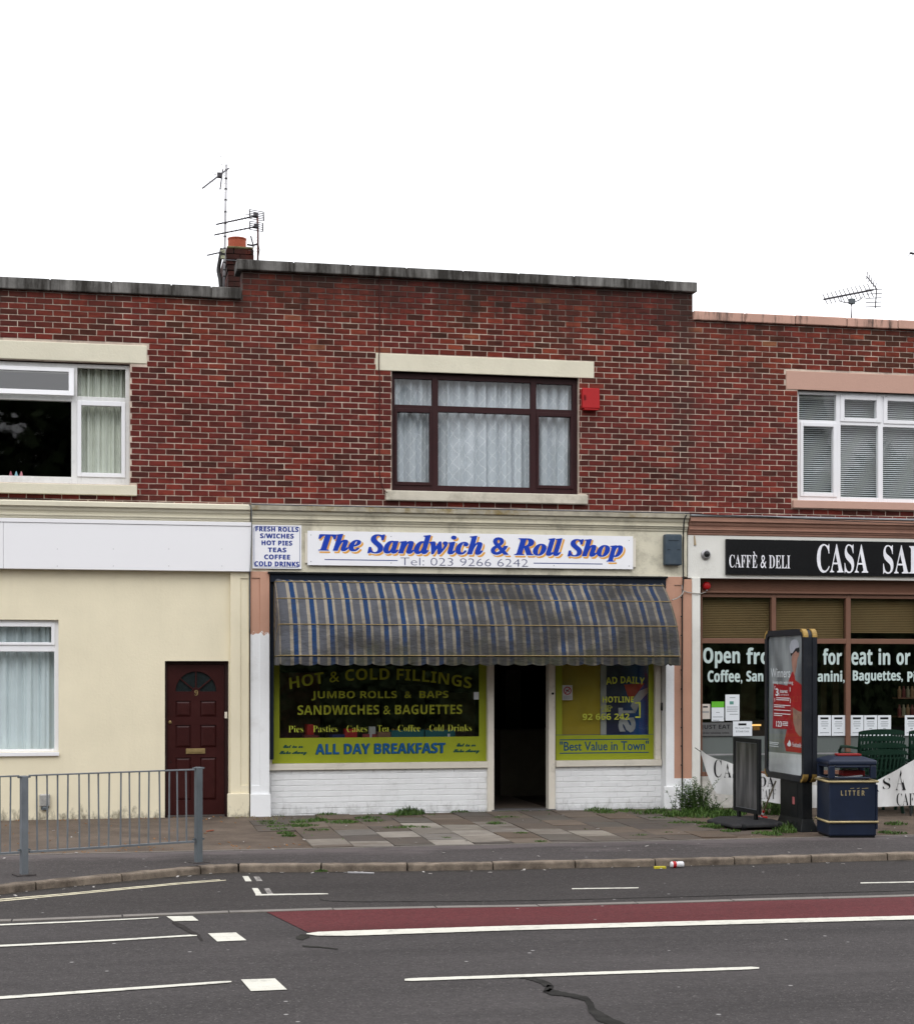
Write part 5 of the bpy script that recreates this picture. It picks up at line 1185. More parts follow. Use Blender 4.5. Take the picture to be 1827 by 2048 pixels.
letter([('Winners', 780, 965, 425, 512, F, .0), ('keep on winning', 800, 992, 540, 582, F, .0), ('3', 826, 855, 612, 685, F, .03), ('%', 853, 865, 655, 682, F, .01), ('interest', 868, 940, 622, 655, F, .015), ('guaranteed', 875, 950, 664, 680, F, .0),
        ('123', 832, 886, 918, 970, F, .025), ('Santander', 985, 1076, 1098, 1142, 'serif', -.01)], 'poster_lettering', m_gw, po_, 0, pl(.005))
mb = MB()
for a, b, v in ((834, 960, 705), (834, 955, 722), (812, 968, 772), (812, 915, 788), (812, 968, 818), (812, 968, 852), (812, 890, 868), (893, 945, 925), (893, 945, 940), (893, 945, 955), (768, 858, 1125), (768, 855, 1160), (768, 850, 1140)):
    mb.poly([U(a, v, .005), U(b, v, .005), U(b, v-7, .005), U(a, v-7, .005)])
for a, b, c, d in ((816, 820, 592, 625), (816, 826, 592, 598), (816, 820, 705, 738), (962, 967, 600, 640), (964, 969, 705, 745)): mb.poly([U(a, d, .005), U(b, d, .005), U(b, c, .005), U(a, c, .005)])
mb.build('poster_small_print', m_gw, po_)
fl = [(957, 1080), (965, 1095), (972, 1110), (974, 1128), (965, 1142), (950, 1143), (938, 1132), (938, 1118), (947, 1108), (952, 1095)]
pp('flame_emblem', fl, m_gw, .005)
MB().quad((XPo-.022, py0, pz0), (XPo-.022, py1, pz0), (XPo-.022, py1, pz1), (XPo-.022, py0, pz1)).build('poster_glass', glass_mat('poster_glazing', boost=.55, wav=.001), ad)
# pedestal
zb_ = pave_z(-2.9)-.005
yp0, yp1 = -2.98, -2.30
pd = MB(); pd.add([(XA0+.02, yp0, adz0), (XA0+.15, yp0, adz0), (XA0+.15, yp1, adz0), (XA0+.02, yp1, adz0), (XA0+.02, yp0, .10), (XA0+.15, yp0, .10), (XA0+.15, yp1, .10), (XA0+.02, yp1, .10),
     (XA0-.03, yp0-.06, zb_), (XA0+.22, yp0-.06, zb_), (XA0+.22, yp1+.05, zb_), (XA0-.03, yp1+.05, zb_)],
     [(4, 5, 1, 0), (5, 6, 2, 1), (6, 7, 3, 2), (7, 4, 0, 3), (8, 9, 5, 4), (9, 10, 6, 5), (10, 11, 7, 6), (11, 8, 4, 7), (0, 1, 2, 3)])
pdo = pd.build('pedestal', m_black, ad, bevel=.008)
MB().box(XA0+.016, XA0+.02, yp0+.14, yp0+.56, .12, adz0-.03).build('access_door', m_black, pdo, bevel=.003)
a, b, c = XA0+.0155, yp0+.22, .30
MB().box(a-.002, a, b, b+.065, c-.04, c+.05).build('warning_sticker', M('faded_pink_sticker', (.42, .12, .12), .6), pdo)

# ------------------------------------------------------------------ pavement sign
pR, pL = cd(1519, 20.3), cd(1467.5, 20.98); dv = (pL-pR); ln = dv.length; du = dv.normalized(); nv = Vector((-du.y, du.x, 0)); nv = nv if nv.x < 0 else -nv
zt_, zb2_ = HCAM+(HY-1478.6)/FPX*20.3, HCAM+(HY-1629.6)/FPX*20.3
ab = thing('pavement_sign', ((pR.x+pL.x)/2, (pR.y+pL.y)/2, pave_z(-2.6)), 'empty black framed swinging pavement sign on a rubber base beside the advertising panel', 'pavement sign')
def AB(u, z, d=0): return pR+du*(u*ln)+nv*d+Vector((0, 0, z))
def abbox(mb, u0, u1, z0, z1, d0, d1):
    c = (AB(u0, z0, d0)+AB(u1, z1, d1))/2; return mb.obox(c, du*(abs(u1-u0)*ln/2), nv*(abs(d1-d0)/2), (0, 0, (z1-z0)/2))
fw = .055/ln*1.0
mb = MB(); abbox(mb, 0, fw, zb2_, zt_, -.02, .02); abbox(mb, 1-fw, 1, zb2_, zt_, -.02, .02); abbox(mb, fw, 1-fw, zb2_, zb2_+.05, -.02, .02); abbox(mb, fw, 1-fw, zt_-.05, zt_, -.02, .02)
mb.build('sign_frame', m_black, ab, bevel=.004)
gm2, n, l, b = newmat('smeared_clear_sheet'); w_ = noise(n, l, pos(n, l, (2, 5, .5)), 2.2, 4, .6)
l.new(mixc(n, l, mrange(n, l, w_, .42, .62, 0, 1), (.022, .022, .024), (.095, .092, .092)), b.inputs['Base Color']); b.inputs['Roughness'].default_value = .3; b.inputs['Specular IOR Level'].default_value = .3
mb = MB(); abbox(mb, fw, 1-fw, zb2_+.05, zt_-.05, -.006, .010); mb.build('clear_panel', gm2, ab)
mb = MB(); abbox(mb, fw+.03, 1-fw-.03, zt_-.058, zt_-.052, .0105, .014); abbox(mb, fw+.03, 1-fw-.03, zb2_+.052, zb2_+.058, .0105, .014); mb.build('snap_edge', m_galv, ab)
for u in (.16, .82):
    mb = MB(); abbox(mb, u-.045, u+.045, 0.03, zb2_-.001, -.016, .016); mb.build('post', m_black, ab, bevel=.004)
bz = pave_z(-2.6)
cb = AB(.5, 0, 0); hx, hy = .36, .40
mb = MB(); low = [(-hx, -hy), (hx, -hy), (hx, hy), (-hx, hy)]; vs = []
for (a, b2), z, k in [(p_, bz+.02, 1.0) for p_ in low]+[(p_, bz+.055, 1.0) for p_ in low]+[(p_, bz+.105, .62) for p_ in low]: vs.append(cb+nv*(a*k)+du*(b2*(1 if k == 1 else .8))+Vector((0, 0, z)))
mb.add(vs, [(0,1,5,4), (1,2,6,5), (2,3,7,6), (3,0,4,7), (4,5,9,8), (5,6,10,9), (6,7,11,10), (7,4,8,11), (8,9,10,11), (3,2,1,0)])
bo = mb.build('rubber_base', m_rubber, ab, bevel=.012)
for s in (-.24, .24): 
    c = cb+nv*s-du*(hy+.0)+Vector((0, 0, bz+.035)); MB().lathe([(.034, -.02), (.034, .02)], c, 14, 'x').build('base_wheel', m_black, bo)

# ------------------------------------------------------------------ litter bin
c0 = cd(1657, 19.4); yaw = -TH*0-radians(3.4)
ang = -radians(15.3)+TH     # front turned a little from the wall line
ux = Vector((cos(radians(-9.2)), sin(radians(-9.2)), 0)); uy = Vector((-ux.y, ux.x, 0)); W = .56
bzb = pave_z(c0.y)
lb_ = thing('litter_bin', tuple(c0+ux*W/2+uy*W/2+Vector((0, 0, bzb))), 'square dark blue litter bin with gold bands in front of the advertising panel', 'litter bin')
mB = M('dark_blue_bin', (.009, .015, .034), .42, .22, 3.5, .1, 30, spec=.3, dirt=.45, dcol=(.012, .018, .032), dscale=3, spread=(.45, .7))
def BP(u, v, z): return c0+ux*(u*W)+uy*(v*W)+Vector((0, 0, bzb+z))
def bbox(mb, u0, u1, v0, v1, z0, z1):
    c = (BP(u0, v0, z0)+BP(u1, v1, z1))/2; return mb.obox(c, ux*((u1-u0)*W/2), uy*((v1-v0)*W/2), (0, 0, (z1-z0)/2))
mb = MB(); bbox(mb, 0, 1, 0, 1, .02, .648); mb.build('bin_body', mB, lb_, bevel=.02, seg=3)
mb = MB(); bbox(mb, .03, .97, .03, .97, 0, .03); mb.build('bin_foot', m_black, lb_)
# hood: four corner posts and a domed lid, apertures between
mb = MB(); zh0, zh1 = .685, .845
for u0, u1 in ((0, .13), (.87, 1)):
    for v0, v1 in ((0, .13), (.87, 1)): bbox(mb, u0, u1, v0, v1, zh0, zh1)
for args in ((.13, .87, 0, .05), (.13, .87, .95, 1)): bbox(mb, *args, zh0, zh0+.025); bbox(mb, *args, zh1-.03, zh1)
for args in ((0, .05, .13, .87), (.95, 1, .13, .87)): bbox(mb, *args, zh0, zh0+.025); bbox(mb, *args, zh1-.03, zh1)
hood = mb.build('bin_hood', mB, lb_, bevel=.012)
mb = MB(); vs = [BP(u, v, zh1) for u, v in ((-.015, -.015), (1.015, -.015), (1.015, 1.015), (-.015, 1.015))]+[BP(u, v, zh1+.055) for u, v in ((-.01, -.01), (1.01, -.01), (1.01, 1.01), (-.01, 1.01))]+[BP(u, v, zh1+.095) for u, v in ((.2, .2), (.8, .2), (.8, .8), (.2, .8))]
mb.add(vs, [(0,1,5,4), (1,2,6,5), (2,3,7,6), (3,0,4,7), (4,5,9,8), (5,6,10,9), (6,7,11,10), (7,4,8,11), (8,9,10,11), (3,2,1,0)]); mb.build('bin_lid', mB, lb_, bevel=.02, seg=3)
m_gb = M('dull_gold_band', (.40, .32, .17), .45, .2, 9, dirt=.4, dcol=(.12, .09, .05), dscale=7, metal=.3)
for z in (.655, .185):
    mb = MB(); pts = [BP(u, v, z) for u, v in ((-.02, -.02), (1.02, -.02), (1.02, 1.02), (-.02, 1.02), (-.02, -.02))]
    for a, b in zip(pts, pts[1:]): mb.tube([a, b], .0135, 8)
    mb.build('gold_band', m_gb, lb_, smooth=True)
def fb(px, py):   # point on the bin front from a photo measurement
    d = ray(px, py); t = (c0-Vector((0, -DCAM, 0))).dot(uy)/Vector((d.x, d.y, 0)).dot(uy)
    return Vector((d.x*t, -DCAM+d.y*t, HCAM+d.z*t))-uy*.003
letter([('L I T T E R', z4x(503), z4x(713), z3y(1512)+0, z3y(1557), 'sansb', .0)], 'bin_lettering', m_gb, lb_, 0, lambda a, b: fb(a, b))
mb = MB()
for a, b in ((585, 620), (645, 668), (690, 745)): mb.poly([fb(z4x(a), z3y(1497)), fb(z4x(b), z3y(1493)), fb(z4x(b), z3y(1489)), fb(z4x(a), z3y(1493))])
mb.build('worn_lettering', m_gb, lb_)
mb = MB(); bbox(mb, .985, 1.02, -.02, .04, .10, .62); mb.build('bin_hinge', mB, lb_, bevel=.004)
# rubbish heaped in the hood
MB().obox(BP(.62, .5, .74), ux*.13, uy*.10, (0, 0, .03)).build('red_carton', M('crumpled_red', (.22, .015, .015), .6), None, bevel=.006, label='crumpled red food carton stuffed in the litter bin opening', cat='carton')
MB().obox(BP(.52, .40, .70), ux*.15+Vector((0, 0, .015)), uy*.07, (0, 0, .008)).build('paper_wrapper', m_paper, None, label='white paper wrapper lying in the litter bin opening', cat='wrapper')
MB().obox(BP(.55, .55, .955), ux*.14, uy*.08, (0, 0, .012)).build('red_carton', M('crumpled_red', (.22, .015, .015), .6), None, bevel=.006, label='flat red carton lid lying on top of the litter bin', cat='carton')

# ------------------------------------------------------------------ banner tied along the cafe forecourt
bp = [(1401, -.30, 1500, 1508), (1412, -.45, 1509, 1545), (1430, -.6, 1517, 1587), (1450, -.75, 1522, 1589), (1475, -.9, 1532, 1591), (1520, -1.2, 1546, 1601), (1600, -1.35, 1566, 1615), (1640, -1.4, 1572, 1616), (1690, -1.45, 1575, 1616), (1752, -1.5, 1561, 1614), (1790, -1.52, 1541, 1612.5), (1827, -1.55, 1519, 1611), (1890, -1.6, 1502, 1610), (1960, -1.6, 1500, 1608)]
def bl(px, k):
    for a, b in zip(bp, bp[1:]):
        if a[0] <= px <= b[0]: t = (px-a[0])/(b[0]-a[0]); return a[k]+(b[k]-a[k])*t
    return bp[-1][k]
def BN(px, v, d=0):
    Y = bl(px, 1)+.018*sin(px*.11+v*2)+.010*sin(px*.31+1-v*3)+.03*v*(1-v)*sin(px*.05); t, b = bl(px, 2), bl(px, 3)
    return Vector((fx(px, Y), Y-d, fz(px, b+(t-b)*v, Y)))
bn = thing('cafe_banner', tuple(BN(1690, 0)), 'sagging white fabric banner with black serif cafe lettering tied before the cafe windows', 'banner')
mb = MB(); nx_ = 110
for i in range(nx_+1):
    px = 1401+(1960-1401)*i/nx_
    for j in range(9): mb.v.append(tuple(BN(px, j/8)))
for i in range(nx_):
    for j in range(8): a = i*9+j; mb.f.append((a, a+9, a+10, a+1))
mb.build('banner_cloth', M('white_banner_cloth', (.66, .66, .655), .8, .05, 3, .25, 6, dirt=.15, dcol=(.35, .33, .30)), bn, smooth=True)
def bt(px, py): return BN(px, (py-bl(px, 3))/(bl(px, 2)-bl(px, 3)), .007)
letter([('C', 1426, 1441.5, 1519, 1555, 'serif', -.01), ('A', 1446, 1461, 1527, 1555, 'serif', -.01), ('S', 1464, 1478, 1530, 1556, 'serif', -.01), ('A', 1482, 1497, 1535, 1560, 'serif', -.01), ('DA', 1516, 1547, 1553, 1573, 'serif', -.01),
        ('S', 1764, 1779, 1556, 1578, 'serif', -.015), ('A', 1789, 1810.5, 1540, 1580, 'serif', -.015), ('CAFF', 1791, 1838, 1586, 1611, 'serif', -.015), ('A', 1738, 1757, 1566, 1583, 'serif', -.015), ('CAFF', 1518, 1550, 1578, 1598, 'serif', -.015)], 'banner_lettering', m_blackink, bn, 0, bt)
bt0 = BN(1401, .5); MB().tube([bt0, (bt0.x-.02, -.13, bt0.z+.05)], .005, 6).build('tie_cord', m_cable, bn)
MB().tube([bt0+Vector((.02, -.01, -.02)), bt0+Vector((.05, -.01, -.18)), bt0+Vector((.06, -.01, -.33))], .004, 5).build('loose_cord', m_cable, bn)
for px in (1480, 1610, 1735, 1822, 1930):
    t_ = BN(px, .97); mb = MB(); mb.tube([(t_.x, t_.y+.03, pave_z(t_.y)), (t_.x, t_.y+.03, t_.z)], .014, 8); mb.build('support_post', m_galvdk, bn, smooth=True)

# ------------------------------------------------------------------ stacked garden chairs
m_gr = M('dark_green_plastic', (.012, .038, .024), .42, .12, 5, dirt=.2, dcol=(.05, .06, .05), dscale=5)
def chair_meshes():
    out = {}
    def mk(name, mb, bev=.006): out[name] = mb
    s = MB(); s.add([(-.24, -.20, .40), (.24, -.20, .40), (.25, .24, .43), (-.25, .24, .43), (-.24, -.20, .42), (.24, -.20, .42), (.25, .24, .45), (-.25, .24, .45)],
          [(0,3,2,1), (4,5,6,7), (0,1,5,4), (1,2,6,5), (2,3,7,6), (3,0,4,7)]); mk('seat', s)
    # backrest on the street side: curved, with a pierced top rail, slats and lattice
    b = MB()
    def bk(u, z): a = u*1.0; return Vector((.27*sin(a)/sin(1.0)*(1+.10*(z-.42)/.5), -.22-.10*(z-.42)/.45-.05*(cos(a)-cos(1.0)), z))
    def strip(u0, u1, z0, z1, n=8, th=.012):
        vs = []
        for i in range(n+1):
            u = u0+(u1-u0)*i/n
            for z in (z0, z1):
                p = bk(u, z+.035*(1-(u*1.0)**2)*(1 if z1 > .84 and z == z1 else 0)); vs += [p, p+Vector((0, th, 0))]
        fs = []
        for i in range(n):
            a = i*4; fs += [(a, a+4, a+6, a+2), (a+1, a+3, a+7, a+5), (a, a+1, a+5, a+4), (a+2, a+6, a+7, a+3)]
        b.add(vs, fs)
    strip(-1, 1, .83, .87); strip(-1, 1, .775, .79); strip(-1, 1, .60, .62); strip(-1, 1, .44, .50)
    for k in range(14): u = -.95+k*1.9/13; strip(u-.028, u+.028, .79, .83, 1)
    for k in range(12): u = -.92+k*1.84/11; strip(u-.035, u+.035, .62, .775, 1)
    strip(-1, -.93, .44, .83, 1); strip(.93, 1, .44, .83, 1)
    for k in range(9):
        for s_ in (-1, 1):
            u = -.85+k*1.7/8; p, q_ = bk(u, .50), bk(max(-1, min(1, u+.12*s_)), .60); d = (q_-p); m_ = (p+q_)/2
            b.obox(m_, d/2, Vector((0, .005, 0)), Vector((d.z, 0, -d.x)).normalized()*.008)
    mk('backrest', b)
    for s_ in (-1, 1):
        a = MB(); a.tube([(s_*.27, -.24, .64), (s_*.30, -.05, .655), (s_*.30, .14, .65), (s_*.285, .22, .60), (s_*.27, .235, .43)], [.018, .022, .022, .020, .018], 6); mk('armrest%d' % s_, a)
        for q_, (x, y) in enumerate(((s_*.25, -.21), (s_*.25, .22))):
            g = MB(); g.tube([(x*.96, y*.95, .42), (x*1.12, y*1.2, 0)], [.028, .019], 6); mk('leg%d%d' % (s_, q_), g)
    res = []
    for k, mb in out.items():
        me = bpy.data.meshes.new(k.rstrip('-01')); me.from_pydata([Vector(v) for v in mb.v], [], mb.f); me.materials.append(m_gr); res.append((''.join(c for c in k if c.isalpha()), me))
    return res
CM = chair_meshes()
def chair(x, y, z, rz, label, group):
    t = thing('garden_chair', (x, y, z), label, 'chair', group); t.rotation_euler = (0, 0, rz); t.scale = (1.16, 1, .98)
    for nme, me in CM:
        o = bpy.data.objects.new(nme, me); COL.objects.link(o); o.parent = t
    return t
base = gp(1750, 1642, -.03); order = ['lowest chair', 'second chair from the ground', 'third chair from the ground', 'topmost chair']
for k in range(4):
    chair(fx(1738, -.85)+.01*k, -.92+.045*k, pave_z(-.8)+.088*k-.03, radians(4), 'dark green garden chair behind the litter bin, %s of its stack' % order[k], 'left stack of green garden chairs')
for k in range(4):
    chair(fx(1845, -.85)+.01*k, -.92+.045*k, pave_z(-.8)+.088*k-.03, radians(-3), 'dark green garden chair by the picture edge, %s of its stack' % order[k], 'right stack of green garden chairs')
# broom leaning behind the pavement sign
a, b = gp(1519, 1640, -.04), Vector((fx(1547, -1.9), -1.95, fz(1547, 1562, -1.9)))
br = thing('broom', tuple(a), 'broom with a red and white striped pole leaning between pavement sign and advertising panel', 'broom')
d = (b-a)
MB().tube([a+d*.25, b], .012, 8).build('broom_handle', M('dull_wood_handle', (.28, .24, .18), .6), br, smooth=True)
for k in range(5): MB().tube([a+d*(.05*k), a+d*(.05*k+.048)], .016, 8).build('tape_band', (m_red, m_paper)[k % 2], br)
MB().obox(a+Vector((0, 0, .015)), (.10, .02, 0), (0, .03, 0), (0, 0, .03)).build('broom_head', m_red, br, bevel=.006)

# ------------------------------------------------------------------ chimney and aerials
YCH = 1.3
ch = thing('chimney', (fx(480, YCH), YCH+.5, ZTL), 'red brick chimney stack with one terracotta pot behind the raised parapet', 'chimney')
cx0, cx1 = fx(452.5, YCH), fx(508.5, YCH); ztop = fz(480, 497, YCH); zsh = ztop-.30
y0c, y1c = YCH, YCH+1.35
zb0 = ztop-19*COURSE
mc = brick_mat('chimney_brick', zb0)
MB().box(cx0+.048, cx1-.048, y0c+.048, y1c-.048, 5.8, ztop-.01).build('chimney_mortar', m_mortar, ch)
rc = random.Random(8); mbr = MB()
nb = 0
for k in range(19):
    z = ztop-(k+1)*COURSE; ex_ = .0 if k < 3 else (.012 if k < 4 else .024)
    X0, X1, Y0, Y1 = cx0+ex_, cx1-ex_, y0c+ex_, y1c-ex_
    if z < ZTL-.3: break
    def bk1(a0, a1, b0, b1):
        c = Vector(((a0+a1)/2, (b0+b1)/2, z+COURSE/2)); m_ = MB(); j = rc.uniform(-.003, .003)
        m_.obox(c+Vector((j, j, 0)), ((a1-a0)/2-.005, 0, 0), (0, (b1-b0)/2-.005, 0), (0, 0, COURSE/2-.005)); m_.build('brick', mc, ch)
    nfr = 2; wq = (X1-X0)
    sp = [X0, X0+wq*(.5 if k % 2 else .27), X1] if k % 2 else [X0, X0+wq*.27, X0+wq*.78, X1]
    for a, b in zip(sp, sp[1:]): bk1(a, b, Y0, Y0+.10)
    yy = Y0+.10+(.0 if k % 2 else .11)
    if not k % 2: bk1(X0, X0+.10, Y0+.10, yy)
    while yy < Y1-.03: e_ = min(Y1, yy+.2177); bk1(X0, X0+.10, yy, e_); yy = e_
    mbr.box(X1-.1, X1, Y0+.105, Y1, z+.005, z+COURSE-.005)
mbr.build('brick_side', mc, ch, kind='stuff')
MB().box(cx0+.01, cx1-.01, y0c+.01, y1c-.01, ztop, ztop+.035).build('flaunching', M('mossy_mortar', (.16, .14, .07), .95, .5, 12, .6, 30, dirt=.6, dcol=(.07, .08, .02), dscale=8), ch, bevel=.02)
pc = (fx(474.5, YCH+.25), YCH+.28, ztop+.03); pr_ = (fx(493, YCH+.25)-fx(456, YCH+.25))/2
pot = MB().lathe([(pr_*1.0, 0), (pr_*.98, .06), (pr_*.97, .15), (pr_*1.02, .158), (pr_*1.02, .175), (pr_*.88, .175), (pr_*.85, .03)], pc, 28).build('chimney_pot', m_terra, ch, smooth=False)
MB().tube([(cx0-.01, y0c-.012, ztop-.17), (cx1+.01, y0c-.012, ztop-.17)], .006, 5).build('lashing_wire', m_galv, ch)
YM = 1.22
PM = lambda px, py, Y=YM: Vector((fx(px, Y), Y, fz(px, py, Y)))
zmx = lambda v: v/4.55+380; zmy = lambda v: v/4.55+280
def yagi(t, A, B, n, ln, r=.0055, er=.0042, dirv=Vector((.45, -.88, .06)), taper=.25):
    MB().tube([A, B], r*1.8, 6).build('aerial_boom', m_steel, t)
    d = dirv.normalized(); 
    for k in range(n):
        p = A+(B-A)*((k+.3)/n); h = ln*(1-taper*(1-k/n))/2; MB().tube([p-d*h, p+d*h], er, 5).build('element', m_steel, t)
def grid(t, pts, n, r=.0065):
    a, b, c, d = pts
    for k in range(n+1): s = k/n; MB().tube([a+(d-a)*s, b+(c-b)*s], r, 4).build('reflector_rod', m_steel, t)
    MB().tube([a, d], r*1.3, 4).build('reflector_side', m_steel, t); MB().tube([b, c], r*1.3, 4).build('reflector_side', m_steel, t)
# tall mast
t1 = thing('aerial_mast', tuple(PM(448.5, 568)), 'tall silver aerial mast strapped to the left side of the chimney', 'aerial')
MB().tube([PM(447.6, 575), PM(449.5, 500), PM(451, 420), PM(452.7, 329)], .0165, 10).build('mast', m_alu, t1, smooth=True)
for q_ in (340, 357, 378, 400, 424, 447, 473, 497, 525, 540, 553): p = PM(452.7-(q_-329)*.0185, q_); MB().lathe([(.0195, -.009), (.0195, .009)], p, 10).build('tape_band', m_cable, t1)
MB().lathe([(.03, -.06), (.032, .06)], PM(446, 509), 12).build('bracket_wrap', M('pale_wrap', (.38, .38, .26), .7), t1)
MB().lathe([(.034, -.015), (.034, .015)], PM(446, 509), 12).build('bracket_band', m_cable, t1)
MB().tube([PM(457.5, 336.5, YM-.03), PM(446, 345, YM-.2), PM(405, 376.5, YM-.5)], .011, 6).build('aerial_boom', m_steel, t1)
MB().tube([PM(445.5, 339, YM-.03), PM(440.3, 379, YM-.1)], .010, 6).build('folded_arm', m_steel, t1)
MB().tube([PM(441, 310, YM), PM(445, 340, YM)], .0035, 6).build('upright_rod', m_alu, t1)
p = PM(439, 350, YM-.25); MB().box(p.x-.03, p.x+.03, p.y-.03, p.y+.03, p.z-.035, p.z+.03).build('junction_box', m_steel, t1, bevel=.006)
m_faint = M('thin_bright_rod', (.62, .62, .64), .35, metal=.5)
for k, (a, b) in enumerate((((135, 125), (425, 170)), ((140, 163), (430, 203)), ((145, 202), (432, 240)), ((155, 237), (350, 262)), ((140, 283), (440, 318)), ((140, 333), (435, 366)), ((140, 370), (428, 413)), ((90, 433), (140, 437)), ((150, 428), (415, 458)))):
    MB().tube([PM(zmx(a[0]), zmy(a[1])), PM(zmx(b[0]), zmy(b[1]))], .0032, 4).build('element', m_faint, t1)
for a, b in (((205, 292), (240, 320)), ((330, 305), (300, 345)), ((215, 320), (265, 300))): MB().tube([PM(zmx(a[0]), zmy(a[1])), PM(zmx(b[0]), zmy(b[1]))], .003, 4).build('element', m_steel, t1)
# twin yagi on the rusty pole
t2 = thing('rooftop_aerial', tuple(PM(515.5, 520)), 'rusty pole with two stacked grid backed aerials standing right of the chimney pot', 'aerial')
m_rust = M('rusty_pole', (.10, .045, .04), .8, .3, 12)
MB().tube([PM(515.5, 545), PM(516, 470), PM(514.6, 427)], .014, 8).build('mast', m_rust, t2, smooth=True)
yagi(t2, PM(432.7, 448.8, YM-.25), PM(513, 431.6), 13, .17)
grid(t2, [PM(498.7, 419), PM(526.8, 424), PM(527.7, 442), PM(499.8, 437)], 5)
yagi(t2, PM(429.5, 469.7, YM-.25), PM(510, 453.6), 9, .16)
grid(t2, [PM(499.8, 442.6), PM(525.7, 446.4), PM(525.7, 463), PM(499.8, 459)], 4)
MB().tube([PM(490, 436), PM(490, 430), PM(497, 428.5), PM(506, 431)], .005, 6).build('dipole_loop', m_steel, t2)
for a, b in ((512, 430), (513, 452)): p = PM(a, b); MB().box(p.x-.035, p.x+.03, p.y-.03, p.y+.03, p.z-.03, p.z+.03).build('clamp', m_steel, t2, bevel=.006)
MB().tube([PM(501.5, 472), PM(505, 485), PM(507, 495)], .010, 6).build('lower_arm', m_steel, t2); MB().tube([PM(494, 489), PM(505, 491), PM(515, 488)], .013, 6).build('lower_arm', m_steel, t2)
for y_ in (476, 482, 498, 504): MB().tube([PM(496, y_-3), PM(519, y_)], .002, 4).build('element', m_steel, t2)
MB().tube([PM(516, 485), PM(519, 500), PM(517, 512)], .006, 6).build('pole_cable', m_cable, t2)
t3 = thing('small_aerial', tuple(PM(446, 504)), 'small low aerial pointing left from the chimney side', 'aerial')
yagi(t3, PM(415, 510.4, YM-.15), PM(447, 503.5), 5, .14)
cable('chimney_cable_bundle', [PM(444, 497, 1.5), PM(440, 520, 1.5), PM(437, 540, 1.5), PM(440, 556, 1.45), PM(442, 575, 1.4)], .03, m_cable, 'bundle of dark cables hanging down the left side of the chimney')
# cafe roof aerial
YR = 2.2; PR = lambda px, py, Y=YR: Vector((fx(px, Y), Y, fz(px, py, Y)))
t4 = thing('roof_aerial', tuple(PR(1701.5, 640)), 'long television aerial with folded reflector on the cafe roof', 'aerial')
MB().tube([PR(1701.5, 650), PR(1701.5, 597)], .013, 8).build('mast', m_alu, t4, smooth=True)
yagi(t4, PR(1646.4, 598.8, YR-.2), PR(1745, 579.6, YR+.2), 12, .26, r=.009, er=.0065, dirv=Vector((-.55, -.35, .66)))
yv = PR(1746, 580, YR+.2)
for nm, a, b in (('upper_reflector', (1731.5, 552), (1751.5, 577)), ('lower_reflector', (1752, 577), (1749, 616.5))):
    A, B = PR(*a), PR(*b); MB().tube([A, B], .009, 6).build(nm, m_steel, t4)
    for k in range(5):
        p = A+(B-A)*(k+.2)/4.6; d = Vector((.17, 0, .015)) if nm[0] == 'l' else Vector((-.06, -.1, -.10)); MB().tube([p-d, p+d*.55], .007, 4).build('element', m_steel, t4)
MB().tube([PR(1680, 592), PR(1681, 603), PR(1690, 605.5), PR(1706, 604), PR(1716, 601), PR(1723, 595), PR(1724.5, 587)], .008, 6).build('cradle', m_steel, t4, smooth=True)
p = PR(1702, 603); MB().box(p.x-.045, p.x+.045, p.y-.04, p.y+.03, p.z-.04, p.z+.04).build('clamp', m_galvdk, t4, bevel=.006)
t5 = thing('edge_aerial', tuple(PR(1828, 640)), 'tip of another aerial cut by the right picture edge', 'aerial')
MB().tube([PR(1835, 660), PR(1835, 500)], .013, 8).build('mast', m_alu, t5, smooth=True)
yagi(t5, PR(1818, 506, YR), PR(1850, 511, YR), 5, .2, r=.009, er=.004, dirv=Vector((.3, -.7, .5)))
# ------------------------------------------------------------------ ground, carriageway, kerbs
m_asph = asphalt_mat('carriageway_asphalt', (0.0375, 0.0335, 0.0330), patch=.45, pale=(.068, .061, .060))
m_bay = asphalt_mat('bay_asphalt', (0.0345, 0.0305, 0.0295), patch=.3, pale=(.056, .050, .047))
m_tar = asphalt_mat('footway_tarmac', (0.050, 0.044, 0.043), patch=.35, pale=(.085, .075, .074), speck=.2, band=True)
m_redl = asphalt_mat('red_surface', (0.082, 0.0175, 0.0195), speck=.05, patch=.35, pale=(.105, .034, .035))
m_fore = M('weathered_forecourt_concrete', (.112, .086, .067), .92, .3, 1.6, .7, 120, dirt=.7, dcol=(.055, .040, .032), dscale=1.1, fine=.35, spread=(.45, .7))
m_soil = M('sandy_soil_joint', (.100, .074, .055), .95, .3, 3, .8, 90, dirt=.6, dcol=(.045, .035, .026), dscale=1.6, fine=.4)
m_paint = M('road_paint', (.50, .485, .425), .7, .08, 4, .15, 120, dirt=.7, dcol=(.13, .12, .11), dscale=7, spread=(.53, .72), fine=.18)
m_paintold = M('worn_road_paint', (.30, .28, .26), .8, .2, 9, dirt=.95, dcol=(.05, .046, .045), dscale=22, spread=(.42, .6))
m_cream_y = M('pale_yellow_paint', (.55, .50, .36), .75, .1, 9, dirt=.5, dcol=(.12, .11, .09), dscale=12, spread=(.5, .7))
m_kerb = M('granite_kerb', (.175, .140, .108), .85, .3, 9, .5, 90, dirt=.85, dcol=(.045, .034, .026), dscale=2.6, fine=.35, spread=(.46, .68))
m_chan = M('channel_stone', (.165, .150, .135), .85, .2, 6, .4, 90, dirt=.5, dcol=(.06, .055, .05), dscale=3, fine=.3)

g = MB().quad((-200, -150, ZR-.02), (200, -150, ZR-.02), (200, 200, ZR-.02), (-200, 200, ZR-.02)).build('ground', M('earth', (.06, .055, .05), .95), None, kind='structure')
rd = MB(); NXR = 60
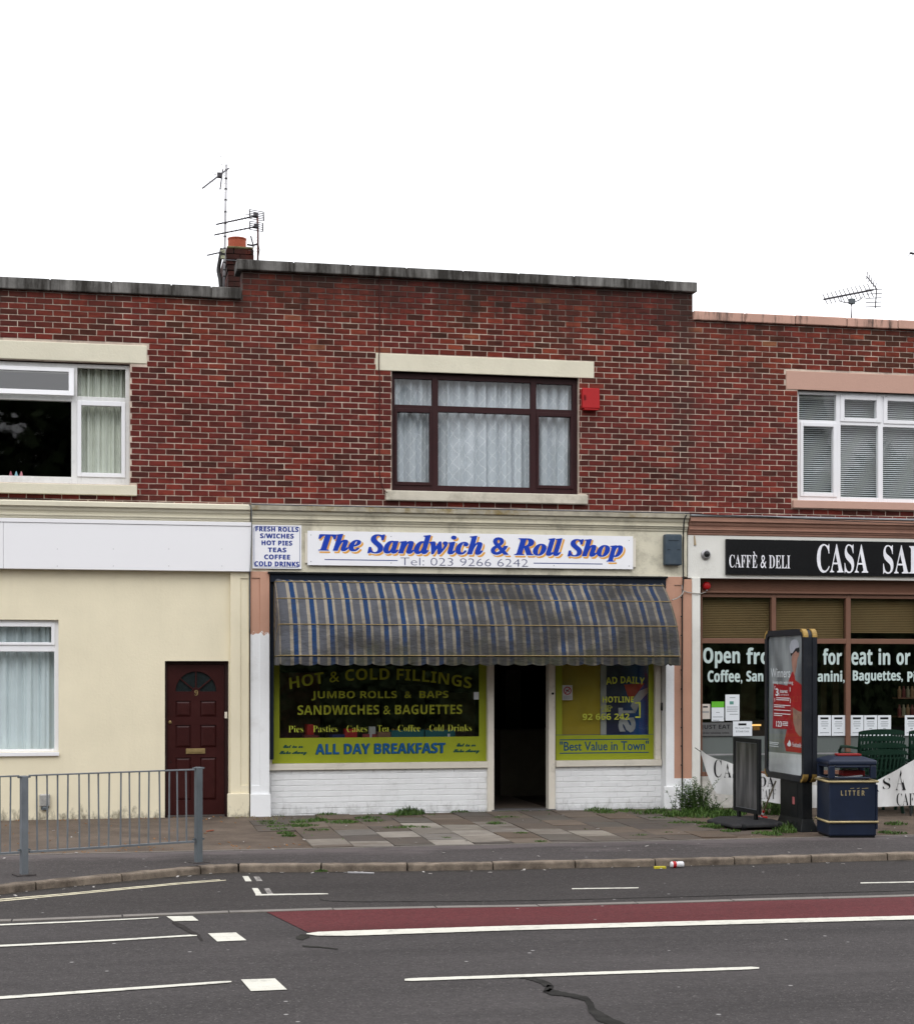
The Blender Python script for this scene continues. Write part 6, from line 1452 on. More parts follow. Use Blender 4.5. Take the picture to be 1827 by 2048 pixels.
# kerb line, near face at the top edge, from measured points
kpx = [(0, 1774), (71.5, 1765), (150, 1757.5), (243.6, 1749), (330, 1740.5), (402, 1734.5), (440, 1732), (478, 1731)]
K = [gp(a, b, -.08) for a, b in kpx]
kr = [gp(a, b, -.08) for a, b in ((478, 1731), (650, 1730.2), (814, 1728.5), (1000, 1725.8), (1290, 1720), (1468, 1716), (1640, 1711.5), (1827, 1706.5))]
# left end continues its slope; right end continues straight
d0 = (K[0]-K[2]).normalized(); left_ext = [K[0]+d0*s for s in (5.0, 3.6, 2.4, 1.2)]
ym = sum(p.y for p in kr)/len(kr)
d1 = (kr[-1]-kr[2]).normalized(); right_ext = [kr[-1]+d1*s for s in (1.5, 3.0, 5.0)]
KL = left_ext+K[:-1]+kr+right_ext
def kpt(s):
    acc = 0
    for a, b in zip(KL, KL[1:]):
        l_ = (b-a).length
        if s <= acc+l_: return a+(b-a)*((s-acc)/l_), (b-a).normalized()
        acc += l_
    return KL[-1], (KL[-1]-KL[-2]).normalized()
KLEN = sum((b-a).length for a, b in zip(KL, KL[1:]))
def kY(x):
    for a, b in zip(KL, KL[1:]):
        if a.x <= x <= b.x: return a.y+(b.y-a.y)*(x-a.x)/(b.x-a.x)
    return KL[0].y if x < KL[0].x else KL[-1].y
X0g, X1g = KL[0].x, KL[-1].x
FW, TK = -3.60, .125
NG = 80
def strip(name, fa, fb, mat, kind='structure', dz=0.0, parent=None, ny=6, za=None, xa=None, xb=None, **kw):
    mb = MB(); A, B = (X0g if xa is None else xa), (X1g if xb is None else xb)
    for i in range(NG+1):
        x = A+(B-A)*i/NG
        for j in range(ny+1):
            y = fa(x)+(fb(x)-fa(x))*j/ny; mb.v.append((x, y, (pave_z(y) if za is None else za)+dz))
    for i in range(NG):
        for j in range(ny): a = i*(ny+1)+j; mb.f.append((a, a+1, a+ny+2, a+ny+1))
    return mb.build(name, mat, parent, smooth=True, kind=kind, **kw)
XF = fx(566, -2)      # edge of the flagged forecourt
pv = strip('pavement', lambda x: kY(x)+TK, lambda x: .02, m_soil, dz=-.008)
strip('footway_surface', lambda x: kY(x)+TK-.002, lambda x: FW+.01*sin(x*3)+.008*sin(x*9.1), m_tar, dz=-.001, parent=pv, kind=None)
lf = MB(); pts = [(X0g, FW+.01), (gp(606, 1694, -.055).x, FW+.02), (gp(548, 1652, -.02).x, -1.2), (fx(540, -.1), -.02), (X0g, -.02)]
lfz = [(x, y, pave_z(y)-.002) for x, y in pts]; lf.poly(lfz).build('forecourt_slab', m_fore, pv)
MB().quad((-70, -60, ZR-.004), (90, -60, ZR-.004), (90, -4.2, ZR-.004), (-70, -4.2, ZR-.004)).build('road', m_asph, None, kind='structure')
# parking bay surface between kerb and channel
chx = [(-150, 1846), (0, 1842), (150, 1836), (303, 1830), (531.5, 1821.5), (800, 1815), (1100, 1811), (1463, 1801), (1827, 1791), (2000, 1786.5)]
CH = [gp(a, b, ZR) for a, b in chx]
CH = [CH[0]+(CH[0]-CH[2])*1.0]+CH+[CH[-1]+(CH[-1]-CH[-3])*.8]
def chY(x):
    for a, b in zip(CH, CH[1:]):
        if a.x <= x <= b.x: return a.y+(b.y-a.y)*(x-a.x)/(b.x-a.x)
    return CH[0].y if x < CH[0].x else CH[-1].y
strip('parking_bay_surface', lambda x: chY(x)+.05, lambda x: kY(x)-.001, m_bay, za=ZR, ny=4)

strip('gutter_grime', lambda x: kY(x)-.10-.03*sin(x*2.3)-.02*sin(x*7.1), lambda x: kY(x)-.0005, M('gutter_silt', (.026, .022, .018), .9, .5, 7, .5, 90, dirt=.6, dcol=(.07, .058, .045), dscale=5), za=ZR+.001, ny=2)
# kerb stones, each its own piece
kb = setpiece('kerb', (4, -5.2, ZR)); rk = random.Random(11)
# joints measured in the photo
jpx = [73, 245, 402, 477, 642, 814.5, 985.5, 1150, 1310, 1468.5, 1622, 1774]
def s_of_px(px):
    lo, hi = 0, KLEN
    for _ in range(40):
        m_ = (lo+hi)/2; p, _d = kpt(m_); d = Vector((p.x, p.y+DCAM)); dep = d.x*st+d.y*ct; lat = d.x*ct-d.y*st
        if CXP+FPX*lat/dep < px: lo = m_
        else: hi = m_
    return lo
js = [s_of_px(p) for p in jpx]; s = js[0]-.915
while s > 0: js.insert(0, s); s -= .915
s = js[-1]+.915
while s < KLEN: js.append(s); s += .915
for a, b in zip(js, js[1:]):
    a2, b2 = a+.008, b-.008; n = 6; mb = MB(); dz = rk.uniform(-.004, .004); dy = rk.uniform(-.004, .004)
    pr5 = [(0.0, ZR-.02), (.004, -.095), (.010, -.082), (.022, -.0765), (TK-.004, -.0745), (TK-.002, ZR-.02)]
    for i in range(n+1):
        p, d = kpt(a2+(b2-a2)*i/n); nn_ = Vector((-d.y, d.x, 0))
        for (o, z) in pr5:
            w_ = .003*sin(i*2.1+a*7+o*30); mb.v.append(tuple(p+nn_*(o+dy+w_*(z > -.1))+Vector((0, 0, z-p.z+dz*(z > -.12)+w_*(z > -.1)))))
    m5 = len(pr5)
    for i in range(n):
        for k in range(m5): j = (k+1) % m5; q_ = i*m5; mb.f.append((q_+k, q_+m5+k, q_+m5+j, q_+j))
    mb.f += [tuple(range(m5)), tuple(n*m5+k for k in range(m5-1, -1, -1))]
    mb.build('kerb_stone', m_kerb, kb)
MB().poly([(X0g, kY(X0g)+.02, ZR-.01), (X0g+.01, kY(X0g)+.1, ZR-.01), (X0g+.01, kY(X0g)+.1, ZR-.005)]).build('kerb_bed', m_soil, kb)
# channel blocks
cb_ = setpiece('channel', (4, -7.5, ZR)); x = CH[0].x
xs_ = []
x_ = gp(1463, 1801, ZR).x
st_ = (gp(1463, 1801, ZR).x-gp(1100, 1811, ZR).x)/2
while x_ > X0g: x_ -= .885
while x_ < X1g: xs_.append(x_); x_ += .885
for a, b in zip(xs_, xs_[1:]):
    a2, b2 = a+.006, b-.006; ya, yb = chY(a2), chY(b2); h = rk.uniform(.002, .006)
    v_ = [(a2, ya-.055, ZR+h), (b2, yb-.055, ZR+h), (b2, yb+.055, ZR+h), (a2, ya+.055, ZR+h)]
    MB().prism(v_, (0, 0, -.04)).build('channel_block', m_chan, cb_)

# paving flags
pf = setpiece('flagged_forecourt', (5, -1.8, 0)); m_slab = slab_mat(); rs_ = random.Random(21)
PAL = [(.078, .060, .047), (.068, .054, .044), (.098, .073, .054), (.060, .048, .040), (.112, .086, .064), (.080, .068, .056), (.096, .067, .045)]
LIGHT = [(.19, .168, .138), (.15, .130, .108), (.225, .20, .17), (.135, .12, .105)]
XG0, XG1 = gp(545, 1650, -.02).x-.25, fx(1430, -1.5)
wflag, dflag = .455, .61
n_c = int((XG1-XG0)/wflag)+1
for i in range(n_c+14):
    x0_, x1_ = XG0+i*wflag, XG0+(i+1)*wflag
    y = -.06-(.30 if i % 2 else 0)*0
    ys_ = [-.05]+([-.35] if i % 2 else [])
    while ys_[-1] > FW+.1: ys_.append(max(FW+.03, ys_[-1]-dflag))
    for ya, yb in zip(ys_, ys_[1:]):
        if ya-yb < .1: continue
        xm, ymid = (x0_+x1_)/2, (ya+yb)/2
        # the concrete slab of the left forecourt ends on a slant
        if xm < gp(590, 1680, -.05).x+(-ymid-3.0)*.0+.05 and ymid < -2.6: continue
        dd = Vector((xm, ymid+DCAM)); dep = dd.x*st+dd.y*ct; px_ = CXP+FPX*(dd.x*ct-dd.y*st)/dep; py_ = HY+(HCAM-pave_z(ymid))*FPX/dep
        near = ymid < -1.9
        if px_ < 610 and near: continue
        if px_ > 1440 and ymid < -3.0: continue
        buried = (ymid > -1.5 and px_ < 900 and rs_.random() < .55) or px_ > 1420
        if buried and px_ > 1500: continue
        if 640 < px_ < 1045 and -3.4 < ymid < -1.3 and rs_.random() < .62: c = rs_.choice(LIGHT)
        elif 1090 < px_ < 1185 and -2.9 < ymid < -2.3: c = rs_.choice(LIGHT[:2])
        else: c = rs_.choice(PAL)
        zt2 = .004+rs_.uniform(0, .006)-(.014 if buried else 0); tl = rs_.uniform(-.004, .004); gpj = .006
        vs_ = [(x0_+gpj, yb+gpj, pave_z(yb)+zt2+tl), (x1_-gpj, yb+gpj, pave_z(yb)+zt2-tl), (x1_-gpj, ya-gpj, pave_z(ya)+zt2-tl), (x0_+gpj, ya-gpj, pave_z(ya)+zt2+tl)]
        o = MB().prism(vs_, (0, 0, -.04)).build('paving_flag', m_slab, pf); k_ = rs_.uniform(.85, 1.15); o.color = (*[q*k_ for q in c], 1)
# concrete edging along the front of the forecourts
mb = MB()
x = X0g
while x < X1g-.9:
    y0_, = (FW-.02,); mb.box(x+.004, x+.906, FW-.03, FW+.02, pave_z(FW)-.04, pave_z(FW)+.004); x += .91
mb.build('edging_strip', m_chan, pv)

# road markings: thin sheets 4 mm above the surface
def mark(name, pts, mat, label=None, cat='road marking', z=ZR+.002, wob=0.0, parent=None, kind=None, **kw):
    return MB().poly([gp(a, b, z) for a, b in pts]).build(name, mat, parent, kind='structure')
def line(name, pts, mat, z=ZR+.002):
    # pts: (px, ytop, ybottom)
    mb = MB(); r = random.Random(int(pts[0][0]*7+pts[0][1])); P_ = []
    for (a, t, b), (c, t2, b2) in zip(pts, pts[1:]):
        n = max(2, int(abs(c-a)/7))
        for k in range(n): f = k/n; P_.append((a+(c-a)*f, t+(t2-t)*f, b+(b2-b)*f))
    P_.append(pts[-1])
    for a, t, b in P_: e = .16; mb.v += [tuple(gp(a, t+r.uniform(-e, e), z)), tuple(gp(a, b+r.uniform(-e, e), z))]
    for k in range(len(P_)-1): mb.f.append((2*k, 2*k+1, 2*k+3, 2*k+2))
    return mb.build(name, mat, None, kind='structure')
mark('red_lane_surface', [(531, 1822.7), (615, 1864), (640, 1868)]+[(p, 1868-(p-640)*.0270) for p in range(760, 1900, 80)]+[(2060, 1829.5)]+[(2060, 1786.8), (1827, 1793.2), (1463, 1803), (1100, 1813), (800, 1817)], m_redl, z=ZR+.001)
line('lane_line', [(613, 1866.5, 1868), (635, 1863.5, 1871), (700, 1861, 1871.3), (1000, 1852, 1861), (1400, 1841.5, 1850), (1827, 1831, 1838.5), (2060, 1825, 1832)], m_paint, ZR+.003)
line('centre_line', [(809, 1957.5, 1961), (825, 1956, 1961.6), (1160, 1944.5, 1950), (1500, 1933.3, 1938.5), (1517, 1934.2, 1937)], m_paint)
line('lane_line', [(-60, 1994.5, 2000), (0, 1992.5, 1998), (240, 1976, 1981), (448, 1961.7, 1965.8), (463, 1962, 1964)], m_paint)
line('lane_line', [(-60, 1892.5, 1896.5), (0, 1889.8, 1893.4), (200, 1880, 1883.3), (380, 1869.3, 1872.3), (394, 1870, 1871.5)], m_paint)
line('lane_line', [(-60, 1851, 1853.6), (0, 1848.2, 1850.8), (160, 1841.5, 1844), (317, 1834.3, 1836)], m_paint)
mark('crossing_stud', [(333, 1832.6), (385, 1831.8), (397.5, 1841), (347.5, 1842.2)], m_paint)
mark('crossing_stud', [(416, 1866.5), (472, 1864.8), (493, 1880.3), (434.4, 1882.7)], m_paint)
mark('crossing_stud', [(482, 1958.9), (550, 1956.7), (574, 1978.9), (502, 1982)], m_paint)
line('yellow_line', [(-60, 1804, 1805.6), (0, 1797.6, 1799.2), (120, 1787.6, 1789), (245, 1775.5, 1776.9), (350, 1765.8, 1767), (440, 1758.6, 1759.6)], m_cream_y)
line('yellow_line', [(-60, 1807.5, 1809.4), (0, 1801, 1802.8), (120, 1790, 1791.6), (245, 1778, 1779.5), (350, 1768, 1769.2), (452, 1759.8, 1760.8)], m_cream_y)
mark('bay_mark', [(485, 1752.2), (496.5, 1752), (503.5, 1762.4), (491, 1762.6)], m_paint)
mark('bay_mark', [(507, 1752.7), (518, 1752.7), (525.5, 1762), (513.5, 1762.2)], m_paintold)
mark('bay_mark', [(504, 1776.2), (515.5, 1776), (523.5, 1787.6), (511, 1788)], m_paint)
mark('bay_mark', [(527.5, 1776.2), (538.5, 1776.2), (546.5, 1787.6), (535, 1787.8)], m_paintold)
line('bay_line', [(511, 1788.2, 1791), (524, 1788, 1790.8), (640, 1786.4, 1788.6), (656, 1786.8, 1788.2)], m_paint)
line('bay_line', [(1143, 1776.4, 1778.2), (1276, 1774.6, 1776.4)], m_paint)
line('bay_line', [(1719.5, 1764.8, 1766.8), (1827, 1762.8, 1764.8), (1960, 1760, 1762)], m_paint)
m_tarseal = M('black_bitumen_seal', (.023, .022, .0205), .9, .5, 5, spec=.04)
def ribbon(name, pts, mat, z=ZR+.0005):
    mb = MB(); r = random.Random(5); P_ = []
    for (x1, y1, w1), (x2, y2, w2) in zip(pts, pts[1:]):
        n = 4
        for k in range(n): f = k/n; P_.append((x1+(x2-x1)*f+r.uniform(-.8, .8), y1+(y2-y1)*f+r.uniform(-.4, .4), w1+(w2-w1)*f))
    P_.append(pts[-1])
    for k, (x_, y_, w_) in enumerate(P_):
        q0, q1 = P_[max(k-1, 0)], P_[min(k+1, len(P_)-1)]; dx_, dy_ = q1[0]-q0[0], q1[1]-q0[1]; l_ = sqrt(dx_*dx_+dy_*dy_); w2 = w_*r.uniform(.85, 1.15)/2
        mb.v += [tuple(gp(x_-dy_/l_*w2, y_+dx_/l_*w2, z)), tuple(gp(x_+dy_/l_*w2, y_-dx_/l_*w2, z))]
    for k in range(len(P_)-1): mb.f.append((2*k, 2*k+1, 2*k+3, 2*k+2))
    return mb.build(name, mat, None, kind='structure')
ribbon('bitumen_seal', [(1034, 1953, 3), (1058, 1956, 6), (1085, 1964, 9), (1101, 1973, 13), (1092, 1980, 13), (1108, 1985, 10), (1140, 1990, 8), (1170, 1997, 9), (1181, 2008, 12), (1183, 2020, 15), (1200, 2033, 17), (1222, 2043, 16), (1250, 2056, 14)], m_tarseal)
ribbon('damp_stain', [(345, 1843, 5), (362, 1852, 8), (380, 1862, 6), (398, 1872, 7), (404, 1881, 4)], M('damp_tarmac', (.031, .0275, .0265), .9, .2, 12, spec=.05), ZR+.0002)
m_oil = M('damp_patch', (.026, .025, .022), .9, .3, 12, spec=.05)
ribbon('damp_stain', [(592, 1875, 5), (604, 1874, 11), (618, 1872, 5)], m_oil, ZR+.0003)
line('damp_stain', [(605, 1890, 1893), (640, 1893, 1895), (676, 1897, 1898.5)], m_oil, ZR+.0003)
line('road_crack', [(636, 1788, 1789), (640, 1798, 1800.5), (660, 1801, 1802.5), (720, 1803, 1804), (900, 1802.5, 1803.4), (1100, 1800, 1800.8), (1300, 1794.5, 1795.5), (1480, 1789.5, 1790.8), (1827, 1780.5, 1781.3)], m_tarseal, ZR+.0025)

# ------------------------------------------------------------------ guard railing
def q5(x, y): return (x/2.935, 1520+y/2.935)
p1 = gp(48.5, 1750.5, -.078); p2 = gp(397, 1726, -.078)
grl = thing('guard_railing', tuple((p1+p2)/2), 'grey galvanised pedestrian guard railing along the curved kerb at the left', 'railing')
dr = (p2-p1); L_ = dr.length; du_ = dr.normalized(); nv_ = Vector((-du_.y, du_.x, 0))
hp1 = HCAM+(HY-1551.5)/FPX*((p1.x)*st+(p1.y+DCAM)*ct); hp2 = HCAM+(HY-1534)/FPX*((p2.x)*st+(p2.y+DCAM)*ct)
htop = (hp1+hp2)/2
def post(p, top, mat):
    c = Vector((p.x, p.y, (top-.078)/2)); MB().obox(c, du_*.032, nv_*.038, (0, 0, (top+.078)/2)).build('post', mat, grl, bevel=.006)
    mb = MB(); mb.obox(Vector((p.x, p.y, -.074)), du_*.09, nv_*.09, (0, 0, .008)); mb.build('post_footing', m_tar, grl)
    for z in (top-.012, .168):
        MB().obox(Vector((p.x, p.y, z)), du_*.062, nv_*.012, (0, 0, .008)).build('rail_clip', m_galvdk, grl)
post(p1, hp1, m_galv); post(p2, hp2, m_galvdk); p0 = p1-du_*2.0; post(p0, hp1, m_galv)
# baluster positions measured along the panel
def on_rail(px):
    d = ray(px, HY); # intersect with the vertical plane through p1,p2
    o = Vector((0, -DCAM, 0)); A_ = (p1-o).dot(nv_)/Vector((d.x, d.y, 0)).dot(nv_); return Vector((d.x*A_, -DCAM+d.y*A_, 0))
zbr = .145
for a, b in ((p1+du_*.05, p2-du_*.05), (p0+du_*.05, p1-du_*.05)):
    for z, h in ((htop-.012, .007), (zbr, .010)):
        MB().obox(Vector(((a.x+b.x)/2, (a.y+b.y)/2, z)), (b-a)/2*Vector((1, 1, 0)), nv_*.019, (0, 0, h)).build('top_rail' if z > .5 else 'bottom_rail', m_galv, grl, bevel=.002)
bal = [220, 281, 340, 397, 468, 525, 582, 638, 708, 763, 818, 872, 940, 993, 1043, 1096]
bx = [on_rail(v/2.935) for v in bal]+[on_rail(v/2.935) for v in (60, 2)]
bx += [bx[-1]-du_*.118*k for k in range(1, 14)]
mb0 = MB().obox((0, 0, (htop-.012-zbr)/2), du_*.0065, nv_*.0065, (0, 0, (htop-.02-zbr)/2)); mbm = bpy.data.meshes.new('baluster'); mbm.from_pydata([Vector(v) for v in mb0.v], [], mb0.f); mbm.materials.append(m_galv)
rbz = random.Random(4)
for p in bx:
    if (p-p0).dot(du_) < .05: continue
    o = at_parent(bpy.data.objects.new('baluster', mbm), grl, (p.x, p.y, zbr)); o.rotation_euler = (rbz.uniform(-.006, .006), rbz.uniform(-.012, .012), 0)

# ------------------------------------------------------------------ litter
def gr(px, py, z=ZR): return gp(px, py, z)
a, b = gr(1340, 1736), gr(1366, 1735.5)
cn = thing('drink_can', tuple((a+b)/2), 'crushed white and red drinks can lying in the gutter by the kerb', 'can'); c = (a+b)/2+Vector((0, 0, .034)); hw_ = (b-a).length/2
vs_r = [(.026, -hw_), (.033, -hw_*.88), (.033, -hw_*.1), (.028, 0), (.034, hw_*.2), (.033, hw_*.88), (.026, hw_)]
o = MB().lathe(vs_r, c, 16, 'x').build('can_body', M('can_white', (.62, .62, .63), .35, .05, 6, dirt=.3, dscale=12), cn, smooth=True); 
MB().lathe([(.0345, 0), (.0345, hw_*.5)], c-Vector((hw_*.7, 0, 0)), 16, 'x').build('can_red_print', m_red, cn)
a, b = gr(1307.5, 1737.5), gr(1330, 1737); MB().obox((a+b)/2+Vector((0, 0, .012)), (b-a)/2, (0, .022, 0), (0, 0, .012)).build('yellow_packet', M('yellow_card', (.45, .38, .03), .6), None, bevel=.003, label='small flat yellow packet in the gutter left of the drinks can', cat='packet')
a, b = gr(695, 1746.5), gr(748, 1748); d = (b-a)
MB().obox((a+b)/2+Vector((0, 0, .008)), d/2, (0, .016, 0), (0, 0, .008)).build('metal_strip', m_alu, None, bevel=.003, label='loose pale metal strip lying in the gutter before the sandwich shop', cat='strip')
mb = MB(); rl = random.Random(31)
for _ in range(150):
    if rl.random() < .55: x = rl.uniform(X0g, X1g); y = rl.uniform(kY(x)+.15, -.1); z = pave_z(y)+.012
    else:
        x = rl.uniform(X0g, X1g); y = kY(x)-abs(rl.gauss(0, .12))-.03; z = ZR+.006
    s_ = rl.uniform(.006, .020); a = rl.uniform(0, 3.1)
    mb.obox((x, y, z), (s_*cos(a), s_*sin(a), rl.uniform(-.3, .3)*s_), (-s_*.6*sin(a), s_*.6*cos(a), 0), (0, 0, .002))
mb.build('paper_scraps', M('scrap_paper', (.33, .31, .29), .8, .3, 20), None, kind='stuff')
mb = MB()
for _ in range(220):
    x = rl.uniform(X0g, fx(560, -1)); y = rl.choice([rl.uniform(-3.6, -3.1), rl.uniform(-.15, -.03), rl.uniform(-3.4, -.2)]); s_ = rl.uniform(.006, .018); a = rl.uniform(0, 3.1)
    mb.obox((x, y, pave_z(y)+.004), (s_*cos(a), s_*sin(a), .3*s_), (-s_*.5*sin(a), s_*.5*cos(a), 0), (0, 0, .002))
mb.build('dead_leaves', M('dead_leaf', (.20, .095, .035), .9, .4, 15), None, kind='stuff')
p = gp(420, 1663, -.03); MB().obox(p+Vector((0, 0, .01)), (.045, 0, .006), (0, .03, 0), (0, 0, .003)).build('red_leaf', M('russet_leaf', (.22, .05, .02), .8), None, label='russet fallen leaf on the cream house forecourt', cat='leaf')

# ------------------------------------------------------------------ weeds and grass
m_g1 = leaf_mat('grass_green', (.035, .080, .014), (.075, .130, .025)); m_g2 = leaf_mat('weed_green', (.035, .080, .022), (.085, .14, .035)); m_g3 = leaf_mat('dry_grass', (.22, .16, .06), (.12, .13, .03))
rg = random.Random(17)
def blades(mb, c, n, rad, h, w=.006, ell=1.0):
    for _ in range(n):
        a = rg.uniform(0, 6.28); r = rad*sqrt(rg.random()); x, y = c[0]+r*cos(a)*ell, c[1]+r*sin(a); z = pave_z(y)-.004
        hh = h*rg.uniform(.4, 1.1)*(1-.5*(r/rad)); la = rg.uniform(0, 6.28); le = hh*rg.uniform(.2, .9); ww = w*rg.uniform(.6, 1.3); pa = la+1.57
        px_, py_ = cos(pa)*ww, sin(pa)*ww
        m_ = (x+cos(la)*le*.4, y+sin(la)*le*.4, z+hh*.65); t = (x+cos(la)*le, y+sin(la)*le, z+hh)
        mb.add([(x-px_, y-py_, z), (x+px_, y+py_, z), (m_[0]+px_*.8, m_[1]+py_*.8, m_[2]), (m_[0]-px_*.8, m_[1]-py_*.8, m_[2]), t], [(0, 1, 2, 3), (3, 2, 4)])
z6 = lambda x, y: (480+x/2.935, 1600+y/2.935)
z7 = lambda x, y: (1000+x/2.2007, 1600+y/2.2007)
tufts = [z6(160, 140)+(.10, .05), z6(185, 150)+(.12, .05), z6(215, 165)+(.10, .05), z6(240, 180)+(.10, .05), z6(265, 195)+(.08, .05), z6(285, 208)+(.07, .04), z6(350, 160)+(.16, .06), z6(370, 140)+(.14, .07), z6(395, 160)+(.12, .05), z6(458, 130)+(.10, .07),
         z6(510, 103)+(.12, .06), z6(600, 137)+(.16, .05), z6(640, 137)+(.08, .04), z6(745, 118)+(.14, .06), z6(785, 133)+(.12, .05), z6(915, 97)+(.11, .05), z6(965, 98)+(.10, .05), z6(1295, 86)+(.12, .05), z6(1130, 102)+(.06, .03), z6(450, 180)+(.12, .05), z6(890, 168)+(.09, .04),
         z6(985, 164)+(.11, .05), z6(1075, 164)+(.07, .04), z6(1500, 145)+(.10, .06), z6(1560, 112)+(.14, .04), z6(1645, 192)+(.07, .04), z6(1765, 234)+(.06, .04), z6(300, 160)+(.10, .05), z6(1210, 218)+(.05, .03), z6(475, 388)+(.05, .03),
         z7(430, 58)+(.16, .09), z7(470, 65)+(.12, .06), z7(560, 60)+(.16, .07), z7(650, 68)+(.16, .09), z7(700, 62)+(.16, .10), z7(750, 70)+(.14, .06), z7(690, 85)+(.10, .04), z7(790, 102)+(.12, .05), z7(860, 102)+(.10, .05), z7(930, 120)+(.12, .08), z7(905, 118)+(.10, .05),
         z7(1010, 132)+(.10, .04), z7(610, 152)+(.10, .04), z7(735, 140)+(.06, .03), z7(1160, 140)+(.12, .05), z7(1200, 145)+(.10, .05), z7(1250, 135)+(.12, .10), z7(1285, 125)+(.14, .14), z7(1350, 122)+(.10, .09), z7(1370, 130)+(.09, .06), z7(1740, 104)+(.12, .06), z7(1735, 138)+(.12, .04), z7(1695, 135)+(.08, .04), z7(1330, 105)+(.08, .10), z7(960, 110)+(.12, .06)]
mb = MB()
for x, y, r, h in tufts: p = gp(x, y, pave_z(-2)); blades(mb, p, int(60+r*700), r, h, .006, 1.3)
for k in range(80):    # sparse growth in the joints
    x = rg.uniform(fx(560, -1), fx(1500, -1)); y = -.06-rg.random()*.05 if k % 3 else rg.uniform(-3.3, -.3)
    blades(mb, (x, y), 6, .035, .035, .005)
mb.build('grass', m_g1, None, kind='stuff')
mb = MB()
for px_, py_, r, h, n_ in ((1375, 1630, .22, .12, 260), (1400, 1632, .30, .16, 420), (1425, 1630, .30, .15, 400), (1448, 1632, .22, .13, 260), (1350, 1633, .16, .10, 160), (1465, 1628, .16, .12, 120), (1545, 1618, .14, .20, 130), (1556, 1628, .16, .14, 130), (1600, 1640, .14, .12, 120)):
    p = gp(px_, py_, pave_z(-1.0)); p.y = min(p.y, -.10); blades(mb, p, n_, r, h, .008, 1.2)
mb.build('undergrowth', m_g1, None, kind='stuff')
mb = MB(); 
for px_, py_ in ((1372, 1634), (1410, 1636), (520, 1637), (560, 1640)): p = gp(px_, py_, pave_z(-1.0)); blades(mb, p, 60, .25, .03, .005, 1.5)
mb.build('dry_grass', m_g3, None, kind='stuff')
def weed(px, base_py, n, h, spread, label, seed):
    r = random.Random(seed); p = gp(px, base_py, pave_z(-.5)); p.y = max(min(p.y, -.17), -1.0); p.x = fx(px, p.y); p.z = pave_z(p.y)-.01
    t = thing('weed_plant', tuple(p), label, 'weed', 'tall weeds at the pilaster foot'); stems = MB(); lv = MB()
    for k in range(n):
        a = r.uniform(0, 6.28); hh = h*r.uniform(.5, 1.0); le = r.uniform(.05, spread); x0_, y0_ = p.x+r.uniform(-.09, .09), p.y+r.uniform(-.05, .05); pts = []
        for j in range(6): f = j/5; pts.append((x0_+cos(a)*le*f*f, min(-.125, y0_+sin(a)*le*f*f*.6), p.z+hh*f*(1-.12*f)))
        stems.tube(pts, [.0035*(1-.6*j/5) for j in range(6)], 5, False)
        for j in range(int(34*hh/.5)+8):
            f = r.uniform(.12, 1.0); i = min(4, int(f*5)); g_ = f*5-i; q_ = Vector(pts[i])*(1-g_)+Vector(pts[i+1])*g_; b = r.uniform(0, 6.28); ll = r.uniform(.03, .065)*(1.15-.5*f); d = Vector((cos(b), sin(b)*.8, r.uniform(-.1, .8))).normalized(); s_ = d.cross(Vector((0, 0, 1))).normalized()*ll*.17
            e = q_+d*ll; m_ = q_+d*ll*.5+Vector((0, 0, .004)); 
            if e.y > -.10: continue
            lv.add([q_, m_+s_, e-Vector((0, 0, .006)), m_-s_], [(0, 1, 2, 3)])
    stems.build('stem', m_g2, t); lv.build('leaves', m_g2, t)
weed(1355, 1624, 8, .52, .16, 'tall thin weed climbing the white plinth left of the black cable', 1)
weed(1377, 1626, 34, .50, .22, 'bushy green weed clump against the white cafe plinth', 2)
weed(1398, 1628, 34, .58, .22, 'tall leafy weed under the left tip of the banner', 3)
weed(1424, 1630, 12, .36, .20, 'lower spreading weed between the tall weeds and the pavement sign', 4)
weed(1548, 1628, 8, .28, .12, 'small weed growing behind the black pavement sign', 5)
p = gp(819, 1628, pave_z(-.3)); t = thing('weed_tuft', tuple(p), 'largest green weed tuft at the foot of the white brick riser', 'weed'); mb = MB(); blades(mb, (p.x, -.10+.0), 260, .16, .13, .008, 1.3); mb.build('leaves', m_g2, t)

rh = random.Random(99); hb = MB()  # unseen tall hedge, added to keep bright sky out of the glass reflections
for _ in range(22000):
    p = Vector((rh.uniform(-45, 60), -34.5-abs(rh.gauss(0, .35)), rh.uniform(ZR, 6.2))); s_ = rh.uniform(.12, .26)
    u = Vector((rh.gauss(0, 1), rh.gauss(0, .4), rh.gauss(0, 1))).normalized(); v = u.cross(Vector((0, 1, .3))).normalized()*s_; u = u*s_; hb.add([p-u, p+v*.7, p+u, p-v*.7], [(0, 1, 2, 3)])
hb.box(-45, 60, -35.6, -35.0, ZR, 5.8)
hb.build('added_hedge', leaf_mat('added_hedge_leaf', (.05, .085, .03), (.09, .12, .05)), None, kind='stuff')
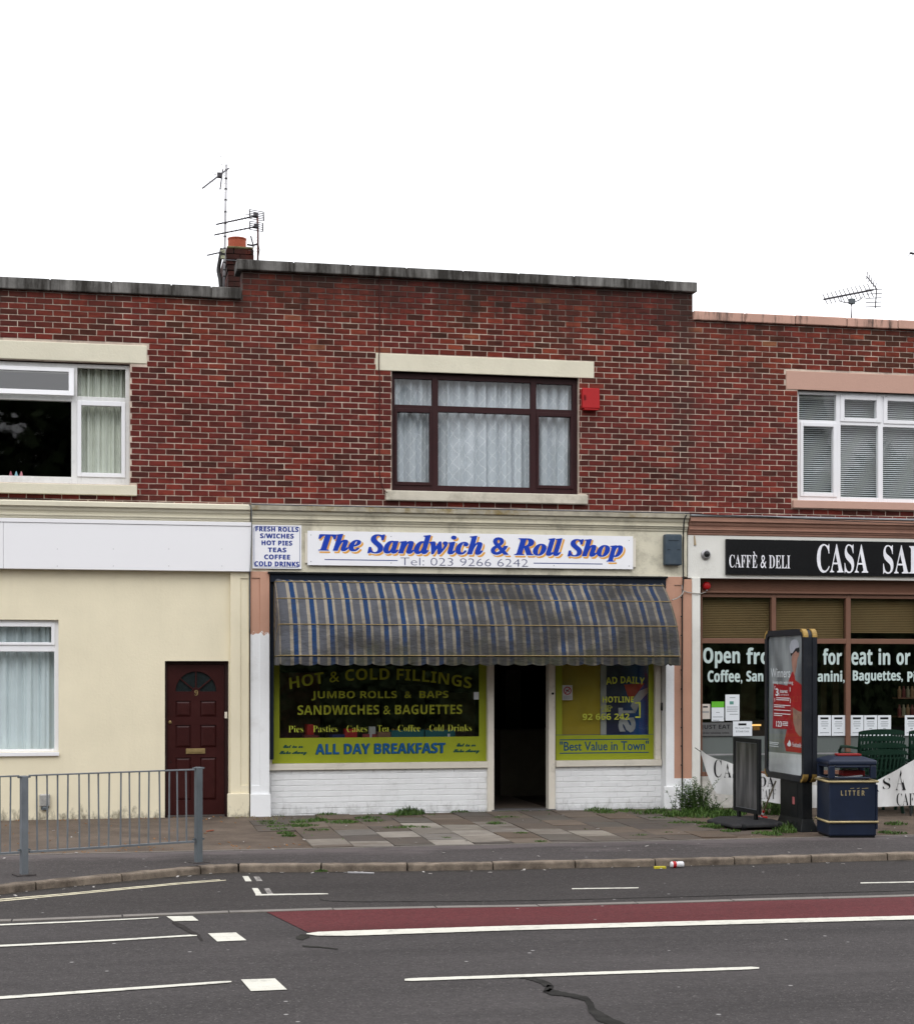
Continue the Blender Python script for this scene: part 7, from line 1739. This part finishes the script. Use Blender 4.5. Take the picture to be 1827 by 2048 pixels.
# ------------------------------------------------------------------ across the road, behind the viewer: pavement and trees the glass reflects
MB().quad((-70, -80, ZR-.002), (90, -80, ZR-.002), (90, -33, ZR-.002), (-70, -33, ZR-.002)).build('far_verge', M('far_verge_grass', (.05, .075, .02), .95, .3, .5), None, kind='structure')
m_lf = M('tree_leaf', (.032, .052, .014), .7, .4, .8); m_bark = M('tree_bark', (.07, .055, .04), .9, .2, 5)
wood = setpiece('woodland', (0, -38, ZR)); wood['kind'] = 'stuff'
def tree(x, y, h, rx, seed, label, conic=False):
    r = random.Random(seed); t = wood
    MB().tube([(x, y, ZR), (x+.1, y, h*.25), (x-.1, y+.1, h*.6)], [.28, .2, .1], 8).build('trunk', m_bark, t)
    mb = MB()
    for b in range(26 if not conic else 20):
        f = r.uniform(.10, .96); rad = rx*(sqrt(max(.05, 1-(2*f-1)**2)) if not conic else 1.15*(1-f)+.15); a = r.uniform(0, 6.28); q_ = rad*sqrt(r.random())*.8
        c = Vector((x+cos(a)*q_, y+sin(a)*q_, h*(.10+.85*f))); br_ = rx*r.uniform(.28, .5)
        for _ in range(95):
            d = Vector((r.gauss(0, 1), r.gauss(0, 1), r.gauss(0, 1))).normalized(); p = c+d*br_*r.uniform(.55, 1.05); s_ = r.uniform(.2, .45)
            u = Vector((r.gauss(0, 1), r.gauss(0, 1), r.gauss(0, 1))).normalized(); v = u.cross(d).normalized()*s_; u = u*s_
            mb.add([p-u, p+v*.7, p+u, p-v*.7], [(0, 1, 2, 3)])
    mb.build('crown', m_lf, t)
for i, (x, y, h, rx, cn_) in enumerate(((-20, -37, 14, 4.5, 0), (-13.5, -38, 15.5, 4.6, 0), (-7.5, -37, 16, 4.6, 0), (-2, -38, 16, 4.4, 0), (3.5, -37, 15, 4.4, 0), (9.5, -38, 12.5, 4.2, 0), (15.5, -37, 10, 3.8, 0), (21, -38, 12, 2.6, 1), (25.5, -37.5, 14, 2.2, 1), (31, -38, 10.5, 3.8, 0), (38, -37, 12, 4.4, 0), (0.5, -42, 15, 5, 0), (-10, -43, 16, 5, 0), (12, -43, 11, 4.5, 0))):
    tree(x, y, h, rx, 50+i, 'large dark leafy tree across the road' if not cn_ else 'narrow conical tree across the road', cn_)
